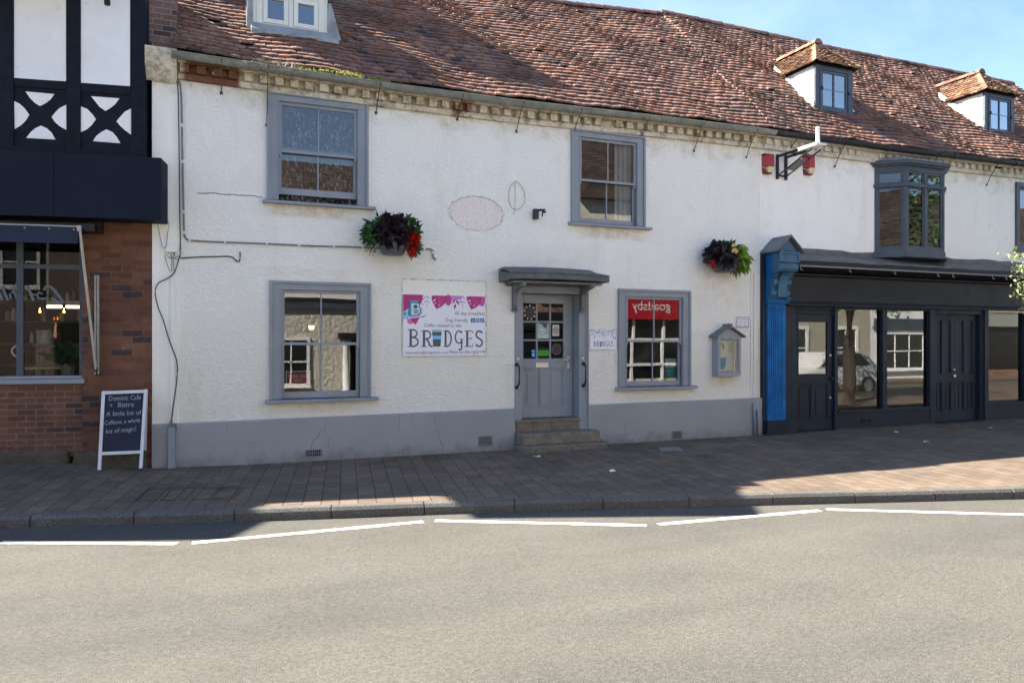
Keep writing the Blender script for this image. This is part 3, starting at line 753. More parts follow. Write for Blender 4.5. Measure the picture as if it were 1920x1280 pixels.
mb.box(lx, rx, yd, yd+.045, tz, Z1); mb.box(lx, rx, yd, yd+.045, 1.245, bz); mb.box(lx, rx, yd, yd+.045, Z0, .62)
cw = (rx-lx)/3; ch_ = (tz-bz)/3
for i in (1, 2): mb.box(lx+cw*i-.014, lx+cw*i+.014, yd+.004, yd+.04, bz, tz)
for j in (1, 2):
    for i in range(3): mb.box(lx+cw*i+(.014 if i else 0), lx+cw*(i+1)-(.014 if i < 2 else 0), yd+.004, yd+.04, bz+ch_*j-.014, bz+ch_*j+.014)
mx = (lx+rx)/2; mb.box(mx-.06, mx+.06, yd, yd+.045, .62, 1.245)
for a, b in ((lx, mx-.06), (mx+.06, rx)):
    mb.box(a, b, yd+.022, yd+.04, .62, 1.245)
    mb.frame(a, b, .62, 1.245, .022, yd+.008, yd+.0215)
    mb.box(a+.075, b-.075, yd+.012, yd+.0215, .70, 1.165)
door = mb.build('door', M['grey'], house, bevel=.003)
mb = MB()
for i in range(3):
    for j in range(3): mb.add([(lx+cw*i, yd+.022, bz+ch_*j), (lx+cw*(i+1), yd+.022, bz+ch_*j), (lx+cw*(i+1), yd+.022, bz+ch_*(j+1)), (lx+cw*i, yd+.022, bz+ch_*(j+1))], [(0, 1, 2, 3)])
mb.build('pane', M['pane'], door)
def cell(i, j): return lx+cw*i+.016, lx+cw*(i+1)-.016, bz+ch_*j+.016, bz+ch_*(j+1)-.016
def sticker(fn, name='sticker'):
    mb = MB(); fn(mb); return mb.build(name, M['tint'], door)
ys = yd+.0225
ys = yd+.019
def st_closed(mb):
    a, b, c, d = cell(1, 1); mb.flat([(a, c+.01), (b, c+.01), (b, d-.01), (a, d-.01)], ys, (.30, .42, .42, 1))
    mb.flat([(a+.06, d-.012), (b-.03, d-.012), (b-.05, d-.10)], ys-.001, (.06, .07, .09, 1))
    put_text(mb, 'Sorry', a+.03, b-.06, c+.135, .040, ys-.001, (.80, .82, .82, 1), .2); put_text(mb, "we're", a+.05, b-.08, c+.085, .030, ys-.001, (.8, .82, .82, 1), .2)
    put_text(mb, 'CLOSED', a+.008, b-.008, c+.02, .048, ys-.001, (.85, .86, .86, 1))
sticker(st_closed, 'notice')
def st_green(mb):
    a, b, c, d = cell(1, 0); mb.flat([(a+.004, c), (b-.004, c), (b-.004, c+.16), (a+.004, c+.165)], ys, (.006, .008, .008, 1))
    mb.flat([(a+.008, c+.03), (b-.008, c+.03), (b-.008, c+.115), (a+.008, c+.115)], ys-.001, (.06, .36, .025, 1))
    for k in range(5): mb.ribbon(arc(a+.035+k*.034, c+.075, .011, .016, 0, 360, 10), .003, ys-.002, (.01, .05, .01, 1))
sticker(st_green, 'rating_sticker')
def st_blue(mb):
    a, b, c, d = cell(0, 0); mb.flat([(b-.07, c+.008), (b-.006, c+.008), (b-.006, c+.13), (b-.07, c+.13)], ys, (.02, .20, .60, 1))
    mb.box(b-.058, b-.020, ys-.002, ys-.001, c+.10, c+.108, (.7, .8, .9, 1)); mb.box(b-.058, b-.03, ys-.002, ys-.001, c+.03, c+.06, (.5, .65, .85, 1))
sticker(st_blue)
def st_round(i, j, cols):
    def f(mb):
        a, b, c, d = cell(i, j); cx, cz = (a+b)/2, (c+d)/2
        for k, r in enumerate((.098, .078, .070, .045, .038, .016)): mb.flat(arc(cx, cz, r, r*1.05, 0, 359, 24)[:-1], ys-.0004*k, cols[k % len(cols)])
        if j == 2:
            for q in range(9): th = q*.7; mb.ribbon([(cx+.085*math.cos(th), cz+.1*math.sin(th)), (cx+.11*math.cos(th+.2), cz+.12*math.sin(th+.2))], .012, ys-.003, (.5, .5, .48, 1))
    return f
sticker(st_round(0, 2, [(.02, .02, .025, 1), (.09, .09, .09, 1), (.02, .02, .02, 1), (.10, .10, .10, 1), (.015, .015, .02, 1), (.09, .09, .09, 1)]))
sticker(st_round(2, 0, [(.012, .013, .016, 1), (.16, .16, .17, 1), (.012, .012, .016, 1), (.12, .12, .13, 1), (.012, .012, .015, 1), (.06, .06, .06, 1)]))
def st_cert(mb):
    a, b, c, d = cell(2, 1); mb.flat([(a+.03, c+.05), (a+.15, c+.05), (a+.15, d-.03), (a+.03, d-.03)], ys, (.50, .50, .47, 1))
    mb.ribbon(arc(a+.09, c+.14, .042, .048, 0, 360, 20), .006, ys-.001, (.06, .06, .06, 1)); mb.flat(arc(a+.09, c+.14, .022, .025, 0, 359, 14)[:-1], ys-.001, (.2, .2, .2, 1))
sticker(st_cert)
mb = MB(); mb.frame(4.855, 5.075, 1.262, 1.338, .018, yd-.012, yd+.001); mb.box(4.872, 5.058, yd-.008, yd-.001, 1.278, 1.322)
lp = mb.build('letter_plate', M['steel'], door, bevel=.002)
mb = MB(); xk = 5.437
mb.box(xk-.022, xk+.022, yd-.010, yd, 1.24, 1.44); mb.tube([(xk, yd-.01, 1.385), (xk, yd-.055, 1.385), (xk-.03, yd-.06, 1.38), (xk-.12, yd-.058, 1.372)], .011, 8); mb.tube([(xk, yd-.02, 1.27), (xk, yd-.004, 1.27)], .014, 10)
mb.build('door_handle', M['steel'], door, bevel=.002)
for xr_, xo in ((5.60, .0), (4.43, .012)):
    mb = MB(); z0, z1 = .965, 1.30; yw = -.012
    mb.tube([(xr_, yw, z1+.02), (xr_, yw-.05, z1+.025), (xr_+xo, yw-.085, z1-.02), (xr_+xo, yw-.09, z1-.1), (xr_+xo, yw-.085, z0+.08), (xr_, yw-.05, z0+.01), (xr_, yw, z0)], [.013, .014, .015, .014, .014, .014, .013], 8)
    mb.tube([(xr_, yw, z1+.02), (xr_, yw-.006, z1+.02)], .03, 10); mb.tube([(xr_, yw, z0), (xr_, yw-.006, z0)], .03, 10)
    mb.build('grab_rail', M['black'], house, smooth=True)
for xr_ in (5.585, 4.45):
    mb = MB(); mb.box(xr_-.02, xr_+.02, -.03, -.012, 1.385, 1.425); mb.tube([(xr_, -.03, 1.405), (xr_, -.045, 1.405)], .012, 8)
    mb.build('lock_plate', M['steel'], house, bevel=.002)
rnd = random.Random(3)
mb = MB(); mb.prism_z([(4.37, -.05), (4.37, -.32), (4.46, -.44), (5.1, -.45), (5.78, -.43), (5.87, -.36), (5.87, -.05)], -.05, .09)
mb.build('step', M['pebble'], house, bevel=.02, label='pebbled concrete slab at the foot of the steps')
mb = MB(); mb.box(4.392, 5.755, -.30, .15, .09, .262); mb.build('step', M['step'], house, bevel=.014)
mb = MB()
for a, b in ((4.42, 4.70), (4.704, 5.03), (5.034, 5.528)): mb.box(a, b, -.03+rnd.uniform(0, .008), .27, .262, .405)
mb.box(4.41, 5.535, -.045, .28, .405, .452)
mb.build('threshold', concrete_mat('stone threshold', (.17, .15, .12, 1), .35, 6), house, bevel=.008)
# lead covered hood over the door
mb = MB(); n = 16
fr = [(lerp(4.135, 5.82, i/n), -.47-.03*math.sin(math.pi*i/n)) for i in range(n+1)]
def hoodz(t): return .014*math.sin(math.pi*min(1, max(0, t)))
vs = []; fs = []
for i in range(n+1):
    t = i/n; x, y = fr[i]; h = hoodz(t)
    vs += [(x, y, 2.615+h), (x, y, 2.70+h), (x, -.0, 2.80+h*1.6-(.03 if i in (0, n) else 0)), (x, 0, 2.60+h)]
for i in range(n):
    for k in range(4): fs.append((i*4+k, i*4+(k+1) % 4, (i+1)*4+(k+1) % 4, (i+1)*4+k))
fs += [(0, 1, 2, 3), (n*4+3, n*4+2, n*4+1, n*4)]
mb.add(vs, fs)
hood = mb.build('door_hood', paint('dark weathered hood', (.10, .11, .118, 1), .65, .35, 6, .4, 30, .3, wear=(.22, .22, .21, 1)), house, bevel=.006)
mb = MB(); vs = []; fs = []
for i in range(n+1):
    t = i/n; x, y = fr[i]; h = hoodz(t); x = lerp(x, 4.98, -.015)
    vs += [(x, y-.012, 2.701+h), (x, y-.012, 2.713+h), (x, -.25, 2.775+h*1.5+.02*math.sin(5*t)), (x, -.003, 2.835+h*1.5-(.035 if i in (0, n) else 0))]
for i in range(n):
    for k in range(3): fs.append((i*4+k, i*4+k+1, (i+1)*4+k+1, (i+1)*4+k))
mb.add(vs, fs); mb.build('hood_lead', paint('dark hood lead', (.085, .09, .095, 1), .6, .35, 5, .4, 18, .4, wear=(.2, .2, .2, 1)), hood)
mb = MB(); mb.box(4.22, 5.74, -.40, -.02, 2.566, 2.602); mb.box(4.24, 5.72, -.045, -.02, 2.54, 2.566); mb.build('hood_soffit', M['grey_old'], hood, bevel=.004)
for xb in (4.345, 5.52):
    mb = MB(); w = .062
    pr = [(-.42, 2.565), (-.42, 2.515), (-.34, 2.50), (-.22, 2.485), (-.14, 2.43), (-.115, 2.34), (-.12, 2.24), (-.10, 2.19), (-.06, 2.16), (-.02, 2.16), (-.02, 2.565)]
    mb.prism_x(pr, xb, xb+w); mb.box(xb-.01, xb+w+.01, -.44, -.02, 2.532, 2.564); mb.box(xb-.012, xb+w+.012, -.10, -.02, 2.14, 2.17)
    mb.build('hood_bracket', M['grey_old'], hood, bevel=.008)
# air bricks in the plinth
def grille(x, z, w, h, nx, nz):
    mb = MB(); mb.frame(x-w/2, x+w/2, z-h/2, z+h/2, .012, -.062, -.047)
    for i in range(1, nx): xx = x-w/2+w*i/nx; mb.box(xx-.005, xx+.005, -.059, -.052, z-h/2+.012, z+h/2-.012)
    for j in range(1, nz): zz = z-h/2+h*j/nz; mb.box(x-w/2+.012, x+w/2-.012, -.0588, -.0505, zz-.005, zz+.005)
    v = mb.build('air_vent', M['airvent'], house)
    mb = MB(); mb.box(x-w/2+.01, x+w/2-.01, -.0535, -.0495, z-h/2+.01, z+h/2-.01); mb.build('vent_void', M['void'], v)
for px, py, w, h, nx, nz in ((588, 849, .235, .10, 9, 2), (910, 826, .215, .15, 5, 7), (1269, 815, .20, .14, 7, 4)):
    p = F(px, py, -.05); grille(p.x, p.z, w, h, nx, nz)
# dormer with off white casement, at the top of the picture
dm = MB(); yf = .60; xa, xb_, zb, zt = .62, 1.575, 6.22, 6.80
mb = MB(); mb.box(xa+.02, xb_-.02, yf+.03, 2.6, 5.9, zt)
dor = mb.build('dormer', M['lead'], house)
mb = MB(); mb.frame(xa-.0, xb_, zb, zt, .085, yf-.02, yf+.05, wb=.07); mb.box((xa+xb_)/2-.035, (xa+xb_)/2+.035, yf-.012, yf+.045, zb+.07, zt-.085)
for a, b in ((xa+.085, (xa+xb_)/2-.035), ((xa+xb_)/2+.035, xb_-.085)): mb.frame(a+.004, b-.004, zb+.074, zt-.09, .062, yf-.03, yf+.03)
mb.box(xa-.05, xb_+.05, yf-.06, yf, zb-.035, zb+.005); mb.box(xa-.05, xa+.0, yf-.01, yf+.07, zb, zt); mb.box(xb_, xb_+.05, yf-.01, yf+.07, zb, zt)
mb.build('casement', M['creamwood'], dor, bevel=.004)
mb = MB()
for a, b in ((xa+.14, (xa+xb_)/2-.09), ((xa+xb_)/2+.09, xb_-.14)): mb.add([(a, yf+.004, zb+.12), (b, yf+.004, zb+.12), (b, yf+.004, zt-.14), (a, yf+.004, zt-.14)], [(0, 1, 2, 3)])
mb.build('pane', M['panedormer'], dor)
mb = MB(); mb.box(xa+.09, xb_-.09, yf+.026, yf+.03, zb+.07, zt-.09); mb.build('reflection_backing', paint('dim blue blind', (.02, .05, .12, 1), .8), dor)  # panel hides the roof behind; its blue stands in for reflected sky
mb = MB()      # lead apron and side soakers
def rz(y): return 5.46+(y-YE)*(8.95-5.46)/(YR-YE)
e = .06
for a, b, y0, y1 in ((xa-.08, xb_+.10, yf-.13, yf-.02),): mb.hexa([(a, y0, rz(y0)+e-.09), (b+.10, y0, rz(y0)+e-.09), (b, y1, rz(y1)+e-.09), (a, y1, rz(y1)+e-.09), (a, y0, rz(y0)+e-.02), (b+.10, y0, rz(y0)+e-.02), (b, y1, rz(y1)+e+.01), (a, y1, rz(y1)+e+.01)])
mb.hexa([(xb_+.05, yf-.04, zb-.10), (xb_+.24, yf-.08, rz(yf-.08)+.02), (xb_+.12, yf+1.0, rz(yf+1.)+.02), (xb_+.03, yf+1.0, rz(yf+1.)), (xb_+.05, yf-.03, zb+.5), (xb_+.10, yf-.03, zb+.5), (xb_+.06, yf+1.0, zt), (xb_+.03, yf+1.0, zt-.01)])
mb.hexa([(xa-.14, yf-.05, rz(yf-.08)+.02), (xa-.05, yf-.04, zb-.1), (xa-.03, yf+1.0, rz(yf+1.)), (xa-.12, yf+1.0, rz(yf+1.)+.02), (xa-.12, yf-.03, zb+.6), (xa-.05, yf-.03, zb+.6), (xa-.03, yf+1.0, zt), (xa-.06, yf+1.0, zt-.01)])
mb.build('lead_flashing', M['lead'], dor, bevel=.006)
mb = MB(); mb.prism_x([(yf-.08, zt+.002), (yf-.08, zt+.05), (2.0, zt+.45), (2.0, zt+.002)], xa-.1, xb_+.1); mb.build('dormer_roof', M['lead'], dor)
# ------------------------------------------------------------------ the shop on the right
shop = thing('shop_building', 'shop with white upper storey over dark navy shopfront, two dormers and a canted bay', 'shop', (13.5, 0, 0))
XR = 21.0
mb = MB(); wall_holes(mb, 9.20, XR, 2.3, 5.36, [(12.1, 13.8, 3.5, 5.0), (16.12, 17.4, 3.68, 5.10)], .012, .32)
M['wall_b'] = None
def wallb():
    b = NB('white shop render'); g = b.n.new('ShaderNodeNewGeometry'); b.P = g.outputs['Position']
    c = b.mix(b.rng(b.noise(.7, 6, .6), .35, .68), (.84, .84, .83, 1), (.88, .88, .86, 1))
    c = b.mix(b.rng(b.noise(4, 6, .7), .56, .8, 0, .4), c, (.60, .58, .54, 1))
    c = b.mix(b.rng(b.noise(22, 6, .75), .68, .76, 0, .8), c, (.25, .24, .23, 1))
    st = b.noise(2.2, 5, .65, b.map((1, 1, .16)))
    c = b.mix(b.rng(st, .52, .74, 0, .25), c, (.56, .53, .47, 1))
    X, Y, Z = b.xyz()
    c = b.mix(b.math('MULTIPLY', b.rng(b.math('ADD', Z, b.rng(b.noise(3, 6), .3, .7, -.2, .2)), 4.85, 5.2, 0, .6), b.rng(b.noise(6, 6, .7), .35, .6)), c, (.5, .46, .38, 1))
    h = b.math('ADD', b.noise(28, 5, .6), b.math('MULTIPLY', b.noise(8, 5), 1.2))
    return b.done(c, .85, b.bump(h, .5, .02), .25)
M['wall_b'] = wallb()
mb.build('wall', M['wall_b'], shop)
mb = MB(); mb.box(9.2, XR, 6.6, 6.9, -.1, 5.3); mb.box(XR-.3, XR, .32, 6.6, -.1, 5.3); mb.box(9.205, 9.4, .34, 6.6, -.1, 5.3); mb.build('rear_wall', M['plaster'], shop)
main_roof(shop, 9.30, XR, 8)
cornice(shop, 9.25, XR, M['cornice_b'], 21, .05)
st = [(FX(px), FZ(px, py)) for px, py in ((1478, 285), (1565, 312), (1738, 325), (1850, 347))]+[(17.5, 4.98), (19.5, 4.98)]
gutter(shop, 9.33, XR, M['black'], st, M['black'])
room(shop, 9.9, XR-.4, .2, 4.2, .0, 2.55, M['roomlight']); room(shop, 9.5, XR-.4, .33, 3.2, 3.0, 5.2, M['dark'])
# ---- shopfront
def edgeT(p0, p1):
    d = Vector((p1[0]-p0[0], p1[1]-p0[1])); L = d.length; d.normalize(); n = Vector((-d.y, d.x))
    return (lambda u, w, z: (p0[0]+d.x*u+n.x*w, p0[1]+d.y*u+n.y*w, z)), L
mb = MB()
mb.box(9.74, XR, -.075, .012, 2.42, 2.875)                       # signboard
mb.prism_x([(-.13, 2.335), (-.13, 2.36), (-.10, 2.40), (-.075, 2.425), (.02, 2.425), (.02, 2.335)], 9.74, XR)
mb.prism_x([(-.075, 2.876), (-.12, 2.895), (-.13, 2.925), (.012, 2.93), (.012, 2.876)], 9.74, XR)
fas = mb.build('shop_fascia', M['charcoal'], shop, bevel=.004)
mb = MB(); mb.prism_x([(.012, 2.931), (-.26, 2.99), (-.37, 3.02), (-.395, 3.06), (-.39, 3.115), (-.35, 3.15), (.012, 3.20)], 9.72, XR)
cas = mb.build('awning_box', M['charcoal'], fas, bevel=.006)
mb = MB(); mb.box(9.74, XR, -.405, -.385, 3.018, 3.048); mb.build('awning_bar', M['airvent'], cas)
for px in (1500, 1592, 1676, 1757, 1785, 1860, 1885):
    x = FX(px, -.36); mb = MB(); mb.tube([(x, -.37, 3.02), (x, -.375, 2.975), (x+.02, -.385, 2.955), (x+.035, -.385, 2.965)], .007, 6); mb.build('awning_hook', M['alu'], cas)
mb = MB(); rnd = random.Random(5); n = 40; vs = []; fs = []
for i in range(n+1):
    x = lerp(9.72, XR, i/n); j = rnd.uniform(-.012, .012)
    vs += [(x, -.40, 3.12+j*.5), (x, -.41, 3.155+j*.5), (x, -.2, 3.235+j), (x, .008, 3.31+j), (x, .008, 3.40+j*1.5)]
for i in range(n):
    for k in range(4): fs.append((i*5+k, i*5+k+1, (i+1)*5+k+1, (i+1)*5+k))
mb.add(vs, fs); mb.build('lead_flashing', paint('grey roofing lead', (.115, .115, .12, 1), .6, .35, 4, .4, 18, .4, wear=(.28, .28, .28, 1)), fas)
# blue pilaster and its console
mb = MB(); mb.box(9.285, 9.70, -.10, .012, .255, 2.36)
for k in range(7): x = 9.325+k*.049; mb.prism_z([(x-.016, -.0995), (x-.008, -.114), (x+.008, -.114), (x+.016, -.0995)], .34, 2.30)
mb.box(9.26, 9.725, -.135, .012, 2.362, 2.40); mb.box(9.245, 9.74, -.155, .012, 2.402, 2.44)
pil = mb.build('pilaster', M['blue'], shop, bevel=.004)
mb = MB(); mb.box(9.235, 9.90, -.16, .012, -.14, .253); mb.build('pilaster_base', M['navy'], pil, bevel=.01)
mb = MB(); mb.box(9.205, 9.258, -.07, .012, -.14, 3.26); mb.box(9.72, 9.90, -.03, .1, .25, 2.334); mb.build('side_board', M['navy'], pil, bevel=.003)
mb = MB()
mb.prism_x([(.012, 2.442), (-.12, 2.442), (-.13, 2.60), (-.17, 2.74), (-.23, 2.83), (-.25, 2.90), (-.25, 3.27), (.012, 3.27)], 9.275, 9.70)
mb.build('console_block', M['blue'], pil, bevel=.004)
mb = MB()
mb.box(9.262, 9.712, -.42, -.251, 3.08, 3.27); mb.frame(9.262, 9.712, 3.08, 3.27, .045, -.436, -.421); 
cyl = [(-.30+.115*math.cos(rad(a)), 2.985+.085*math.sin(rad(a))) for a in range(90, 451, 24)][:-1]
mb.prism_x([(-.25, 2.91), (-.31, 2.90), (-.375, 2.92), (-.41, 2.97), (-.415, 3.03), (-.40, 3.079), (-.25, 3.079)], 9.27, 9.705)
for z, y in ((2.885, -.30), (2.855, -.285), (2.825, -.27)):
    mb.box(9.275, 9.375, y, -.15, z, z+.02); mb.box(9.60, 9.70, y, -.15, z, z+.02)
for xa_, xb2 in ((9.285, 9.385), (9.59, 9.69)):
    pr = [(-.13, 2.46), (-.19, 2.47), (-.225, 2.52), (-.215, 2.58), (-.185, 2.61), (-.205, 2.66), (-.25, 2.70), (-.265, 2.76), (-.24, 2.81), (-.16, 2.82)]
    mb.prism_x(pr, xa_, xb2)
mb.prism_x([(-.13, 2.45), (-.235, 2.47), (-.245, 2.55), (-.26, 2.70), (-.31, 2.84), (-.36, 2.90), (-.16, 2.90)], 9.395, 9.58)
mb.box(9.27, 9.38, -.24, -.12, 2.443, 2.462); mb.box(9.595, 9.705, -.24, -.12, 2.443, 2.462)
mb.prism([(9.29, 3.272), (9.685, 3.272), (9.4875, 3.50)], -.40, .0)
mb.prism([(9.40, 3.285), (9.575, 3.285), (9.4875, 3.385)], -.412, -.401)
mb.build('console', M['bluegrey'], pil, bevel=.005)
mb = MB(); ap = (9.4875, 3.565)
for sx, ex in ((-1, 9.19), (1, 9.785)):
    mb.hexa([(ex, -.475, 3.255), (ap[0], -.475, ap[1]-.035), (ap[0], .01, ap[1]-.035), (ex, .01, 3.255), (ex, -.475, 3.285), (ap[0], -.475, ap[1]), (ap[0], .01, ap[1]), (ex, .01, 3.285)])
mb.build('console_roof', M['grey_old'], pil, bevel=.004)
# ---- joinery of the shopfront
mb = MB()
def post(a, b, y0=-.03, z0=-.05): mb.box(a, b, y0, .15, z0, 2.334)
post(9.902, 9.985); post(10.945, 11.02); post(13.48, 13.64); post(14.96, 15.06, -.02); post(15.075, 15.19, -.045); post(17.5, 17.7); post(18.8, 18.95); post(20.6, XR)
for k in range(3): mb.prism_z([(14.965+k*.033, -.021), (14.975+k*.033, -.034), (14.985+k*.033, -.021)], 0, 2.33)
mb.box(11.02, 13.48, -.05, .16, .315, .365); mb.box(11.02, 13.48, -.02, .2, -.05, .315); mb.box(11.02, 13.48, -.02, .12, 2.295, 2.334)
mb.box(12.185, 12.30, -.025, .12, .365, 2.295); mb.box(11.02, 13.48, -.035, -.02, .02, .05)
mb.box(15.19, 17.5, -.05, .16, .345, .39); mb.box(15.19, 17.5, -.02, .2, -.05, .345); mb.box(16.36, 16.44, -.02, .12, .39, 2.334)
mb.box(17.7, 18.8, .0, .2, -.05, 2.334); mb.box(18.95, 20.6, -.02, .2, -.05, .35)
mb.box(9.985, 10.945, -.01, .12, 2.295, 2.334); mb.frame(9.985, 10.945, 2.19, 2.294, .03, .0, .06); mb.box(10.01, 10.92, .03, .05, 2.21, 2.28)
mb.box(13.64, 14.96, -.03, .1, 2.24, 2.334)
jo = mb.build('shopfront_frame', M['navy'], shop, bevel=.004)
mb = MB()
for a, b, c, d in ((11.02, 12.185, .365, 2.295), (12.30, 13.48, .365, 2.295), (15.19, 16.36, .39, 2.334), (16.44, 17.5, .39, 2.334), (18.95, 20.6, .35, 2.33)):
    mb = MB(); mb.add([(a, .05, c), (b, .05, c), (b, .05, d), (a, .05, d)], [(0, 1, 2, 3)]); mb.build('pane', M['paneflat'], jo)
x = FX(1660, -.02); mb = MB(); mb.frame(11.63+.0, 11.87, .10, .20, .014, -.032, -.019)
for k in range(1, 6): mb.box(11.63+k*.04-.006, 11.63+k*.04+.006, -.028, -.0205, .114, .186)
vt = mb.build('air_vent', M['black'], jo)
def panel_door(x0, x1, z0, z1, y, glazed, parent, cols=2, zs=None):
    mb = MB(); sw = .10
    rails = [z0, z0+.20] if True else None
    mid = z0+.86 if glazed else z0+.80
    mb.box(x0, x0+sw, y, y+.045, z0, z1); mb.box(x1-sw, x1, y, y+.045, z0, z1)
    mb.box(x0+sw, x1-sw, y, y+.045, z0, z0+.2); mb.box(x0+sw, x1-sw, y, y+.045, mid, mid+.17); mb.box(x0+sw, x1-sw, y, y+.045, z1-.12, z1)
    xm = (x0+x1)/2
    mb.box(xm-.04, xm+.04, y, y+.045, z0+.2, mid)
    for a, b in ((x0+sw, xm-.04), (xm+.04, x1-sw)):
        mb.box(a, b, y+.026, y+.04, z0+.2, mid); mb.frame(a, b, z0+.2, mid, .02, y+.008, y+.0255); mb.box(a+.05, b-.05, y+.016, y+.0255, z0+.27, mid-.07)
    if not glazed:
        mb.box(xm-.04, xm+.04, y, y+.045, mid+.17, z1-.12)
        for a, b in ((x0+sw, xm-.04), (xm+.04, x1-sw)):
            mb.box(a, b, y+.026, y+.04, mid+.17, z1-.12); mb.frame(a, b, mid+.17, z1-.12, .02, y+.008, y+.0255)
    else: mb.frame(x0+sw, x1-sw, mid+.17, z1-.12, .022, y-.006, y+.03)
    d = mb.build('door', M['navy'], parent, bevel=.003)
    if glazed:
        mb = MB(); mb.add([(x0+sw, y+.02, mid+.17), (x1-sw, y+.02, mid+.17), (x1-sw, y+.02, z1-.12), (x0+sw, y+.02, z1-.12)], [(0, 1, 2, 3)]); mb.build('pane', M['paneflat'], d)
    return d
d1 = panel_door(9.995, 10.935, .02, 2.185, .03, True, shop)
mb = MB(); mb.tube([(10.885, .03, .98), (10.885, -.03, .98), (10.85, -.035, .98)], .018, 8); mb.lathe([(0, .955), (.03, .96), (.03, 1.0), (0, 1.005)], 10.87, -.03, 10); mb.build('door_knob', M['black'], d1, smooth=True)
for z in (.62, 1.42): mb = MB(); mb.tube([(10.885, .03, z), (10.885, .018, z)], .018, 10); mb.build('door_lock', M['steel'], d1)
for k, (a, b) in enumerate(((13.65, 14.295), (14.30, 14.95))):
    d2 = panel_door(a, b, .04, 2.235, .06, False, shop)
    if k == 0:
        mb = MB(); mb.tube([(14.26, .06, 1.10), (14.26, .03, 1.10)], .02, 10); mb.build('door_lock', M['steel'], d2); mb = MB(); mb.tube([(14.26, .06, .97), (14.26, .02, .97)], .03, 10); mb.build('door_knob', M['steel'], d2)
mb = MB(); mb.box(9.985, 10.945, -.06, .12, -.06, .018); mb.build('threshold', M['navy'], shop, bevel=.006); mb = MB(); mb.box(13.62, 14.98, -.10, .12, -.06, .035); mb.build('threshold', M['navy'], shop, bevel=.006)
mb = MB(); mb.box(10.95, 13.62, -.10, .05, -.02, .022); mb.build('concrete_apron', M['stone'], shop, bevel=.01); mb = MB(); mb.box(15.0, 20, -.08, .05, -.02, .018); mb.build('concrete_apron', M['stone'], shop, bevel=.01)
# ---- canted bay window on the upper floor
PL = [(11.995, .0), (12.41, -.36), (13.46, -.36), (13.875, .0)]
zs0, zt0, ztr = 3.44, 5.02, 4.70
mb = MB()
def off(d): return [(PL[0][0]-d*1.2, .0), (PL[1][0]-d*.55, PL[1][1]-d), (PL[2][0]+d*.55, PL[2][1]-d), (PL[3][0]+d*1.2, .0)]
mb.prism_z(off(.015), 3.34, 3.44); mb.prism_z(off(.05), 3.305, 3.345); bay = mb.build('bay_window', M['greydark'], shop, bevel=.006)
mb = MB(); mb.prism_z(off(.0), 5.02, 5.072); mb.prism_z(off(.05), 5.07, 5.107); mb.prism_z(off(.09), 5.105, 5.17); mb.build('bay_cornice', M['greydark'], bay, bevel=.006)
mb = MB(); o1, o2 = off(.10), off(-.02); vs = [(p[0], p[1], 5.171) for p in o1]+[(p[0], p[1]+.05, 5.25) for p in o2]
mb.add(vs, [(0, 1, 5, 4), (1, 2, 6, 5), (2, 3, 7, 6), (4, 5, 6, 7), (3, 2, 1, 0)]); mb.build('bay_lead', M['lead'], bay)
fm = MB(); pm = MB()
for i in range(3):
    T, L = edgeT(PL[i], PL[i+1]); fm.T = T; pm.T = T
    lights = 2 if i == 1 else 1
    fm.box(-.0, L, .0, .07, zs0, zs0+.055); fm.box(0, L, 0, .07, zt0-.05, zt0); fm.box(-.02, L+.02, -.028, .07, ztr-.03, ztr+.03)
    fm.box(0, .055, 0, .07, zs0+.055, zt0-.05); fm.box(L-.055, L, 0, .07, zs0+.055, zt0-.05)
    if lights == 2: fm.box(L/2-.035, L/2+.035, -.004, .07, zs0+.055, zt0-.05)
    xs = [.055, L-.055] if lights == 1 else [.055, L/2-.035, L/2+.035, L-.055]
    for a, b in zip(xs[::2], xs[1::2]):
        for c, d in ((zs0+.055, ztr-.03), (ztr+.03, zt0-.05)):
            fm.frame(a, b, c, d, .034, .012, .055)
            pm.add([(a+.03, .03, c+.03), (b-.03, .03, c+.03), (b-.03, .03, d-.03), (a+.03, .03, d-.03)], [(0, 1, 2, 3)])
        fm.box(a+.034, b-.034, .02, .045, 4.065, 4.083)
fm.T = None; pm.T = None
fm.build('bay_frame', M['greydark'], bay, bevel=.003); pm.build('pane', M['panesky'], bay)
# ---- sash window at the edge of the picture
mb = MB(); mb.frame(16.10, 17.42, 3.66, 5.12, .10, -.03, .06); mb.frame(16.20, 17.32, 3.76, 5.02, .05, .0, .05); mb.box(16.25, 17.27, .0, .05, 4.37, 4.42); mb.box(16.05, 17.47, -.09, .02, 3.60, 3.66)
w5 = mb.build('sash_window', M['greydark'], shop, bevel=.004)
mb = MB(); mb.add([(16.24, .03, 3.8), (17.28, .03, 3.8), (17.28, .03, 4.98), (16.24, .03, 4.98)], [(0, 1, 2, 3)]); mb.build('pane', M['panesky'], w5)
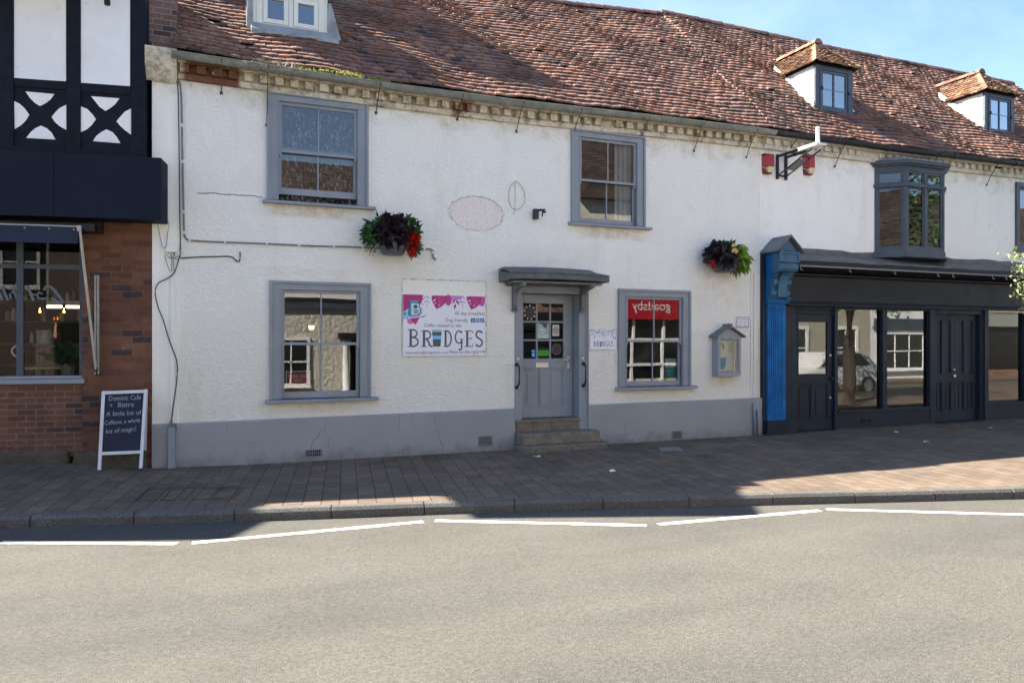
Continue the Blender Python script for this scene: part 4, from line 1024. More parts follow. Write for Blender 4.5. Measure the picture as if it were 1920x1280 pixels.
# ---- the two tiled dormers
def dormer(dx, dy, dz, seed):
    x0, x1, yf, z0, z1 = 11.075+dx, 12.06+dx, .60+dy, 6.21+dz, 7.20+dz
    ym = 3.0
    mb = MB()
    mb.hexa([(x0+.01, yf+.05, 5.8), (x1-.01, yf+.05, 5.8), (x1-.01, ym, 5.8), (x0+.01, ym, 5.8), (x0+.01, yf+.05, z1), (x1-.01, yf+.05, z1), (x1-.01, ym, z1), (x0+.01, ym, z1)])
    d = mb.build('dormer', M['dormerwhite'], shop)
    mb = MB(); mb.frame(x0, x1, z0, z1, .11, yf-.01, yf+.048, wb=.05, wt=.10); mb.box(x0, x0+.11, yf-.01, yf+.048, z0-.12, z0)
    mb.box(x1-.11, x1, yf-.01, yf+.048, z0-.12, z0); mb.box(x0+.11, x1-.11, yf-.005, yf+.048, z0-.12, z0)
    a, b, c, e = x0+.11, x1-.11, z0+.05, z1-.10
    mb.frame(a, b, c, e, .03, yf-.03, yf+.02); mb.frame(a+.034, b-.034, c+.034, e-.034, .05, yf-.012, yf+.03, wb=.07)
    xm = (a+b)/2-.01; mb.box(xm-.018, xm+.018, yf-.008, yf+.025, c+.1, e-.08)
    for q in (a+.08, xm+.018): pass
    cas_ = mb.build('casement', M['greydark'], d, bevel=.004)
    mb = MB(); zz = (c+e)/2+.02; mb.box(a+.084, xm-.018, yf+.0, yf+.014, zz-.008, zz+.008); mb.box(xm+.018, b-.084, yf+.0, yf+.014, zz-.008, zz+.008); mb.build('glazing_bar', M['grey'], cas_)
    mb = MB(); mb.box(a+.02, a+.06, yf-.05, yf-.012, zz-.03, zz+.03); mb.build('window_catch', M['black'], cas_); mb = MB(); mb.box(b-.03, b-.0, yf-.05, yf-.03, zz-.06, zz); mb.build('window_catch', M['black'], cas_)
    mb = MB(); mb.add([(a+.08, yf+.008, c+.1), (b-.08, yf+.008, c+.1), (b-.08, yf+.008, e-.08), (a+.08, yf+.008, e-.08)], [(0, 1, 2, 3)]); mb.build('pane', M['panedormer'], d)
    mb = MB(); mb.box(a+.05, b-.05, yf+.03, yf+.036, c+.05, e-.05); mb.build('reflection_backing', paint('pale blue blind', (.10, .17, .28, 1), .8), d)  # backing panel, blue of the reflected sky put into its colour
    mb = MB(); e_ = .055
    for s_, xx in ((-1, x0), (1, x1)):
        vs = []
        for t in range(9):
            y = lerp(yf-.14, yf+1.12, t/8); w = .05+.015*math.sin(3*t)
            h = max(0, min(.13, (y-yf+.14)*1.2))
            vs += [(xx+s_*.004, y if t else yf-.02, rz(y)+e_+h), (xx+s_*(w if s_ < 0 else w+.11*(1-t/8)), y, rz(y)+e_-.012)]
        mb.add(vs, [(2*i, 2*i+1, 2*i+3, 2*i+2) for i in range(8)])
    vs = []
    for i in range(9):
        x = lerp(x0-.05, x1+.16, i/8); j = random.uniform(-.02, .02); vs += [(x, yf-.015, z0-.10), (x, yf-.16+j, rz(yf-.16)+e_-.02)]
    mb.add(vs, [(2*i, 2*i+2, 2*i+3, 2*i+1) for i in range(8)])
    fl = mb.build('lead_flashing', paint('mortar fillet', (.46, .46, .42, 1), .85, .25, 6, .5, 30, .2), d); mo = fl.modifiers.new('thick', 'SOLIDIFY'); mo.thickness = .012
    # hipped tiled roof: eaves overhang, apex set back
    oh = .085; ex0, ex1, ey, ez = x0-oh, x1+oh, yf-oh-.03, z1-.03
    cx = (x0+x1)/2; ay, az = yf+.50, z1+.60; ridge_end = 2.45+dy
    def swell(u, v): return 0
    mb = MB()
    hw = (ex1-ex0)/2; L1 = math.hypot(hw, az-ez); U = Vector((0, 1, 0)); V = Vector((hw, 0, az-ez)).normalized(); N = Vector((-V.z, 0, V.x))
    back = lambda v: lerp(1.62, 2.75+dy-ey-.35, v/L1)
    tiles(mb, Vector((ex0, ey, ez)), U, V, N, lambda v: (ay-ey)*v/L1+.06, back, L1-.04, gauge=.092, tw=.16, seed=seed, colf=dcol)
    V2 = Vector((-hw, 0, az-ez)).normalized(); N2 = Vector((V2.z*1, 0, -V2.x)); 
    tiles(mb, Vector((ex1, ey, ez)), U, V2, Vector((abs(N2.x), 0, abs(N2.z))), lambda v: (ay-ey)*v/L1+.06, back, L1-.04, gauge=.092, tw=.16, seed=seed+1, colf=dcol)
    V3 = Vector((0, ay-ey, az-ez)); L3 = V3.length; V3.normalize(); N3 = Vector((0, -V3.z, V3.y))
    tiles(mb, Vector((ex0, ey, ez)), Vector((1, 0, 0)), V3, N3, lambda v: hw*v/L3+.05, lambda v: 2*hw-hw*v/L3-.05, L3-.04, gauge=.092, tw=.16, seed=seed+2, colf=dcol)
    # bonnet tiles wrapped round each hip, one per course
    nb_ = 8
    rr = random.Random(seed+3)
    for (sx, side) in ((ex0, -1), (ex1, 1)):
        for k in range(nb_):
            t0 = k/nb_; t1 = (k+1.5)/nb_
            p0 = Vector((lerp(sx, cx, t0), lerp(ey, ay, t0), lerp(ez, az, t0))); p1 = Vector((lerp(sx, cx, t1), lerp(ey, ay, t1), lerp(ez, az, t1)))
            col = dcol(rr); vs = []; m_ = 9
            for p, lift in ((p0, .055), (p1, .028), (p0+Vector((0, 0, -.022)), .055)):
                for q in range(m_):
                    a_ = (q/(m_-1)-.5)*2; wv = .15*a_
                    # run across the hip: one half follows the side slope, the other the front slope
                    if a_ < 0: o = Vector((0, -wv*1.0, -abs(wv)*.10)) if False else Vector((0, abs(wv), 0))
                    else: o = Vector((-side*abs(wv), 0, 0))
                    vs.append(tuple(p+o+Vector((side*.03*(1-abs(a_)), -.03*(1-abs(a_)), lift*(1-.55*a_*a_)+.0))))
            mb.add(vs, [(q, q+1, m_+q+1, m_+q) for q in range(m_-1)]+[(2*m_+q, 2*m_+q+1, q+1, q) for q in range(m_-1)], col)
    yy = ay-.10
    while yy < 2.7+dy:
        col = dcol(rr); vs = []
        for y, r in ((yy, .10), (yy+.30, .092)):
            for k in range(7): th = math.pi*k/6; vs.append((cx+r*math.cos(th)*1.1, y, az+.0+r*math.sin(th)))
        mb.add(vs, [(k, k+1, k+8, k+7) for k in range(6)]+[tuple(range(7))], col); yy += .29
    mb.build('dormer_roof', M['tile'], d)
    mb = MB(); i_ = .05
    vs = [(ex0+i_, ey+i_, ez-.012), (ex1-i_, ey+i_, ez-.012), (ex1-i_, 3.0, ez-.012), (ex0+i_, 3.0, ez-.012), (cx, ay+.03, az-.03), (cx, 3.0, az-.03)]
    mb.add(vs, [(0, 1, 4), (1, 2, 5, 4), (3, 0, 4, 5), (2, 3, 5), (3, 2, 1, 0)]); mb.build('roof_deck', M['deck'], d)
    return d
def dcol(r):
    c = r.choice([(.42, .24, .16), (.36, .19, .13), (.48, .30, .19), (.30, .16, .12), (.44, .30, .20), (.24, .15, .11), (.50, .34, .22)]); k = r.uniform(.55, .92); return (c[0]*k, c[1]*k, c[2]*k, 1)
dormer(0, 0, 0, 31); dormer(5.10, .14, .14, 41)
# ------------------------------------------------------------------ the timbered building on the left, turned nine degrees
TH = rad(9); CXL, CYL = -.705, -.015
def LT(u, w, z): return (CXL+u*math.cos(TH)+w*math.sin(TH), CYL-u*math.sin(TH)+w*math.cos(TH), z)
def LU(px, w=0):
    d = ray(px, 640); sn, cs = math.sin(TH), math.cos(TH)
    t = (w+CXL*sn+(CYL+DIST)*cs)/(d[0]*sn+d[1]*cs)
    x, y = t*d[0], -DIST+t*d[1]
    return (x-CXL)*cs-(y-CYL)*sn
def LP(px, py, w=0):
    d = ray(px, py); sn, cs = math.sin(TH), math.cos(TH)
    t = (w+CXL*sn+(CYL+DIST)*cs)/(d[0]*sn+d[1]*cs)
    x, y = t*d[0], -DIST+t*d[1]
    return ((x-CXL)*cs-(y-CYL)*sn, EYE+t*d[2])
bist = thing('timbered_building', 'black and white timber framed building with navy fascia over a brick bistro front', 'building', LT(-2.0, 0, 0))
BM = brick_mat('rough red brick', (.105, .046, .030, 1), (.178, .080, .050, 1), (.115, .085, .068, 1), .25, .083, .007)
BM2 = brick_mat('smooth red brick', (.122, .054, .036, 1), (.172, .080, .053, 1), (.15, .12, .10, 1), .215, .075, .010)
UL = -9.5
mb = MB(LT); u0, u1 = LU(154), -.005
mb.box(u0, u1, .0, .5, -.1, 3.30); mb.build('brick_pier', BM, bist, bevel=.008)
mb = MB(LT); mb.box(UL, u0-.002, .03, .4, .22, 1.145); mb.box(UL, UL+.4, .03, .5, 1.145, 3.3); mb.build('brick_wall', BM2, bist)
mb = MB(LT); mb.box(UL, LU(130), -.035, .35, -.1, .30); mb.build('stone_base', M['stone'], bist, bevel=.03)
mb = MB(LT); a = LU(129); mb.hexa([(a, -.13, -.1), (-.03, -.13, -.1), (-.03, .0, -.1), (a, .0, -.1), (a+.09, -.09, .29), (-.05, -.10, .27), (-.05, .0, .30), (a+.10, .0, .30)]); mb.build('stone_base', M['stone'], bist, bevel=.035)
mb = MB(LT); mb.prism_x([(-.06, 1.15), (-.075, 1.165), (-.07, 1.20), (.09, 1.235), (.09, 1.15)], UL, u0+.06) if False else mb.box(UL+.4, u0+.035, -.05, .16, 1.147, 1.205)
mb.box(UL+.4, u0-.004, .02, .16, 1.206, 1.245); mb.build('sill', M['grey'], bist, bevel=.006)
mb = MB(LT); ww = .07
mb.box(u0-.055, u0-.003, ww, ww+.07, 1.245, 3.2); mb.box(UL+.4, u0-.055, ww, ww+.07, 3.02, 3.1); mb.box(LU(30, ww)-.0, LU(43, ww), ww+.005, ww+.06, 1.246, 3.0); mb.box(UL+.4, UL+.47, ww, ww+.07, 1.245, 3.1)
mb.box(UL+.4, u0-.056, ww+.01, ww+.04, 2.60, 2.66)
wfr = mb.build('shop_window', M['greydark'], bist, bevel=.003)
mb = MB(LT); mb.add([(UL+.45, ww+.03, 1.246), (u0-.05, ww+.03, 1.246), (u0-.05, ww+.03, 3.05), (UL+.45, ww+.03, 3.05)], [(0, 1, 2, 3)])
mb.build('pane', M['panedim'], wfr)
# mirrored shop name reflected from across the street, painted as strokes on the glass
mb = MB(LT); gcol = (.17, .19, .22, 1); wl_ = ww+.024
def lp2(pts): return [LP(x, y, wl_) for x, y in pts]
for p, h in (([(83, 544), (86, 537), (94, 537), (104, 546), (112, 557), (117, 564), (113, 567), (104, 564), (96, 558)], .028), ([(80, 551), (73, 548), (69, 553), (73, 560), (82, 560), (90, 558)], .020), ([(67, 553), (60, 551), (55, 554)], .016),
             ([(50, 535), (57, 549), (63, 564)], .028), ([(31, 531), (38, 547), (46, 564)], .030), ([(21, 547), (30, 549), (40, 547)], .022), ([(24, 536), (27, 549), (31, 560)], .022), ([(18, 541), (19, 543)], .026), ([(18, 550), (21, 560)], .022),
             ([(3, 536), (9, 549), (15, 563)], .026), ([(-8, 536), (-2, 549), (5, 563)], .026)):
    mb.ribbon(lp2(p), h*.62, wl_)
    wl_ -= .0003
mb.build('reflected_lettering', paint('painted lettering reflection', (.12, .14, .16, 1), .6), wfr)
cx_, cz_ = LP(33, 658, ww+.022); mb = MB(LT); mb.ribbon(arc(cx_, cz_, .065, .065, 0, 360, 24), .010, ww+.022)
mb.build('window_emblem', paint('grey etched emblem', (.26, .27, .28, 1), .6), wfr)
# fascia box
fu1, fz1 = LP(302, 296, -.36); fu1b, fzb = LP(302, 412, -.36)
mb = MB(LT); mb.hexa([(UL, -.36, fzb-.05), (fu1, -.36, fzb), (fu1, .02, fzb), (UL, .02, fzb-.05), (UL, -.36, fz1-.02), (fu1, -.36, fz1), (fu1, .02, fz1), (UL, .02, fz1-.02)])
fx_ = mb.build('shop_fascia', M['fascia'], bist, bevel=.004)
mb = MB(LT); q = LU(101, -.36); mb.box(q-.004, q+.004, -.3615, -.3595, fzb-.02, fz1-.012); mb.build('panel_joint', M['void'], fx_)
mb = MB(LT); mb.box(UL+.2, LU(178, -.22), -.24, .0, fzb-.16, fzb-.052); aw = mb.build('awning', M['black'], bist, bevel=.012)
vt_u, vt_z = LP(146, 426, -.40); _, vb_z = LP(146, 457, -.40)
mb = MB(LT); mb.box(UL+.2, vt_u, -.405, -.395, vb_z, vt_z); mb.add([(UL+.2, -.39, vt_z-.01), (vt_u, -.39, vt_z-.01), (vt_u, -.2, fzb-.1), (UL+.2, -.2, fzb-.1)], [(0, 1, 2, 3)])
mb.build('awning_valance', paint('navy awning canvas', (.022, .031, .058, 1), .8, .12, 2, .2, 60, .2), aw)
mb = MB(LT); mb.tube([(UL+.2, -.40, vt_z+.008), (vt_u+.01, -.40, vt_z+.008)], .010, 8); mb.box(vt_u-.005, vt_u+.04, -.42, -.385, vt_z-.05, vt_z+.02)
for px in (46, 92, 138): uu = LU(px, -.41); mb.tube([(uu, -.406, vt_z-.03), (uu, -.41, vt_z-.03)], .009, 8)
mb.build('awning_front_bar', M['alu'], aw)
au, az_ = LP(180, 697, -.06); mb = MB(LT); mb.tube([(vt_u+.02, -.40, vt_z-.02), (au, -.06, az_+.03)], .017, 8); mb.build('awning_arm', M['alu'], aw)
ru, rzt = LP(182, 516, -.03); mb = MB(LT); mb.box(ru-.024, ru-.011, -.05, -.001, az_-.03, rzt); mb.box(ru+.011, ru+.024, -.05, -.001, az_-.03, rzt); mb.box(ru-.011, ru+.011, -.012, -.001, az_, rzt)
mb.build('awning_rail', M['alu'], aw)
mb = MB(LT); mb.box(ru-.026, ru+.026, -.055, -.0, az_-.05, az_-.031); mb.box(ru-.022, ru+.016, -.075, -.05, az_, az_+.06); b_u, b_z = LP(186, 425, -.08); mb.box(b_u-.08, b_u+.03, -.09, -.002, b_z-.09, b_z+.06); mb.tube([(b_u-.02, -.1, b_z), (b_u+.01, -.1, b_z-.06)], .02, 8)
mb.build('awning_bracket', M['black'], aw)
# upper storey: timber framing with plaster panels
wt = -.10
mb = MB(LT); tz0 = fz1-.03; tr = LU(272, wt)
mb.box(-3.1, tr, wt, .3, tz0, 6.15); mb.box(UL, -3.1, wt, .3, tz0, 5.45); fr_ = mb.build('timber_frame', M['timber'], bist, bevel=.01)
def panel(poly, w=wt, d=.006, name='plaster_panel'):
    mb = MB(LT); mb.prism([LP(x, y, w) for x, y in poly], w-d, w+.004); return mb.build(name, M['plaster'], bist)
def big(pa, pb, ya, yb):
    a, za = LP(pa, ya, wt); b, zb_ = LP(pb, yb, wt)
    mb = MB(LT); mb.prism([(a, za), (b, zb_), (b, 6.08), (a, 6.08)], wt-.006, wt+.004); mb.build('plaster_panel', M['plaster'], bist)
big(26.5, 124, 147, 153); big(152, 244, 156.5, 162.5); big(-90, -1, 141, 146)
for poly in ([(48, 172), (102, 177), (95, 187), (86, 194), (75, 199.5), (65, 193), (56, 184)], [(27, 190), (37, 195), (46, 203), (55, 215.5), (49, 226), (40, 235), (28, 242.5)], [(124.5, 197), (112, 203), (104, 211), (97, 220), (103, 229), (112, 237), (124.5, 244)], [(49.5, 259), (57, 249), (66, 241), (77, 236), (88, 241), (97, 249), (104, 262)],
             [(171, 181), (224, 185), (216, 196), (207, 203), (198, 208.5), (187, 201)], [(152, 200), (164, 205), (173, 214), (180, 224), (172, 235), (163, 243), (152, 248)], [(246, 204), (234, 210), (226, 219), (218.5, 228), (226, 237), (235, 245), (246, 253)], [(174.5, 265), (181, 255), (190, 248), (200, 243), (211, 248), (219, 257), (226, 269)]):
    panel(poly)
# raised edges of the main timbers
mb = MB(LT)
def beam(x0, y0, x1, y1, w=wt-.018):
    a, za = LP(x0, y0, w); b, zb_ = LP(x1, y1, w); mb.box(a, b, w, wt+.01, min(za, zb_), max(za, zb_))
u_ = lambda px: LU(px, wt-.02)
for pa, pb in ((-1, 25.5), (125, 151), (245.5, 272)): mb.box(u_(pa), u_(pb), wt-.022, wt+.01, tz0+.1, 6.12)
for pa, pb, ya, yb in ((26, 124.5, 149, 170), (151.5, 245, 158, 180)):
    _, z1_ = LP((pa+pb)/2, ya+1, wt); _, z2_ = LP((pa+pb)/2, yb-4, wt); mb.box(u_(pa), u_(pb), wt-.014, wt+.01, z2_, z1_)
mb.box(UL, tr+.0, wt-.03, wt+.01, tz0-.02, tz0+.13)
mb.build('timber_posts', M['timber'], bist, bevel=.008)
mb = MB(LT); lu, lz = LP(203, 12, wt-.12); mb.tube([(lu-.03, wt-.0, lz+.35), (lu-.02, wt-.14, lz+.25), (lu, wt-.16, lz)], .035, 10); mb.build('wall_spotlight', M['black'], bist, smooth=True)
# roof above the picture: unseen pieces and stacks shaped to shade tiles and road
def BZ(y): return 5.8+(y+.76)*.985
mb = MB()
e0, e1 = (-.90, -.76), (-4.25, .40)
def gab(x, y): return (x, y)
A_, B_, C_, D_ = (-1.62, -.86, 6.14), (-4.4, .14, 6.14), (-4.4, 9., 6.14), (-1.62, 8., 6.14)
R1, R2 = (-4.1, 2.6, 9.3), (-4.4, 3.2, 9.3)
mb.add([A_, B_, C_, D_, R1, R2, (-4.1, 5.4, 9.3), (-4.4, 5.6, 9.3)], [(0, 4, 5, 1), (0, 3, 6, 4), (3, 2, 7, 6), (4, 6, 7, 5), (1, 5, 7, 2), (3, 0, 1, 2)])
rb = mb.build('roof', M['tile'], bist)
def shade_roof(xa, ya, xb, yb_, z):
    p2 = [(0, z), (4, z+3.6), (8, z), (8, z-.75), (0, z-.75)]; mb = MB(); mb.add([(xa, ya+y, q) for y, q in p2]+[(xb, yb_+y, q) for y, q in p2], [tuple(range(5)), tuple(range(9, 4, -1))]+[(i, (i+1) % 5, (i+1) % 5+5, i+5) for i in range(5)]); mb.build('roof', M['tile'], bist)
shade_roof(-4.41, 1.25, -6.7, 1.60, 6.2)  # unseen set-back roof piece, shaped to leave the lit notch by the kerb
mb = MB(); mb.add([(-6.72, .24, 6.15), (-10.5, 1.5, 6.15), (-10.5, 9, 6.15), (-6.72, 8, 6.15), (-9.2, 3.9, 9.4), (-10.5, 4.4, 9.4)], [(0, 4, 5, 1), (0, 3, 4), (3, 2, 5, 4), (1, 5, 2), (3, 0, 1, 2)]); mb.build('roof', M['tile'], bist)  # unseen hipped piece, added to shade the road at the left
mb = MB(); mb.box(-1.9, -.95, 2.36, 3.2, 5.6, 9.6); mb.build('chimney', BM, bist, bevel=.02); mb = MB(); mb.box(-2.3, -.95, 3.7, 5.2, 5.6, 11.75); mb.build('chimney', BM, bist, bevel=.02)  # stacks out of view, sized for the shade on the house tiles
# shell round the bistro room, open to the window
mb = MB(LT); mb.box(UL-.1, -.01, 4.4, 4.6, -.1, 6.2); mb.box(UL-.1, UL, .3, 4.4, -.1, 6.2); mb.box(-.09, -.01, .5, 4.4, -.1, 6.2); mb.box(UL, -.09, .3, 4.4, 3.32, 3.5)
mb.build('rear_wall', M['dark'], bist)
# ------------------------------------------------------------------ things on the white wall
def plate(x0, x1, z0, z1, y0, y1, mat, root, name='board', bevel=.002):
    mb = MB(); mb.box(x0, x1, y0, y1, z0, z1); return mb.build(name, mat, root, bevel=bevel)
M['signwhite'] = paint('white printed board', (.74, .74, .80, 1), .4, .03, 2, .03, 30, .4)
MG = (.42, .03, .19, 1); MG2 = (.50, .10, .33, 1); LIL = (.52, .40, .62, 1); INK = (.075, .090, .115, 1); TEAL = (.03, .22, .34, 1); SKY = (.22, .50, .78, 1)
bx0, bx1, bz0, bz1 = 2.622, 3.905, 1.462, 2.372
ban = thing('cafe_sign', 'large white cafe banner with pink leaves, a coffee bag and the word BRIDGES', 'sign', (3.26, 0, 1.46))
plate(bx0, bx1, bz0, bz1, -.028, -.006, M['signwhite'], ban, 'board')
def B(X, Y): return (bx0+(X-100)/1095*(bx1-bx0), bz1-(Y-300)/812*(bz1-bz0))
def BP(l): return [B(x, y) for x, y in l]
yb = -.0285
pr = MB()
pr.flat(BP([(100, 300), (345, 300), (352, 360), (325, 420), (300, 440), (180, 470), (135, 515), (101, 530)]), yb, MG)
for q in range(14): x = 340+random.uniform(-20, 15); pr.flat(BP([(x-9, 310+q*9), (x+14, 306+q*9), (x+2, 322+q*9)]), yb-.0002-q*.00003, MG)
for x0_ in (405, 885):
    for k, yy in enumerate((330, 385)):
        pr.flat(BP([(x0_-50, yy+35), (x0_-30, yy), (x0_, yy-18), (x0_+30, yy), (x0_+48, yy+32), (x0_+20, yy+14), (x0_, yy+8), (x0_-20, yy+14)]), yb-.0003-k*.0001, LIL)
    pr.flat(BP([(x0_-8, 405), (x0_+8, 405), (x0_+4, 468), (x0_-4, 468)]), yb-.0006, (.62, .35, .58, 1))
pr.flat(BP([(712, 303), (905, 303), (840, 345), (790, 362), (725, 366)]), yb-.0002, (.56, .22, .52, 1))
for x0_, w_ in ((465, 1.), (935, 1.)):
    pts = [(0, 10), (40, 2), (215, 4), (200, 70), (175, 115), (135, 150), (68, 185), (40, 140), (10, 80)]
    pr.flat(BP([(x0_+a*w_, 303+b_) for a, b_ in pts]), yb-.0005, MG)
    for (a, b_), (c_, d_) in (((15, 85), (60, 45)), ((32, 125), (66, 88)), ((90, 140), (112, 118))):
        pr.flat(BP([(x0_+a, 303+b_), (x0_+a+16, 303+b_-22), (x0_+c_, 303+d_), (x0_+c_-12, 303+d_+24)]), yb-.0007, (.80, .74, .82, 1))
    for k in range(4): pr.ribbon(BP([(x0_+70+k*30, 310+k*6), (x0_+100+k*18, 360+k*14), (x0_+95+k*12, 420+k*3)]), .0035, yb-.0008, MG2)
pr.flat(BP([(690+45*math.cos(a*.4), 365+75*math.sin(a*.4)) for a in range(16)]), yb-.0004, (.45, .06, .28, 1))
pr.flat(BP([(1120, 306), (1192, 306), (1192, 380), (1175, 432), (1140, 438), (1115, 420)]), yb-.0004, (.50, .09, .36, 1))
for (a, b_, c_, d_) in ((790, 350, 735, 410), (790, 350, 835, 430), (785, 400, 772, 490), (800, 340, 828, 350)):
    mxx, myy = (a+c_)/2, (b_+d_)/2; nx, ny = -(d_-b_)*.18, (c_-a)*.18
    pr.flat(BP([(a, b_), (mxx+nx, myy+ny), (c_, d_), (mxx-nx, myy-ny)]), yb-.0009, (.28, .05, .16, 1))
for (a, b_) in ((850, 350), (865, 385), (840, 380), (860, 320)): pr.flat(BP([(a-12, b_), (a, b_-14), (a+12, b_), (a, b_+14)]), yb-.0009, (.5, .16, .48, 1))
# coffee bag
pr.flat(BP([(101, 545), (150, 520), (175, 470), (330, 500), (352, 540), (300, 590), (190, 605), (101, 628)]), yb-.0005, SKY)
pr.flat(BP([(101, 540), (135, 535), (140, 560), (101, 575)]), yb-.0006, TEAL)
pr.flat(BP([(180, 372), (300, 376), (308, 400), (335, 548), (300, 578), (190, 584), (163, 568), (178, 400)]), yb-.0010, (.02, .10, .17, 1))
pr.flat(BP([(186, 378), (296, 382), (300, 402), (186, 400)]), yb-.0012, (.10, .36, .50, 1)); pr.flat(BP([(188, 406), (205, 410), (196, 570), (172, 562)]), yb-.0012, (.05, .27, .40, 1))
pr.flat(BP([(205, 412), (298, 416), (322, 545), (290, 566), (203, 572)]), yb-.0012, (.50, .68, .76, 1))
pr.flat(BP([(258+30*math.cos(a*.5), 458+27*math.sin(a*.5)) for a in range(13)]), yb-.0014, INK)
for x0_, y0_, x1_, y1_ in ((236, 500, 296, 518), (234, 528, 304, 546)): pr.flat(BP([(x0_, y0_), (x1_, y0_+2), (x1_+3, y1_), (x0_, y1_-2)]), yb-.0014, INK)
pr.ribbon(BP([(325, 470), (345, 475), (342, 500), (330, 512)]), .005, yb-.0012, (.03, .16, .25, 1))
pr.flat(BP([(185, 615), (300, 600), (330, 585), (290, 640), (262, 698), (225, 670)]), yb-.0008, (.50, .03, .16, 1))
for k in range(12): x = 140+k*5.5; pr.flat(BP([(x, 620+(k*37) % 60), (x+26, 612+(k*37) % 60), (x+14, 640+(k*37) % 60)]), yb-.0007-.00003*k, (.52, .04, .20, 1))
for k in range(10): x = 320+k*7; pr.flat(BP([(x, 590-k*4+(k*29) % 26), (x+18, 582-k*4+(k*29) % 26), (x+8, 602-k*4+(k*29) % 26)]), yb-.0007-.00003*k, (.52, .05, .22, 1))
pr.build('leaf_artwork', M['tint'], ban)
tx = MB()
H = lambda px_: px_/812*(bz1-bz0)
def bt(s, X0, X1, Y, cap, shear=.12): a, z = B(X0, Y); b_, _ = B(X1, Y); put_text(tx, s, a, b_, z, H(cap), yb-.0016, INK, shear)
bt('All day breakfast', 768, 1186, 560, 46); bt('Dog friendly', 650, 955, 652, 46); bt('Coffee roasted on site', 368, 862, 725, 46)
bt('reservations@bridgescafe.co.uk', 120, 685, 1080, 34); bt('Menu on the right', 700, 1098, 1078, 44)
tx.ribbon(BP([(1100, 1056), (1175, 1056)]), .004, yb-.0016, INK); tx.flat(BP([(1165, 1040), (1192, 1056), (1165, 1072)]), yb-.0018, INK)
for ch, a, b_ in (('B', 158, 295), ('R', 330, 478), ('D', 622, 738), ('G', 775, 892), ('E', 912, 1025), ('S', 1058, 1162)):
    x0_, z1_ = B(a, 758 if ch in 'B' else 772); x1_, z0_ = B(b_, 988); serif(tx, ch, x0_, x1_, z0_, z1_, yb-.0010, INK)
tx.flat(BP([(474, 790), (602, 790), (585, 985), (490, 985)]), yb-.0010, (.085, .095, .105, 1)); tx.flat(BP([(466, 768), (606, 768), (604, 790), (470, 790)]), yb-.0011, (.28, .52, .62, 1)); tx.flat(BP([(480, 757), (592, 757), (596, 768), (476, 768)]), yb-.0011, (.35, .56, .66, 1))
tx.flat(BP([(478, 840), (598, 840), (594, 888), (482, 888)]), yb-.0013, (.16, .47, .80, 1))
tx.build('lettering', M['tint'], ban)
ic = MB(); IB = (.02, .14, .40, 1); WH = (.72, .78, .86, 1)
for k, X in enumerate((995, 1059, 1124)):
    ic.flat(BP([(X, 602), (X+56, 602), (X+56, 660), (X, 660)]), yb-.0016, IB)
a, z = B(1014, 655); b_, _ = B(1033, 655); put_text(ic, 'f', a, b_, z, H(36), yb-.0019, WH)
ic.ribbon(BP([(1069, 612), (1105, 612), (1105, 650), (1069, 650), (1069, 612)]), .0025, yb-.0019, WH); cc = B(1087, 631); ic.ribbon(arc(cc[0], cc[1], .010, .010, 0, 360, 14), .0022, yb-.0021, WH)
ic.ribbon(BP([(1154, 612), (1154, 642), (1144, 652), (1136, 644), (1144, 636)]), .0035, yb-.0019, WH); ic.ribbon(BP([(1154, 612), (1162, 622), (1172, 624)]), .003, yb-.0021, WH)
ic.build('social_icons', M['tint'], ban)

sg = thing('cafe_sign', 'small white BRIDGES plate with navy leaf border fixed between front door and window', 'sign', (5.97, 0, 1.55))
sx0, sx1, sz0, sz1 = 5.722, 6.214, 1.548, 1.882
plate(sx0, sx1, sz0, sz1, -.020, -.006, M['signwhite'], sg)
def Q(X, Y): return (sx0+(X-228)/822*(sx1-sx0), sz1-(Y-265)/610*(sz1-sz0))
ar = MB(); rnd = random.Random(12)
for k in range(150):
    X = rnd.uniform(240, 1030); Y = 275+rnd.random()**1.3*(250-60*math.cos((X-640)/120)*.5); L = rnd.uniform(28, 62); th = rnd.uniform(0, 6.28); c_ = rnd.choice([(.02, .04, .09, 1), (.03, .09, .16, 1), (.10, .22, .33, 1), (.20, .34, .45, 1), (.01, .02, .05, 1)])
    ux, uy = math.cos(th)*L/2, math.sin(th)*L/2; p = [(X-ux, Y-uy), (X-uy*.35, Y+ux*.35), (X+ux, Y+uy), (X+uy*.35, Y-ux*.35)]
    ar.flat([Q(min(1045, max(232, a)), max(268, b_)) for a, b_ in p], -.0203-k*.00001, c_)
ar.build('leaf_artwork', M['tint'], sg)
tx = MB()
for ch, a, b_ in (('B', 335, 410), ('R', 432, 512), ('D', 612, 680), ('G', 700, 768), ('E', 795, 860), ('S', 880, 945)):
    x0_, z1_ = Q(a, 628); x1_, z0_ = Q(b_, 778); serif(tx, ch, x0_, x1_, z0_, z1_, -.0215, (.03, .045, .08, 1))
tx.flat([Q(*p) for p in ((522, 645), (595, 645), (585, 778), (532, 778))], -.0215, (.04, .06, .08, 1)); tx.flat([Q(*p) for p in ((522, 645), (597, 645), (597, 668), (522, 668))], -.0218, (.10, .04, .28, 1)); tx.flat([Q(*p) for p in ((524, 690), (593, 690), (590, 715), (527, 715))], -.0218, (.5, .55, .68, 1))
tx.build('lettering', M['tint'], sg)
mb = MB()
for X, Y in ((268, 835), (1000, 830), (268, 300), (1000, 300)): a, z = Q(X, Y); mb.tube([(a, -.019, z), (a, -.026, z)], .007, 8)
mb.build('fixing_screw', M['steel'], sg)

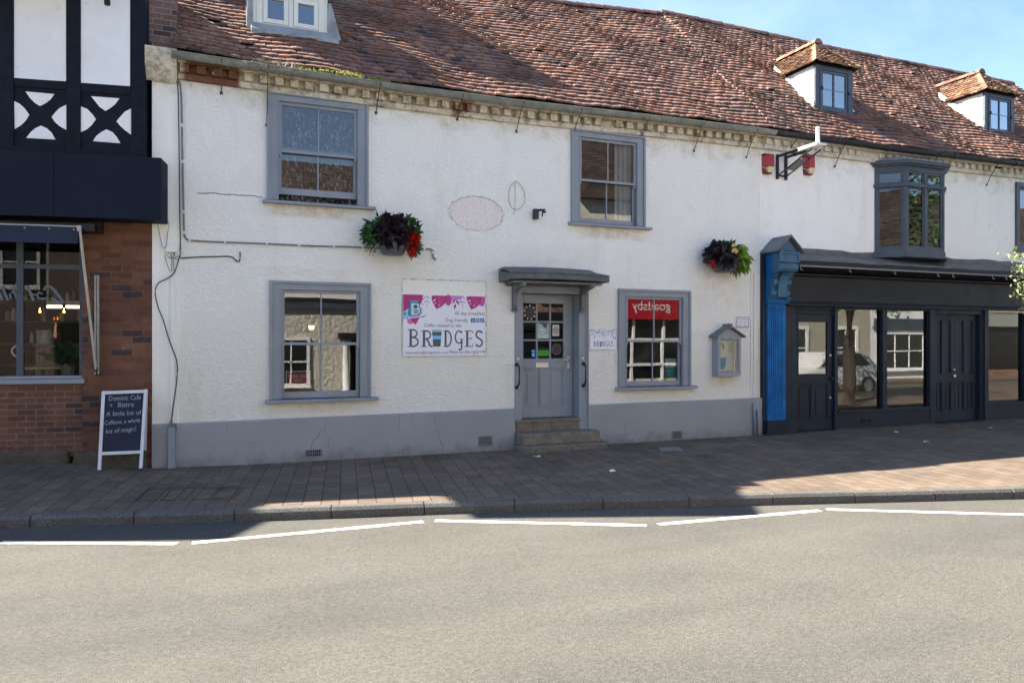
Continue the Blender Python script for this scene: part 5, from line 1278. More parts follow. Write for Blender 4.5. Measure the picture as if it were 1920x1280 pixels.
nl = thing('notice_plate', 'small white No loading plate with black border high on the wall end', 'sign', (8.8, 0, 1.93))
nx0, nx1, nz0, nz1 = 8.655, 8.940, 1.928, 2.120
plate(nx0, nx1, nz0, nz1, -.02, -.008, M['signwhite'], nl)
tx = MB(); tx.frame(nx0+.006, nx1-.006, nz0+.006, nz1-.006, .011, -.0215, -.0198); tx.c = [(.015, .018, .025, 1)]*len(tx.v)
K_ = (.02, .025, .035, 1)
put_text(tx, 'No loading', nx0+.035, nx1-.035, nz1-.062, .030, -.0212, K_); put_text(tx, 'Mon - Sat', nx0+.05, nx1-.05, nz1-.112, .030, -.0212, K_); put_text(tx, '8am - 6pm', nx0+.045, nx1-.04, nz1-.162, .030, -.0212, K_)
tx.build('lettering', M['tint'], nl)

# menu case with a little pitched roof
cx0, cx1 = FX(1345, -.15), FX(1388, -.15); cz0, cz1 = 1.075, 1.765
mc = thing('menu_case', 'grey wooden glazed menu case with a little pitched roof', 'menu case', ((cx0+cx1)/2, 0, cz0))
mb = MB(); mb.box(cx0, cx0+.03, -.145, -.0, cz0, cz1); mb.box(cx1-.03, cx1, -.145, 0, cz0, cz1); mb.box(cx0+.03, cx1-.03, -.145, 0, cz0, cz0+.03); mb.box(cx0+.03, cx1-.03, -.145, 0, cz1-.03, cz1); mb.box(cx0+.03, cx1-.03, -.04, -.005, cz0+.03, cz1-.03)
mb.build('case_body', M['grey'], mc, bevel=.003)
mb = MB(); mb.frame(cx0-.002, cx1+.002, cz0-.002, cz1, .055, -.172, -.146, wb=.075, wt=.05); mb.prism([(cx0-.01, cz1+.002), (cx1+.01, cz1+.002), ((cx0+cx1)/2, cz1+.16)], -.160, -.005)
dd = mb.build('case_door', M['grey'], mc, bevel=.003)
xm = (cx0+cx1)/2; mb = MB()
for e in (cx0-.075, cx1+.075): mb.hexa([(e, -.215, cz1-.02), (xm, -.215, cz1+.165), (xm, .0, cz1+.165), (e, 0, cz1-.02), (e, -.215, cz1+.012), (xm, -.215, cz1+.198), (xm, 0, cz1+.198), (e, 0, cz1+.012)])
mb.build('case_roof', M['grey_old'], mc, bevel=.003)
mb = MB(); mb.box(xm-.022, xm+.022, -.228, -.0, cz1+.14, cz1+.225); mb.build('ridge_block', M['grey_old'], mc, bevel=.006)
mb = MB(); mb.add([(cx0+.05, -.158, cz0+.07), (cx1-.05, -.158, cz0+.07), (cx1-.05, -.158, cz1-.045), (cx0+.05, -.158, cz1-.045)], [(0, 1, 2, 3)]); mb.build('pane', M['paneclear'], mc)
pp = MB(); ax0, ax1, az0, az1 = cx0+.055, cx1-.055, cz0+.075, cz1-.05; wA = ax1-ax0; hA = az1-az0
def pf(u0, u1, v0, v1, col, y=-.042): pp.flat([(ax0+u0*wA, az0+v0*hA), (ax0+u1*wA, az0+v0*hA), (ax0+u1*wA, az0+v1*hA), (ax0+u0*wA, az0+v1*hA)], y, col)
pf(0, .98, .02, .99, (.62, .64, .56, 1)); pf(.06, .55, .48, .97, (.70, .72, .64, 1), -.044); pf(.62, .97, .03, .50, (.55, .62, .68, 1), -.044); pf(.04, .58, .02, .45, (.62, .66, .80, 1), -.044)
pp.flat([(ax0+.16*wA, az0+.43*hA), (ax0+.58*wA, az0+.45*hA), (ax0+.52*wA, az0+.16*hA), (ax0+.36*wA, az0+.06*hA), (ax0+.16*wA, az0+.10*hA)], -.046, (.01, .26, .48, 1))
pf(.36, .44, .70, .88, (.10, .09, .08, 1), -.046); pf(.08, .34, .80, .91, (.30, .31, .27, 1), -.046)
for k in range(11): v = .50+k*.03; pf(.10 if k % 2 else .3, .34 if k % 2 else .52, v, v+.010, (.22, .22, .20, 1), -.0465)
for k in range(6): pf(.66, .92, .60+k*.05, .62+k*.05, (.28, .28, .26, 1), -.0465)
pp.build('menu_sheet', M['tint'], mc)

# hanging baskets
DK = [(.022, .013, .024), (.032, .017, .034), (.018, .012, .02), (.045, .024, .04)]; GN = [(.05, .13, .04), (.035, .09, .03), (.07, .16, .045), (.03, .07, .03)]; LM = [(.20, .33, .035), (.26, .38, .06), (.13, .24, .02)]; RD = [(.60, .012, .010), (.50, .01, .02), (.72, .03, .015)]
def blob(cx, cy, cz, rx, ry, rz_): 
    def f(r):
        while True:
            a = Vector((r.uniform(-1, 1), r.uniform(-1, 1), r.uniform(-1, 1)))
            if .35 < a.length < 1: return (cx+a.x*rx, min(-.02, cy+a.y*ry), cz+a.z*rz_)
    return f
def basket(label, px, zb, R, seed):
    c = FX(px, -.24); r = random.Random(seed)
    t = thing('hanging_basket', label, 'hanging basket', (c, 0, zb), 'hanging baskets on the front wall')
    mb = MB(); mb.lathe([(0, zb), (R*.72, zb), (R*.78, zb+.012), (R*.86, zb+.06), (R*.93, zb+.075), (R*.93, zb+.085), (R*.98, zb+.20), (R*1.02, zb+.215), (R*1.02, zb+.235), (R*.95, zb+.235), (R*.9, zb+.16), (0, zb+.16)], c, -.25, 28); mb.build('planter', M['plastic'], t, smooth=False)
    mb = MB(); mb.tube([(c+.06, -.0, zb+.46), (c+.06, -.02, zb+.50), (c+.06, -.28, zb+.52), (c+.06, -.30, zb+.48)], .007, 6); mb.box(c+.045, c+.075, -.012, -.0, zb+.12, zb+.52); mb.tube([(c-.10, -.20, zb+.2), (c-.02, -.24, zb+.47), (c+.06, -.29, zb+.49)], .004, 5); mb.build('bracket', M['black'], t)
    return t, c, r
t, c, r = basket('hanging basket of dark purple leaves with red begonias, over the grey cable', 736, 2.915, .205, 3)
mb = MB(); leafs(mb, 430, blob(c+.0, -.27, 3.25, .22, .19, .18), .13, DK, r, .45, (c, -.25, 3.10), .75)
leafs(mb, 110, blob(c-.02, -.40, 3.14, .18, .06, .07), .12, DK, r, .9, None, .6); mb.build('purple_foliage', M['leaf'], t)
mb = MB(); leafs(mb, 240, blob(c-.27, -.24, 3.22, .12, .12, .16), .11, GN, r, .3, (c, -.2, 3.15), .4); leafs(mb, 300, blob(c+.22, -.26, 3.28, .15, .16, .16), .10, GN, r, .0, (c, -.2, 3.15), .4); leafs(mb, 120, blob(c+.28, -.28, 3.06, .09, .10, .14), .10, [(.07, .16, .03), (.05, .11, .03)], r, .5, (c, -.2, 3.15), .35); leafs(mb, 90, blob(c+.0, -.22, 3.43, .22, .1, .06), .09, GN, r, -.4, None, .3); leafs(mb, 60, blob(c-.30, -.2, 3.02, .08, .08, .12), .04, [(.10, .12, .09)], r, .3, None, .4); leafs(mb, 30, blob(c-.38, -.2, 3.26, .12, .06, .03), .04, GN, r, 0, None, .4)
mb.build('green_foliage', M['leaf'], t)
mb = MB()
for cx2, cz2, n_ in ((.22, 3.13, 60), (.30, 3.06, 70), (.24, 3.0, 70), (.31, 3.14, 50), (.27, 3.20, 44), (.20, 3.18, 20), (.25, 2.93, 26)): leafs(mb, n_, blob(c+cx2, -.36, cz2, .035, .06, .035), .055, RD, r, .2, (c+cx2, -.3, cz2), .8)
mb.build('red_flowers', M['leaf'], t)
t, c, r = basket('hanging basket with lime green trailing leaves, a pale yellow bloom and little red flowers', 1358, 2.875, .225, 9)
mb = MB(); leafs(mb, 260, blob(c-.14, -.26, 3.20, .17, .16, .16), .13, DK, r, .5, (c, -.25, 3.05), .6); leafs(mb, 90, blob(c-.05, -.42, 3.10, .15, .05, .10), .15, DK, r, 1., None, .4); mb.build('purple_foliage', M['leaf'], t)
mb = MB(); leafs(mb, 330, blob(c+.27, -.26, 3.14, .14, .15, .19), .15, LM, r, .75, (c+.1, -.2, 3.2), .38); mb.build('lime_foliage', M['leaf'], t)
mb = MB(); leafs(mb, 230, blob(c+.04, -.24, 3.25, .22, .15, .13), .10, GN, r, .1, (c, -.2, 3.1), .45); leafs(mb, 60, blob(c-.32, -.2, 3.12, .10, .08, .1), .045, [(.08, .10, .09)], r, .2, None, .35); mb.build('green_foliage', M['leaf'], t)
mb = MB(); leafs(mb, 70, blob(c-.27, -.28, 3.02, .05, .05, .11), .055, [(.55, .02, .035), (.62, .06, .08)], r, .5, None, .7); mb.build('red_flowers', M['leaf'], t)
mb = MB()
for (dx, dz, s_) in ((.06, 3.22, .07), (.04, 3.32, .05)):
    for k in range(9):
        a = k*.7; mb.add([(c+dx, -.43, dz), (c+dx+s_*math.cos(a-.35), -.45, dz+s_*.6*math.sin(a-.35)), (c+dx+s_*1.15*math.cos(a), -.44, dz+s_*.7*math.sin(a)), (c+dx+s_*math.cos(a+.35), -.45, dz+s_*.6*math.sin(a+.35))], [(0, 1, 2), (0, 2, 3)], (.75, .50, .16, 1) if s_ > .06 else (.55, .48, .36, 1))
mb.build('pale_bloom', M['leaf'], t)

# cables, conduit, boxes on the wall
def wire(name, label, cat, path, r, mat, y=-.02, group=None, parent=None, sub=3):
    P = [F(a, b, y) for a, b in path]
    Q_ = []
    for i in range(len(P)-1):
        p0 = P[max(i-1, 0)]; p1 = P[i]; p2 = P[i+1]; p3 = P[min(i+2, len(P)-1)]
        for k in range(sub):
            s_ = k/sub; Q_.append(.5*((2*p1)+(p2-p0)*s_+(2*p0-5*p1+4*p2-p3)*s_*s_+(3*p1-p0-3*p2+p3)*s_**3))
    Q_.append(P[-1]); mb = MB(); mb.tube(Q_, r, 7)
    o = mb.build(name, mat, None, smooth=True); return tag(o, label, cat, group)
cd = wire('conduit', 'grey conduit running down from the eaves and along the wall behind the purple basket', 'conduit', [(326, 140), (338, 160), (341, 230), (342, 300), (344, 380), (345, 432), (348, 446), (360, 451), (420, 454), (500, 457), (580, 461), (660, 463), (720, 466), (790, 467), (806, 467), (812, 471), (812, 482), (818, 487)], .0115, M['conduit'], -.022, sub=4)
for px, py in ((341, 235), (342, 303), (344, 397), (345, 436), (356, 450), (422, 454), (500, 458), (561, 461), (626, 463), (680, 464), (796, 467), (811, 473)): p = F(px, py, -.03); mb = MB(); mb.box(p.x-.012, p.x+.012, -.038, -.002, p.z-.02, p.z+.02); mb.build('conduit_clip', M['whiteplastic'], cd, bevel=.003)
wire('cable', 'black cable dropping down the left end of the wall to the plinth', 'cable', [(312, 108), (322, 128), (333, 160), (335, 230), (336, 300), (337, 400), (338, 470), (334, 490), (326, 512), (312, 523), (297, 531), (291, 548), (296, 575), (306, 600), (318, 640), (331, 675), (332, 705), (328, 740), (323, 775), (321, 797)], .0075, M['cable'], -.042, sub=4)
wire('cable', 'short dark cable with an upturned end beside the white junction box', 'cable', [(340, 484), (370, 482), (405, 481), (432, 481), (440, 486), (447, 491), (450, 485), (450, 472)], .008, M['cable'], -.016, sub=4)
wire('cable', 'loose thin wire loop on the wall above the camera', 'cable', [(966, 340), (956, 352), (954, 372), (958, 388), (966, 393), (976, 390), (984, 376), (982, 358), (974, 345), (966, 340), (966, 365), (965, 392), (962, 403)], .0028, M['cable'], -.012, sub=4)
jb = thing('junction_box', 'white painted junction box with tangled leads near the left end of the wall', 'junction box', F(321, 474, 0))
a, b_ = F(312, 461, 0), F(332, 474, 0); plate(a.x, b_.x, b_.z, a.z, -.07, -.0, M['whiteplastic'], jb, 'box', .006)
mb = MB()
for k, (q, w_) in enumerate((((313, 463), (306, 464), (303, 460), (297, 425)), ((313, 466), (309, 480), (315, 500), (319, 509)), ((316, 474), (312, 478), (318, 484), (330, 484)), ((320, 474), (322, 486), (322, 509)), ((324, 474), (330, 482), (338, 480), (340, 474)), ((328, 474), (322, 482), (333, 487), (341, 482)), ((326, 474), (325, 490), (326, 508)), ((312, 461), (314, 440), (317, 420), (313, 412)))) if False else enumerate([]): pass
for q in (((313, 463), (306, 464), (303, 460), (296, 422)), ((313, 466), (309, 480), (315, 500), (319, 509)), ((316, 474), (312, 478), (318, 484), (330, 484)), ((320, 474), (322, 486), (322, 509)), ((324, 474), (330, 482), (338, 480), (340, 474)), ((328, 474), (322, 482), (333, 487), (341, 482)), ((326, 474), (325, 490), (326, 508)), ((312, 461), (314, 440), (317, 420), (313, 412))):
    mb.tube([F(x, y, -.02-.004*i) for i, (x, y) in enumerate(q)], .0045, 5)
mb.build('lead', M['conduit'], jb)
pd = thing('pipe_casing', 'painted vertical casing rising from the pavement at the left end of the wall', 'pipe casing', F(322, 870, 0))
a, b_ = F(315, 800, -.05), F(329, 878, -.05)
mb = MB(); mb.box(a.x, b_.x, -.10, -.04, -.05, a.z); mb.build('lower_casing', M['grey'], pd, bevel=.008)
a2, b2 = F(319, 510, 0), F(329, 800, 0); mb = MB(); mb.box(a2.x, b2.x, -.028, -.002, a.z+.004, a2.z); mb.build('upper_casing', M['whiteplastic'], pd, bevel=.008)
mb = MB(); p = F(321, 797, -.08); mb.tube([(p.x-.02, -.05, p.z), (p.x+.05, -.09, p.z+.02), (p.x+.06, -.06, p.z-.08)], .012, 7); mb.tube([(p.x+.0, -.07, p.z-.02), (p.x, -.07, p.z+.05)], .02, 8); mb.build('cable_gland', M['conduit'], pd)
dp = thing('waste_pipe', 'pair of stubby painted pipes low at the right end of the plinth', 'pipe', F(1416, 822, -.05))
for px, top in ((1414, 757), (1421, 770)):
    p = F(px, top, -.08); mb = MB(); mb.tube([(p.x, -.05, p.z), (p.x, -.085, p.z-.02), (p.x+.004, -.087, -.05)], .021, 8); mb.build('pipe', M['grey'], dp, smooth=True)
mb = MB(); p, q = F(1407, 525, 0), F(1416, 742, 0); mb.box(p.x, p.x+.03, -.022, 0, .67, 3.0); mb.box(p.x+.055, p.x+.08, -.03, 0, .67, 2.9); o = mb.build('pipe_casing', M['whiteplastic'], None, bevel=.006); tag(o, 'white painted trunking up the right end of the white wall', 'pipe casing')
# camera
p = F(1003, 402, 0)
cc = thing('security_camera', 'small black security camera bracketed to the wall above the front door', 'camera', p)
mb = MB(); mb.box(p.x-.045, p.x+.03, -.09, -.0, p.z-.085, p.z+.075); mb.build('mount', M['black'], cc, bevel=.008)
mb = MB(); mb.tube([(p.x+.02, -.06, p.z+.05), (p.x+.06, -.10, p.z+.06), (p.x+.085, -.14, p.z+.045)], .018, 8); mb.lathe([(0, p.z-.0), (.03, p.z+.01), (.036, p.z+.035), (.03, p.z+.06), (0, p.z+.07)], p.x+.09, -.15, 12); mb.tube([(p.x+.075, -.13, p.z+.01), (p.x+.07, -.12, p.z-.05)], .012, 6); mb.build('camera_head', M['black'], cc, smooth=True)
mb = MB(); mb.lathe([(0, p.z+.025), (.014, p.z+.028), (.014, p.z+.045), (0, p.z+.048)], p.x+.095, -.184, 10); mb.build('lens', M['steel'], cc)
# alarm boxes and sign bracket on the shop's upper wall
def alarm(px, label, z0, z1, xw):
    x = FX(px, -.05); t = thing('alarm_box', label, 'alarm box', (x, 0, z0), 'red and cream alarm boxes')
    zc = lerp(z0, z1, .36)
    mb = MB(); mb.hexa([(x, .01, zc), (x+.075, -.10, zc), (x+xw, -.10, zc), (x+xw, .01, zc), (x, .01, z1), (x+.075, -.10, z1), (x+xw, -.10, z1), (x+xw, .01, z1)]); b1 = mb.build('cover', paint('red alarm cover', (.36, .035, .05, 1), .45, .12, 6), t, bevel=.008)
    mb = MB(); mb.prism([(x+.08, zc-.001), (x+xw, zc-.001), (x+xw, zc-.08), (x+xw-.04, zc-.11), (x+.06, zc-.11), (x+.06, zc-.03)], -.10, .01); mb.build('lamp_cover', paint('cream alarm lens', (.62, .52, .30, 1), .4, .1, 6), t, bevel=.006)
    mb = MB(); mb.box(x-.01, x+xw+.006, -.09, .01, z1, z1+.02); mb.hexa([(x+.02, .01, zc-.13), (x+.06, -.095, zc-.13), (x+xw-.05, -.095, zc-.13), (x+xw-.02, .01, zc-.13), (x, .01, zc), (x+.07, -.098, zc-.115), (x+xw-.04, -.098, zc-.115), (x+xw, .01, zc-.1)]); mb.build('base', paint('maroon plastic', (.20, .03, .035, 1), .5), t, bevel=.004)
alarm(1432, 'red and cream alarm box left of the black sign bracket', 4.72, 5.04, .20); alarm(1509, 'red and cream alarm box right of the black sign bracket', 4.78, 5.10, .20)
zt_, zb_ = 5.06, 4.64
bx = FX(1457, .0); br = thing('sign_bracket', 'black steel sign bracket with a floodlight tray jutting from the wall', 'bracket', (bx, 0, zb_)); by = FX(1473, .0)
mb = MB(); yo = -.85
for x in (bx, by):
    mb.box(x-.022, x+.022, -.03, .012, zb_, zt_+.03); mb.box(x-.02, x+.02, yo+.3, -.03, zt_-.03, zt_+.012); mb.tube([(x, -.02, zb_+.06), (x, yo, zt_-.06)], .016, 4)
mb.box(bx+.02, by-.02, -.025, -.0, zb_+.05, zb_+.08); mb.tube([(bx, -.3, zt_-.02), (by, -.45, zt_-.02)], .012, 6); mb.tube([(by, -.3, zt_-.02), (bx, -.45, zt_-.1)], .012, 6)
mb.build('frame', M['black'], br, bevel=.003)
mb = MB(); t0, t1 = .25, .62
g_ = lambda t: (lerp(-.02, yo, t), lerp(zb_+.06, zt_-.06, t))
(a1, c1), (a2, c2) = g_(t0), g_(t1); mb.hexa([(bx+.01, a1, c1-.01), (by-.01, a1, c1-.01), (by-.01, a2, c2-.01), (bx+.01, a2, c2-.01), (bx+.01, a1, c1+.01), (by-.01, a1, c1+.01), (by-.01, a2, c2+.01), (bx+.01, a2, c2+.01)]); mb.build('tray', M['gutter'], br)
mb = MB(); mb.hexa([(bx-.02, -.52, zt_-.035), (by+.06, -.70, zt_-.0), (by+.06, yo-.08, zt_+.0), (bx-.02, yo-.12, zt_-.03), (bx-.02, -.52, zt_+.02), (by+.06, -.70, zt_+.03), (by+.06, yo-.08, zt_+.03), (bx-.02, yo-.12, zt_+.02)]); mb.box(bx+.07, bx+.12, yo-.06, yo-.01, zt_+.02, zt_+.27); mb.lathe([(0, zt_+.27), (.04, zt_+.275), (.04, zt_+.30), (0, zt_+.315)], bx+.095, yo-.035, 10)
mb.build('floodlight', paint('white enamel', (.75, .75, .73, 1), .4), br, bevel=.006)

# chalkboard on the pavement
bl, brr = F(183, 881, -.30), F(267, 877.5, -.33)
nrm = Vector((-(brr.y-bl.y), brr.x-bl.x, 0)).normalized()
tl = F(191, 733, bl.y+.17); tr_ = F(276.5, 729.5, brr.y+.17)
def AT(u, w, v):
    p = bl+(brr-bl)*u; q = tl+(tr_-tl)*u; n = (brr-bl).cross(tl-bl).normalized()
    r_ = p+(q-p)*v-n*(-w) if False else p+(q-p)*v-n*w
    return (r_.x, r_.y, r_.z)
ab = thing('chalkboard', 'white framed A board with chalk writing standing outside the bistro', 'chalkboard', (bl+brr)/2)
cw_ = paint('chipped white wood', (.62, .64, .68, 1), .55, .1, 8, .2, 40, .3, wear=(.25, .22, .22, 1))
mb = MB(AT); mb.box(0, .075, -.012, .016, 0, 1); mb.box(.925, 1, -.012, .016, 0, 1); mb.box(.075, .925, -.010, .014, .955, .996); mb.box(.075, .925, -.010, .014, .185, .225); mb.build('frame', cw_, ab, bevel=.003)
mb = MB(AT); mb.box(.07, .93, .0, .010, .22, .96); mb.build('board', paint('blue black slate', (.010, .017, .040, 1), .6, .25, 3, .05, 30, .3), ab)
def BT(u, w, v):
    # the rear leaf is hinged to the top edge
    p = Vector(AT(u, 0, 1)); g0 = Vector(AT(u, 0, 0))+Vector((nrm.x, nrm.y, 0))*.28; g0.z = .09
    r_ = g0+(p-g0)*v+Vector((nrm.x, nrm.y, 0))*(.02+w); return (r_.x, r_.y, r_.z)
mb = MB(BT); mb.box(0, .075, 0, .025, 0, .99); mb.box(.925, 1, 0, .025, 0, .99); mb.box(.075, .925, .0, .02, .2, .24); mb.box(.07, .93, .006, .014, .24, .97); mb.build('rear_leaf', cw_, ab)
ch_t = MB(AT); CK = (.32, .35, .40, 1)
for s_, u0_, u1_, v_, cap, rise in (('Dominic Cafe', .16, .86, .872, .060, .0), ('&', .19, .25, .80, .030, 0), ('Bistro', .37, .72, .785, .060, .0), ('A little bit of', .12, .90, .675, .055, .004), ('Caffeine, a whole', .10, .88, .565, .050, .02), ('lot of magic!', .14, .80, .455, .055, .02)):
    put_text(ch_t, s_, u0_, u1_, v_, cap, -.0012, CK, .0, rise=rise)
ch_t.build('chalk_writing', paint('chalk', (.30, .33, .38, 1), .9, .45, 60, .1), ab)
# litter, covers
for k, (px, py, lab) in enumerate(((1007, 857, 'crumpled white scrap on the paving below the door steps'), (1680, 811, 'white scrap lying close to the navy shop front'), (1737, 829, 'white scrap out on the paving before the double doors'), (1857, 803, 'white scrap near the far right shop window'), (1148, 884, 'tiny pale scrap on open paving right of the steps'))):
    p = G(px, py, 0); mb = MB(); rr = random.Random(k); s_ = .045
    vs = [(p.x+rr.uniform(-.2, .2)*s_+s_*(i % 3-1), p.y+s_*.8*(i//3-1), .006+rr.uniform(0, .02)) for i in range(9)]
    mb.add(vs, [(0, 1, 4, 3), (1, 2, 5, 4), (3, 4, 7, 6), (4, 5, 8, 7)]); tag(mb.build('paper_scrap', M['whiteplastic'], None), lab, 'litter', 'scraps of litter on the pavement')
def cover(corners, lab, mat, solid):
    P = [G(*c_, 0) for c_ in corners]; ce = sum(P, Vector())/4; t = thing('access_cover', lab, 'access cover', ce, 'access covers in the pavement')
    mb = MB(); I = [p+(ce-p)*.06 for p in P]
    for i in range(4): j = (i+1) % 4; mb.add([(q_.x, q_.y, ground(q_.x, q_.y)+.004) for q_ in (P[i], P[j], I[j], I[i])], [(0, 1, 2, 3)])
    mb.build('frame', M['black'] if not solid else M['conduit'], t)
    mb = MB(); 
    if solid: mb.add([(*p.xy, .003) for p in I], [(0, 1, 2, 3)]); mb.build('lid', mat, t)
    else:
        for k in (.25, .5, .75): a = I[0].lerp(I[1], k); b2_ = I[3].lerp(I[2], k); d = (I[1]-I[0]).normalized()*.006; mb.add([(q_.x, q_.y, ground(q_.x, q_.y)+.005) for q_ in (a-d, a+d, b2_+d, b2_-d)], [(0, 1, 2, 3)])
        mb.build('lid_joint', M['black'], t)
cover([(250, 941), (440, 935), (458, 914), (276, 919)], 'long paved access cover in the pavement below the left hand window', M['paving'], False)
cover([(1306, 858), (1345, 857), (1336, 851), (1300, 852)], 'small square iron cover in the paving, the nearer of two below the right window', M['black'], True)
cover([(1240, 846), (1283, 845), (1272, 838), (1233, 839)], 'small square iron cover in the paving, the one closer to the plinth', M['conduit'], True)
# moss and dead grass in the gutter
mb = MB(); r = random.Random(4)
for px0, px1, n_, h in ((556, 732, 420, .05), (710, 727, 60, .06)):
    leafs(mb, n_, lambda q: (lambda x: (x, -.24+q.uniform(-.05, .05), zg(x)+.055+q.uniform(0, h)*math.sin(3.14*min(1, max(0, (x-FX(px0, -.24))/(FX(px1, -.24)-FX(px0, -.24)))))))(q.uniform(FX(px0, -.24), FX(px1, -.24))), .035, [(.30, .34, .05), (.38, .40, .08), (.22, .27, .05)], r, -.3, None, .6)
o = mb.build('moss', M['leaf'], None); tag(o, 'yellow green moss growing along the grey gutter', 'moss'); o['kind'] = 'stuff'
mb = MB()
for k in range(170):
    x = r.uniform(FX(470, -.24), FX(560, -.24)); z = zg(x)+.05; d = Vector((r.gauss(0, .06), r.gauss(-.02, .04), r.uniform(-.12, .10)))
    mb.tube([(x, -.25, z), Vector((x, -.26, z))+d*.6+Vector((0, 0, .03)), Vector((x, -.27, z))+d], .0022, 3, (.30, .26, .17, 1), False)
o = mb.build('dead_grass', M['painted'], None); tag(o, 'dry dead grass tufts hanging from the gutter above the upper left window', 'grass'); o['kind'] = 'stuff'
# ------------------------------------------------------------------ behind the glass
def lace():
    b = NB('net curtain lace'); 
    v = b.voro(20, 'F1', 'Distance', b.map((1, 1, .45), (0, .25, 0))); n = b.noise(38, 3)
    pat = b.math('ADD', b.rng(v, .25, .38, 1., 0.), b.rng(n, .52, .60, 0., .7)); pat = b.math('MINIMUM', pat, 1.)
    f = b.rng(pat, 0, 1, .03, .62)
    d = b.n.new('ShaderNodeBsdfDiffuse'); d.inputs[0].default_value = (.55, .55, .58, 1); t = b.n.new('ShaderNodeBsdfTransparent')
    m = b.n.new('ShaderNodeMixShader'); b.l.new(f, m.inputs[0]); b.l.new(t.outputs[0], m.inputs[1]); b.l.new(d.outputs[0], m.inputs[2]); b.l.new(m.outputs[0], b.out.inputs[0]); return b.m
def curtain(x0, x1, z0, z1, y, amp, nf, mat, lab):
    mb = MB(); n = 80; vs = []
    for i in range(n+1):
        t = i/n; x = lerp(x0, x1, t); yy = y+amp*math.sin(t*nf*6.28)+amp*.4*math.sin(t*nf*2.3*6.28+1)
        vs += [(x, yy, z0), (x, yy, z1)]
    mb.add(vs, [(2*i, 2*i+2, 2*i+3, 2*i+1) for i in range(n)]); return tag(mb.build('curtain', mat, None, smooth=True), lab, 'curtain')
curtain(.80, 2.05, 3.60, 5.02, .16, .012, 11, lace(), 'white lace net curtain across the upper left window')
mb = MB(); mb.box(.80, 2.05, .20, .215, 4.25, 4.42); tag(mb.build('shelf_board', M['grey'], None), 'pale board standing behind the lace curtain', 'board')
curtain(6.28, 6.60, 3.62, 5.0, .15, .02, 3, paint('thin white curtain', (.50, .52, .58, 1), .9, .06, 6, .05), 'thin white curtain drawn to the right of the upper right window')
def poster(name, lab, px0, py0, px1, py1, y, col, extra):
    a, b_ = F(px0, py1, y), F(px1, py0, y); mb = MB(); mb.flat([(a.x, a.z), (b_.x, a.z), (b_.x, b_.z), (a.x, b_.z)], y, col)
    extra(mb, a.x, b_.x, a.z, b_.z, y); return tag(mb.build(name, M['tint'], None), lab, 'poster')
def ex1(mb, x0, x1, z0, z1, y):
    w_ = (.8, .78, .76, 1); put_text(mb, 'PARK FEST', x0+.03, x1-.02, z1-.085, .045, y-.001, w_); put_text(mb, '2024', x0+.10, x1-.10, z1-.135, .030, y-.001, w_)
    for k in range(4): mb.flat([(x0+.04, z0+.03+k*.03), (x1-.05, z0+.03+k*.03), (x1-.05, z0+.04+k*.03), (x0+.04, z0+.04+k*.03)], y-.001, (.55, .30, .26, 1))
    mb.frame(x0-.006, x1+.006, z0-.006, z1+.006, .008, y-.002, y+.001)
poster('poster', 'red event poster standing inside the lower left window', 537, 696, 581, 725, .13, (.42, .03, .035, 1), ex1)
def ex2(mb, x0, x1, z0, z1, y):
    zm = lerp(z0, z1, .52); mb.flat([(x0, zm), (x1, zm), (x1, z1), (x0, z1)], y-.001, (.60, .68, .68, 1)); mb.ribbon(arc((x0+x1)/2, lerp(zm, z1, .5), .05, .03, 20, 300, 14), .006, y-.002, (.25, .45, .48, 1))
    for k in range(4): mb.flat([(x0+.02, z0+.03+k*.03), (x1-.06, z0+.03+k*.03), (x1-.06, z0+.036+k*.03), (x0+.02, z0+.036+k*.03)], y-.001, (.45, .66, .68, 1))
poster('poster', 'teal and white poster in the right corner of the lower right window', 1247, 672, 1267, 707, .13, (.02, .28, .34, 1), ex2)
def lit(name, c, k): b = NB(name); return b.done((.9, .8, .5, 1), .5, None, .2, 0., c, k)
M['warm'] = lit('warm lamp glow', (1, .72, .28, 1), 1.2); M['strip'] = lit('white tube glow', (1, .93, .80, 1), 1.0)
for px, py, y, lab in ((584, 614, 1.6, 'small lit lamp seen through the lower left window'), (1051, 593, 1.4, 'small lit lamp seen through the glazed front door')):
    p = F(px, py, y); t = thing('wall_lamp', lab, 'lamp', p); mb = MB(); mb.lathe([(.0, p.z-.03), (.035, p.z-.03), (.045, p.z+.03), (0, p.z+.03)], p.x, y, 12); mb.build('lamp_shade', M['warm'], t)
    mb = MB(); mb.tube([(p.x, y, p.z+.03), (p.x, y, 2.75)], .006, 5); mb.build('cord', M['black'], t)
def chair(x, y, rot, lab):
    t = thing('chair', lab, 'chair', (x, y, .05), 'cafe chairs behind the right window'); cs, sn = math.cos(rot), math.sin(rot)
    T = lambda a, b, c: (x+a*cs-b*sn, y+a*sn+b*cs, c+.05); m = paint('grey blue chair wood', (.20, .22, .25, 1), .5)
    mb = MB(T); mb.box(-.21, .21, -.2, .2, .43, .46); mb.build('seat', m, t, bevel=.006)
    for a in (-.18, .18):
        for b in (-.17, .17): mb = MB(T); mb.tube([(a*1.1, b*1.1, 0), (a, b, .43)], .018, 6); mb.build('leg', m, t)
    mb = MB(T); mb.box(-.21, -.18, -.2, -.17, .46, .95); mb.box(.18, .21, -.2, -.17, .46, .95); mb.box(-.18, .18, -.2, -.17, .86, .95)
    for k in range(5): mb.box(-.14+k*.07-.012, -.14+k*.07+.012, -.192, -.178, .46, .86)
    mb.build('backrest', m, t)
chair(6.75, .85, .15, 'slatted cafe chair nearer the left of the lower right window'); chair(7.28, 1.0, -.1, 'slatted cafe chair near the teal poster in the lower right window')
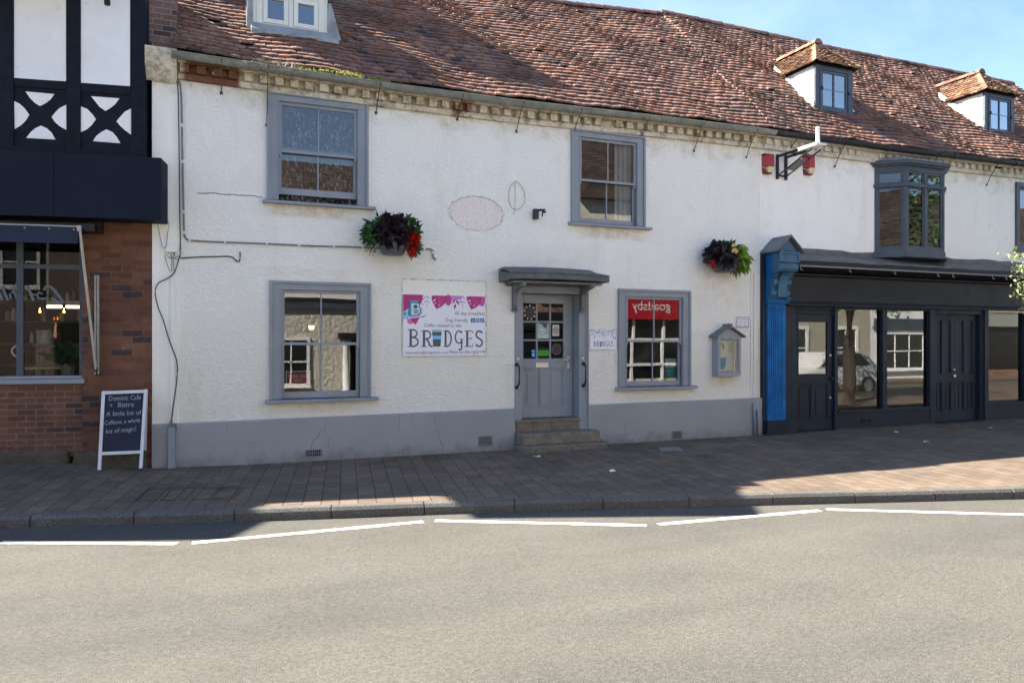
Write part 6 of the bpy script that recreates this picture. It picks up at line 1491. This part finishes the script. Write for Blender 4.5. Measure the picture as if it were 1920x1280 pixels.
# bistro interior
def lpw(px, py, w): u, z = LP(px, py, w); return u, z
def LTv(u, w, z): return Vector(LT(u, w, z))
mb = MB(LT); mb.box(-4.2, -.10, 4.30, 4.39, -.1, 3.3); mb.box(-4.2, -.1, .2, 4.3, -.12, -.06); 
o = mb.build('room_lining', paint('dark bistro wall', (.030, .024, .021, 1), .9, .4, 1.5), bist)
u, z = lpw(66, 645, 1.7); u2, z2 = lpw(135, 690, 1.7); cn = thing('counter', 'pale slatted wooden counter inside the bistro window', 'counter', LT((u+u2)/2, 1.7, -.06))
mb = MB(LT); mb.box(u, u2, 1.72, 2.2, -.06, z-.03)
for k in range(16): a = lerp(u, u2, k/16); mb.box(a+.004, lerp(u, u2, (k+1)/16)-.004, 1.70, 1.72, -.06, z-.035)
mb.build('counter_front', paint('pinkish plank', (.50, .34, .26, 1), .7, .25, 5), cn); mb = MB(LT); mb.box(u-.03, u2+.03, 1.66, 2.25, z-.03, z); mb.build('worktop', paint('grey worktop', (.32, .27, .23, 1), .5), cn, bevel=.005)
u, z = lpw(40, 688, .95); u2, _ = lpw(122, 688, .95); tb = thing('table', 'light wood cafe table edge close behind the bistro glass', 'table', LT((u+u2)/2, 1.1, -.06))
mb = MB(LT); mb.box(u, u2, .95, 1.5, z-.035, z); mb.build('tabletop', paint('yellow plywood', (.62, .44, .20, 1), .5), tb, bevel=.004)
for a in (u+.1, u2-.1): 
    for w_ in (1.02, 1.42): mb = MB(LT); mb.box(a-.02, a+.02, w_-.02, w_+.02, -.06, z-.036); mb.build('leg', M['black'], tb)
u, z = lpw(128, 702, .42); pt = thing('potted_plant', 'potted plant with big green leaves and red blooms behind the bistro glass', 'plant', LT(u, .5, 1.2)); r = random.Random(8)
mb = MB(LT); mb.lathe([(0, 1.206), (.07, 1.206), (.10, 1.36), (.09, 1.36), (0, 1.34)], u, .42, 14); mb.build('pot', paint('grey green pot', (.20, .25, .20, 1), .6), pt)
mb = MB(); c_ = LTv(u, .42, 1.46); leafs(mb, 70, lambda q: tuple(c_+Vector((q.gauss(0, .10), q.gauss(0, .06), q.gauss(0, .06)))), .17, [(.04, .14, .05), (.03, .10, .04)], r, .1, tuple(c_-Vector((0, 0, .15))), .65)
a, b_ = lpw(102, 668, .40); c2 = LTv(a, .40, b_); mb.add([c2+Vector((-.12, 0, -.01)), c2+Vector((-.02, -.02, -.05)), c2+Vector((.12, 0, -.02)), c2+Vector((.05, .02, .07))], [(0, 1, 2), (0, 2, 3)], (.03, .16, .06, 1)); mb.tube([c2+Vector((.1, 0, -.02)), c_], .006, 5, (.05, .12, .04, 1)); mb.build('foliage', M['leaf'], pt)
mb = MB(); a, b_ = lpw(125, 660, .40); c3 = LTv(a, .40, b_); leafs(mb, 30, lambda q: tuple(c3+Vector((q.gauss(0, .03), q.gauss(0, .02), q.gauss(0, .025)))), .05, [(.55, .02, .04)], r, 0, None, .8); mb.build('red_flowers', M['leaf'], pt)
for px, lab in ((75, 'bare filament pendant bulb left of the other over the bistro counter'), (120, 'bare filament pendant bulb in front of the bistro strip light')):
    u, z = lpw(px, 582, 1.9); t = thing('pendant_lamp', lab, 'pendant lamp', LT(u, 1.9, z), 'pendant bulbs in the bistro')
    mb = MB(LT); mb.lathe([(0, z-.055), (.03, z-.045), (.046, z-.01), (.036, z+.03), (.018, z+.055), (0, z+.055)], u, 1.9, 12); mb.build('bulb', glass('amber bulb glass', (.95, .72, .35, 1), 1.5, .0, 1.), t, smooth=True)
    mb = MB(LT); mb.tube([(u-.008, 1.9, z-.03), (u, 1.9, z+.035), (u+.008, 1.9, z-.03)], .006, 5); mb.build('filament', lit('filament glow', (1, .62, .15, 1), 8.), t)
    mb = MB(LT); mb.tube([(u, 1.9, z+.05), (u, 1.9, z+.10)], .022, 8); mb.tube([(u, 1.9, z+.1), (u, 1.9, 3.3)], .005, 5); mb.build('cord', M['black'], t)
u, z = lpw(88, 575, 3.0); u2, _ = lpw(152, 575, 3.0); st_ = thing('strip_light', 'white tube light on the bistro ceiling', 'light', LT((u+u2)/2, 3.0, z)); mb = MB(LT); mb.tube([(u, 3.0, z), (u2, 3.0, z)], .022, 8); mb.build('tube', M['strip'], st_); mb = MB(LT); mb.box(u, u2, 2.97, 3.03, z+.03, z+.10); mb.box(u, u+.03, 2.98, 3.02, z+.1, 3.3); mb.build('fitting', M['whiteplastic'], st_)
sh = thing('shelf_unit', 'dark wall shelves at the back of the bistro', 'shelves', LT(-2.4, 4.2, .0))
for zz in (1.25, 1.62, 2.0, 2.36): mb = MB(LT); mb.box(-3.9, -.5, 3.95, 4.29, zz, zz+.03); mb.build('shelf', paint('dark shelf board', (.10, .08, .065, 1), .7), sh)
r = random.Random(2)
jc = [(.55, .50, .40, 1), (.35, .25, .16, 1), (.5, .44, .18, 1), (.62, .60, .56, 1), (.20, .10, .07, 1), (.25, .30, .22, 1)]
for k in range(34):
    zz = r.choice((1.25, 1.62, 2.0, 2.36))+.031; u = -3.7+k*.094; h = r.uniform(.12, .24); rr_ = r.uniform(.03, .045); mb = MB(LT)
    mb.lathe([(0, zz), (rr_, zz), (rr_, zz+h*.7), (rr_*.6, zz+h*.82), (rr_*.6, zz+h), (0, zz+h)], u, 4.08, 10); tag(mb.build('jar', paint('jar', jc[k % 6], .35), None), 'jar standing on the dim bistro shelves', 'jar', 'jars on the bistro shelves')
u, z = lpw(73, 619, 2.1); u2, z2 = lpw(88, 645, 1.9); fp = MB(LT); fp.box(u, u2, 2.0, 2.02, z2, z)
tag(fp.build('framed_print', paint('black and white print', (.40, .40, .38, 1), .5, .8, 9), None), 'black and white framed print propped on the bistro counter', 'picture')
u, z = lpw(103, 645, 1.9); mb = MB(LT); mb.lathe([(0, z), (.05, z), (.06, z+.12), (.03, z+.3), (.045, z+.42), (0, z+.42)], u, 1.95, 12); tag(mb.build('vase', paint('hammered copper', (.75, .38, .22, 1), .25, .3, 20, .8, 30, .5, metal=.9), None, smooth=True), 'tall hammered copper vase on the bistro counter', 'vase')

# ------------------------------------------------------------------ the far side of the street, seen in the glass
YO = -13.5
def O(px, py): p = F(px, py, -YO); return p.x, p.z
mb = MB(); mb.box(-40, 60, -60, -11.6, -.3, .02); structure(mb.build('far_pavement', M['paving']))
def house_opp(name, label, x0, x1, h, wm, rm, ridge=3.2):
    t = thing(name, label, 'building', ((x0+x1)/2, YO-3, 0)); mb = MB(); mb.box(x0, x1, YO-7, YO, 0, h); mb.build('wall', wm, t)
    mb = MB(); mb.prism_x([(YO+.3, h-.05), (YO-3.5, h+ridge), (YO-7.3, h-.05)], x0-.1, x1+.1); mb.build('roof', rm, t); return t
def win_opp(t, x0, x1, z0, z1, fw=.09, bars=2, mat=None):
    mb = MB(); mb.frame(x0-fw, x1+fw, z0-fw, z1+fw, fw, YO-.02, YO+.07); mb.box(x0-fw-.05, x1+fw+.05, YO, YO+.14, z0-fw-.05, z0-fw)
    for k in range(1, bars): x = lerp(x0, x1, k/bars); mb.box(x-.02, x+.02, YO, YO+.05, z0, z1)
    mb.box(x0, x1, YO, YO+.05, (z0+z1)/2-.025, (z0+z1)/2+.025); w_ = mb.build('window', mat or M['plaster'], t)
    mb = MB(); mb.box(x0, x1, YO-.02, YO+.012, z0, z1); mb.build('pane', paint('dark far glass', (.015, .018, .022, 1), .08, .1, 1, .0, 1, .5), w_)
def slate_mat():
    b = NB('far roof tiles'); g = b.n.new('ShaderNodeNewGeometry'); b.P = g.outputs['Position']
    X, Y, Z = b.xyz(); br = b.brick(b.comb(X, Z, 0.), (.055, .042, .038, 1), (.10, .072, .06, 1), (.02, .016, .015, 1), .34, .16, .02, .5)
    c = b.mix(1., br[0], b.mix(b.rng(b.noise(1.2, 5), .3, .7), (.6, .6, .6, 1), (1.3, 1.3, 1.3, 1)), 'MULTIPLY')
    return b.done(c, .8, None, .2)
slate = slate_mat(); creamr = paint('far cream render', (.72, .68, .58, 1), .85)
redbrick = brick_mat('far brick', (.20, .09, .06, 1), (.27, .13, .09, 1), (.3, .26, .22, 1), .22, .075, .01)
rough = NB('grey roughcast far wall'); rc_ = rough.mix(rough.rng(rough.noise(9, 5), .3, .7), (.50, .485, .43, 1), (.68, .66, .59, 1)); rough = rough.done(rc_, .9, rough.bump(rough.noise(7, 5, .6), 1., .10), .2)
t = house_opp('townhouse', 'roughcast house across the road with white windows and a columned doorway', -3.0, 9.0, 5.0, rough, slate)
for a in (-1.5, 1.9, 5.3): win_opp(t, a, a+.95, .35, 1.72); win_opp(t, a, a+.95, 3.35, 4.6)
mb = MB(); mb.box(-3, 9, YO, YO+.12, 2.72, 2.95); mb.build('string_band', M['greydark'], t); mb = MB(); mb.box(-3, 9, YO+.02, YO+.2, 3.05, 3.22); mb.build('white_band', M['plaster'], t)
for x in (4.05, 5.15):
    mb = MB(); mb.lathe([(.16, .0), (.16, .12), (.11, .16), (.105, 1.5), (.15, 1.58), (.16, 1.72), (0, 1.72)], x, YO+.28, 14); mb.build('column', M['plaster'], t, smooth=True)
mb = MB(); mb.box(4.22, 4.95, YO, YO+.02, .02, 1.75); mb.build('doorway', M['void'], t); mb = MB(); mb.box(3.8, 5.4, YO, YO+.5, 1.76, 1.95); mb.build('door_hood', M['black'], t)
t = house_opp('red_shop', 'estate agent shop across the road with a red signboard reading goadsby', 12.6, 18.6, 7.0, creamr, slate)
mb = MB(); mb.box(12.7, 18.5, YO, YO+.25, 2.52, 3.42); sgn = mb.build('signboard', paint('red signboard', (.42, .015, .03, 1), .45), t)
mb = MB(); xa_, za_ = O(1177, 584); xb2, _ = O(1247, 584)
put_text(mb, 'goadsby', xa_+.05, xb2+.1, 2.86, .34, YO+.255, (.8, .8, .8, 1), 0, True)
for i, fc in enumerate(mb.f): pass
mb.build('lettering', M['tint'], sgn)
mb = MB()
for x in (12.7, 14.75, 16.1, 17.3, 18.3): mb.box(x, x+.10, YO, YO+.10, .02, 2.5)
mb.box(12.7, 18.4, YO, YO+.12, .75, .85); mb.box(12.7, 18.4, YO, YO+.08, 1.72, 1.80); mb.build('shop_window', M['plaster'], t); mb = MB(); mb.box(12.72, 18.45, YO, YO+.03, .3, 2.5); mb.build('pane', paint('dark far shop glass', (.01, .012, .015, 1), .1), t)
win_opp(t, 13.6, 14.6, 4.1, 5.3); win_opp(t, 16.6, 17.6, 4.1, 5.3)
t = house_opp('brick_house', 'red brick house across the road between the roughcast house and the red shop', 9.0, 12.6, 5.4, redbrick, M['tile']); win_opp(t, 9.6, 10.6, 3.3, 4.6); win_opp(t, 11.2, 12.1, 3.3, 4.6); mb = MB(); mb.box(9.1, 12.5, YO, YO+.1, 2.2, 2.75); mb.build('shop_fascia', M['charcoal'], t); win_opp(t, 9.5, 12.2, .5, 2.1, .06, 3, M['charcoal'])
t = house_opp('pale_house', 'cream house with tall chimneys across the road, mirrored in the shop windows', 18.6, 27.0, 6.2, paint('cream render', (.42, .39, .32, 1), .8), slate)
for a in (19.4, 22.2, 25.0): win_opp(t, a, a+1., 3.6, 5.1); win_opp(t, a, a+1.1, .6, 2.2, .14)
mb = MB(); mb.box(20.3, 21.2, YO-4, YO-3.2, 8, 10.2); mb.box(20.42, 20.6, YO-3.7, YO-3.5, 10.2, 10.9); mb.box(20.85, 21.03, YO-3.7, YO-3.5, 10.2, 10.9); mb.build('chimney', redbrick, t)
t = house_opp('white_house', 'white house at the far end of the opposite row', 27.0, 33.5, 5.8, M['plaster'], slate); win_opp(t, 28, 29, 3.4, 4.8); win_opp(t, 30.6, 31.6, 3.4, 4.8); mb = MB(); mb.box(27.2, 33, YO, YO+.1, 2.2, 2.7); mb.build('shop_fascia', M['greydark'], t); win_opp(t, 27.6, 30.2, .5, 2.0, .1, 3); win_opp(t, 30.8, 32.8, .5, 2.0, .1, 2)
t = house_opp('long_terrace', 'brick shop terrace across the road beyond the white house', 33.5, 52.0, 6.0, redbrick, slate); win_opp(t, 35, 36, 3.4, 4.9); win_opp(t, 38, 39, 3.4, 4.9); win_opp(t, 41.5, 42.5, 3.4, 4.9); mb = MB(); mb.box(33.8, 51, YO, YO+.2, 2.4, 3.0); mb.build('shop_fascia', paint('grey green fascia', (.30, .32, .28, 1)), t); mb = MB(); mb.box(33.8, 51, YO, YO+.05, .4, 2.38); mb.build('shop_window', paint('dark shop interior', (.02, .02, .022, 1), .15), t)
t = house_opp('dark_shop', 'dark fronted shop across the road facing the bistro', -14.0, -3.0, 7.0, paint('brown far brick', (.16, .12, .10, 1)), slate); win_opp(t, -6.5, -5.5, 3.4, 4.8); win_opp(t, -10.5, -9.5, 3.4, 4.8); mb = MB(); mb.box(-9, -3.2, YO, YO+.05, .5, 2.3); mb.build('shop_window', paint('black shop glass', (.01, .01, .012, 1), .1), t)
# parked car across the road
def carx(x0, y0):
    t = thing('parked_car', 'white hatchback parked across the road, mirrored in the shop window', 'car', (x0, y0, -.11))
    T = lambda x, y, z: (x0+x, y0+y, z-.11); white = paint('white car paint', (.72, .73, .74, 1), .18, .03, 1, 0, 1, .6)
    prof = [(-2.0, .30), (-1.98, .62), (-1.85, .78), (-1.0, .92), (1.55, .96), (1.92, .90), (2.0, .60), (1.97, .28)]; mb = MB(T)
    secs = []
    mb.prism([(x, z) for x, z in prof], -.82, .82); b = mb.build('body', white, t, bevel=.09)
    cab = [(-1.0, .92), (-.35, 1.42), (.95, 1.46), (1.45, 1.28), (1.75, .95)]; mb = MB(T); vs = [(x, -.78+(z-.92)*.28, z) for x, z in cab]+[(x, .78-(z-.92)*.28, z) for x, z in cab]; mb.add(vs, [(4, 3, 2, 1, 0), (5, 6, 7, 8, 9)]+[(i, i+1, i+6, i+5) for i in range(4)]); mb.build('cabin', white, t, bevel=.05)
    gl_ = paint('car glass', (.02, .025, .03, 1), .05, .1, 1, 0, 1, .6)
    for s_ in (-1, 1): mb = MB(T); y = s_*.775; mb.prism([(-.80, .97), (-.28, 1.36), (.30, 1.38), (.30, .97)], y-.01, y+.01); mb.prism([(.36, .97), (.36, 1.38), (.92, 1.39), (1.40, 1.0)], y-.01, y+.01); mb.build('side_window', gl_, t)
    for x in (-1.25, 1.25):
        for s_ in (-1, 1):
            mb = MB(T); mb.tube([(x, s_*.66, .31), (x, s_*.84, .31)], .31, 20); w_ = mb.build('wheel', M['black'], t); mb = MB(T); mb.tube([(x, s_*.80, .31), (x, s_*.855, .31)], .20, 14); mb.build('rim', M['steel'], w_)
    for s_ in (-.6, .6): mb = MB(T); mb.box(1.93, 2.03, s_-.14, s_+.14, .62, .82); mb.build('tail_light', paint('red lamp', (.4, .02, .02, 1), .2), t); mb = MB(T); mb.box(-2.02, -1.92, s_-.16, s_+.16, .58, .72); mb.build('headlight', M['steel'], t)
carx(19.3, -8.6)
# street tree beyond the right edge of the picture
tr = thing('street_tree', 'small leaved street tree reaching in from the right edge', 'tree', (16.2, -4.5, 0)); r = random.Random(77)
mb = MB(); bark = paint('rough bark', (.055, .042, .034, 1), .9, .35, 6, .9, 14, .2)
mb.tube([(16.2, -4.5, -.1), (16.22, -4.48, .4), (16.15, -4.45, 1.6), (16.25, -4.5, 2.6), (16.3, -4.5, 3.8), (16.35, -4.45, 5.2), (16.5, -4.5, 7.0)], [.24, .17, .15, .14, .12, .09, .03], 10)
tips = []
for k in range(15):
    a = k*2.4; z0 = 2.5+k*.26; L = r.uniform(1.4, 2.4); p0 = Vector((16.25, -4.48, z0)); p2 = p0+Vector((math.cos(a)*L, math.sin(a)*L, L*.5)); p1 = p0.lerp(p2, .5)+Vector((0, 0, .15)); mb.tube([p0, p1, p2], [.06, .04, .012], 6); tips += [p1, p2, p1.lerp(p2, .5)]
end = Vector((12.95, -2.35, 2.95)); q0 = Vector((16.2, -4.45, 3.0)); q1 = Vector((14.9, -3.6, 3.6)); mb.tube([q0, q1, Vector((13.7, -2.85, 3.35)), end], [.06, .045, .025, .008], 6)
for e_ in (Vector((12.86, -2.3, 2.62)), Vector((12.98, -2.45, 2.30)), Vector((13.15, -2.3, 3.1))): mb.tube([Vector((13.7, -2.85, 3.35)), (Vector((13.7, -2.85, 3.35))+e_)/2+Vector((0, 0, .1)), e_], [.015, .010, .004], 5)
mb.build('trunk', bark, tr)
mb = MB(); LG = [(.06, .12, .03), (.09, .16, .045), (.04, .085, .025), (.13, .19, .06)]
for tip in tips:
    for _ in range(3):
        c_ = tip+Vector((r.gauss(0, .35), r.gauss(0, .35), r.gauss(0, .3))); leafs(mb, 75, lambda q: tuple(c_+Vector((q.gauss(0, .26), q.gauss(0, .26), q.gauss(0, .22)))), .10, LG, r, .15, None, .7)
leafs(mb, 900, lambda q: (16.4+q.gauss(0, .7), -4.5+q.gauss(0, .7), 6.4+q.gauss(0, .7)), .10, LG, r, .1, None, .7)
mb.build('crown', M['leaf'], tr)
mb = MB(); PG = [(.20, .25, .10), (.30, .34, .18), (.12, .17, .06), (.36, .38, .26)]
for px, py, n_, s_ in ((1903, 480, 16, .05), (1888, 476, 8, .04), (1916, 478, 26, .05), (1911, 506, 22, .05), (1925, 500, 40, .07), (1917, 543, 20, .05), (1916, 556, 16, .04), (1930, 530, 90, .12), (1935, 570, 60, .09), (1940, 480, 70, .12)):
    c_ = F(px, py, -2.35); leafs(mb, n_, lambda q: (c_.x+q.gauss(0, s_), c_.y+q.gauss(0, .09), c_.z+q.gauss(0, s_*.8)), .060, PG, r, .3, None, .75)
mb.build('branch_leaves', M['leaf'], tr)
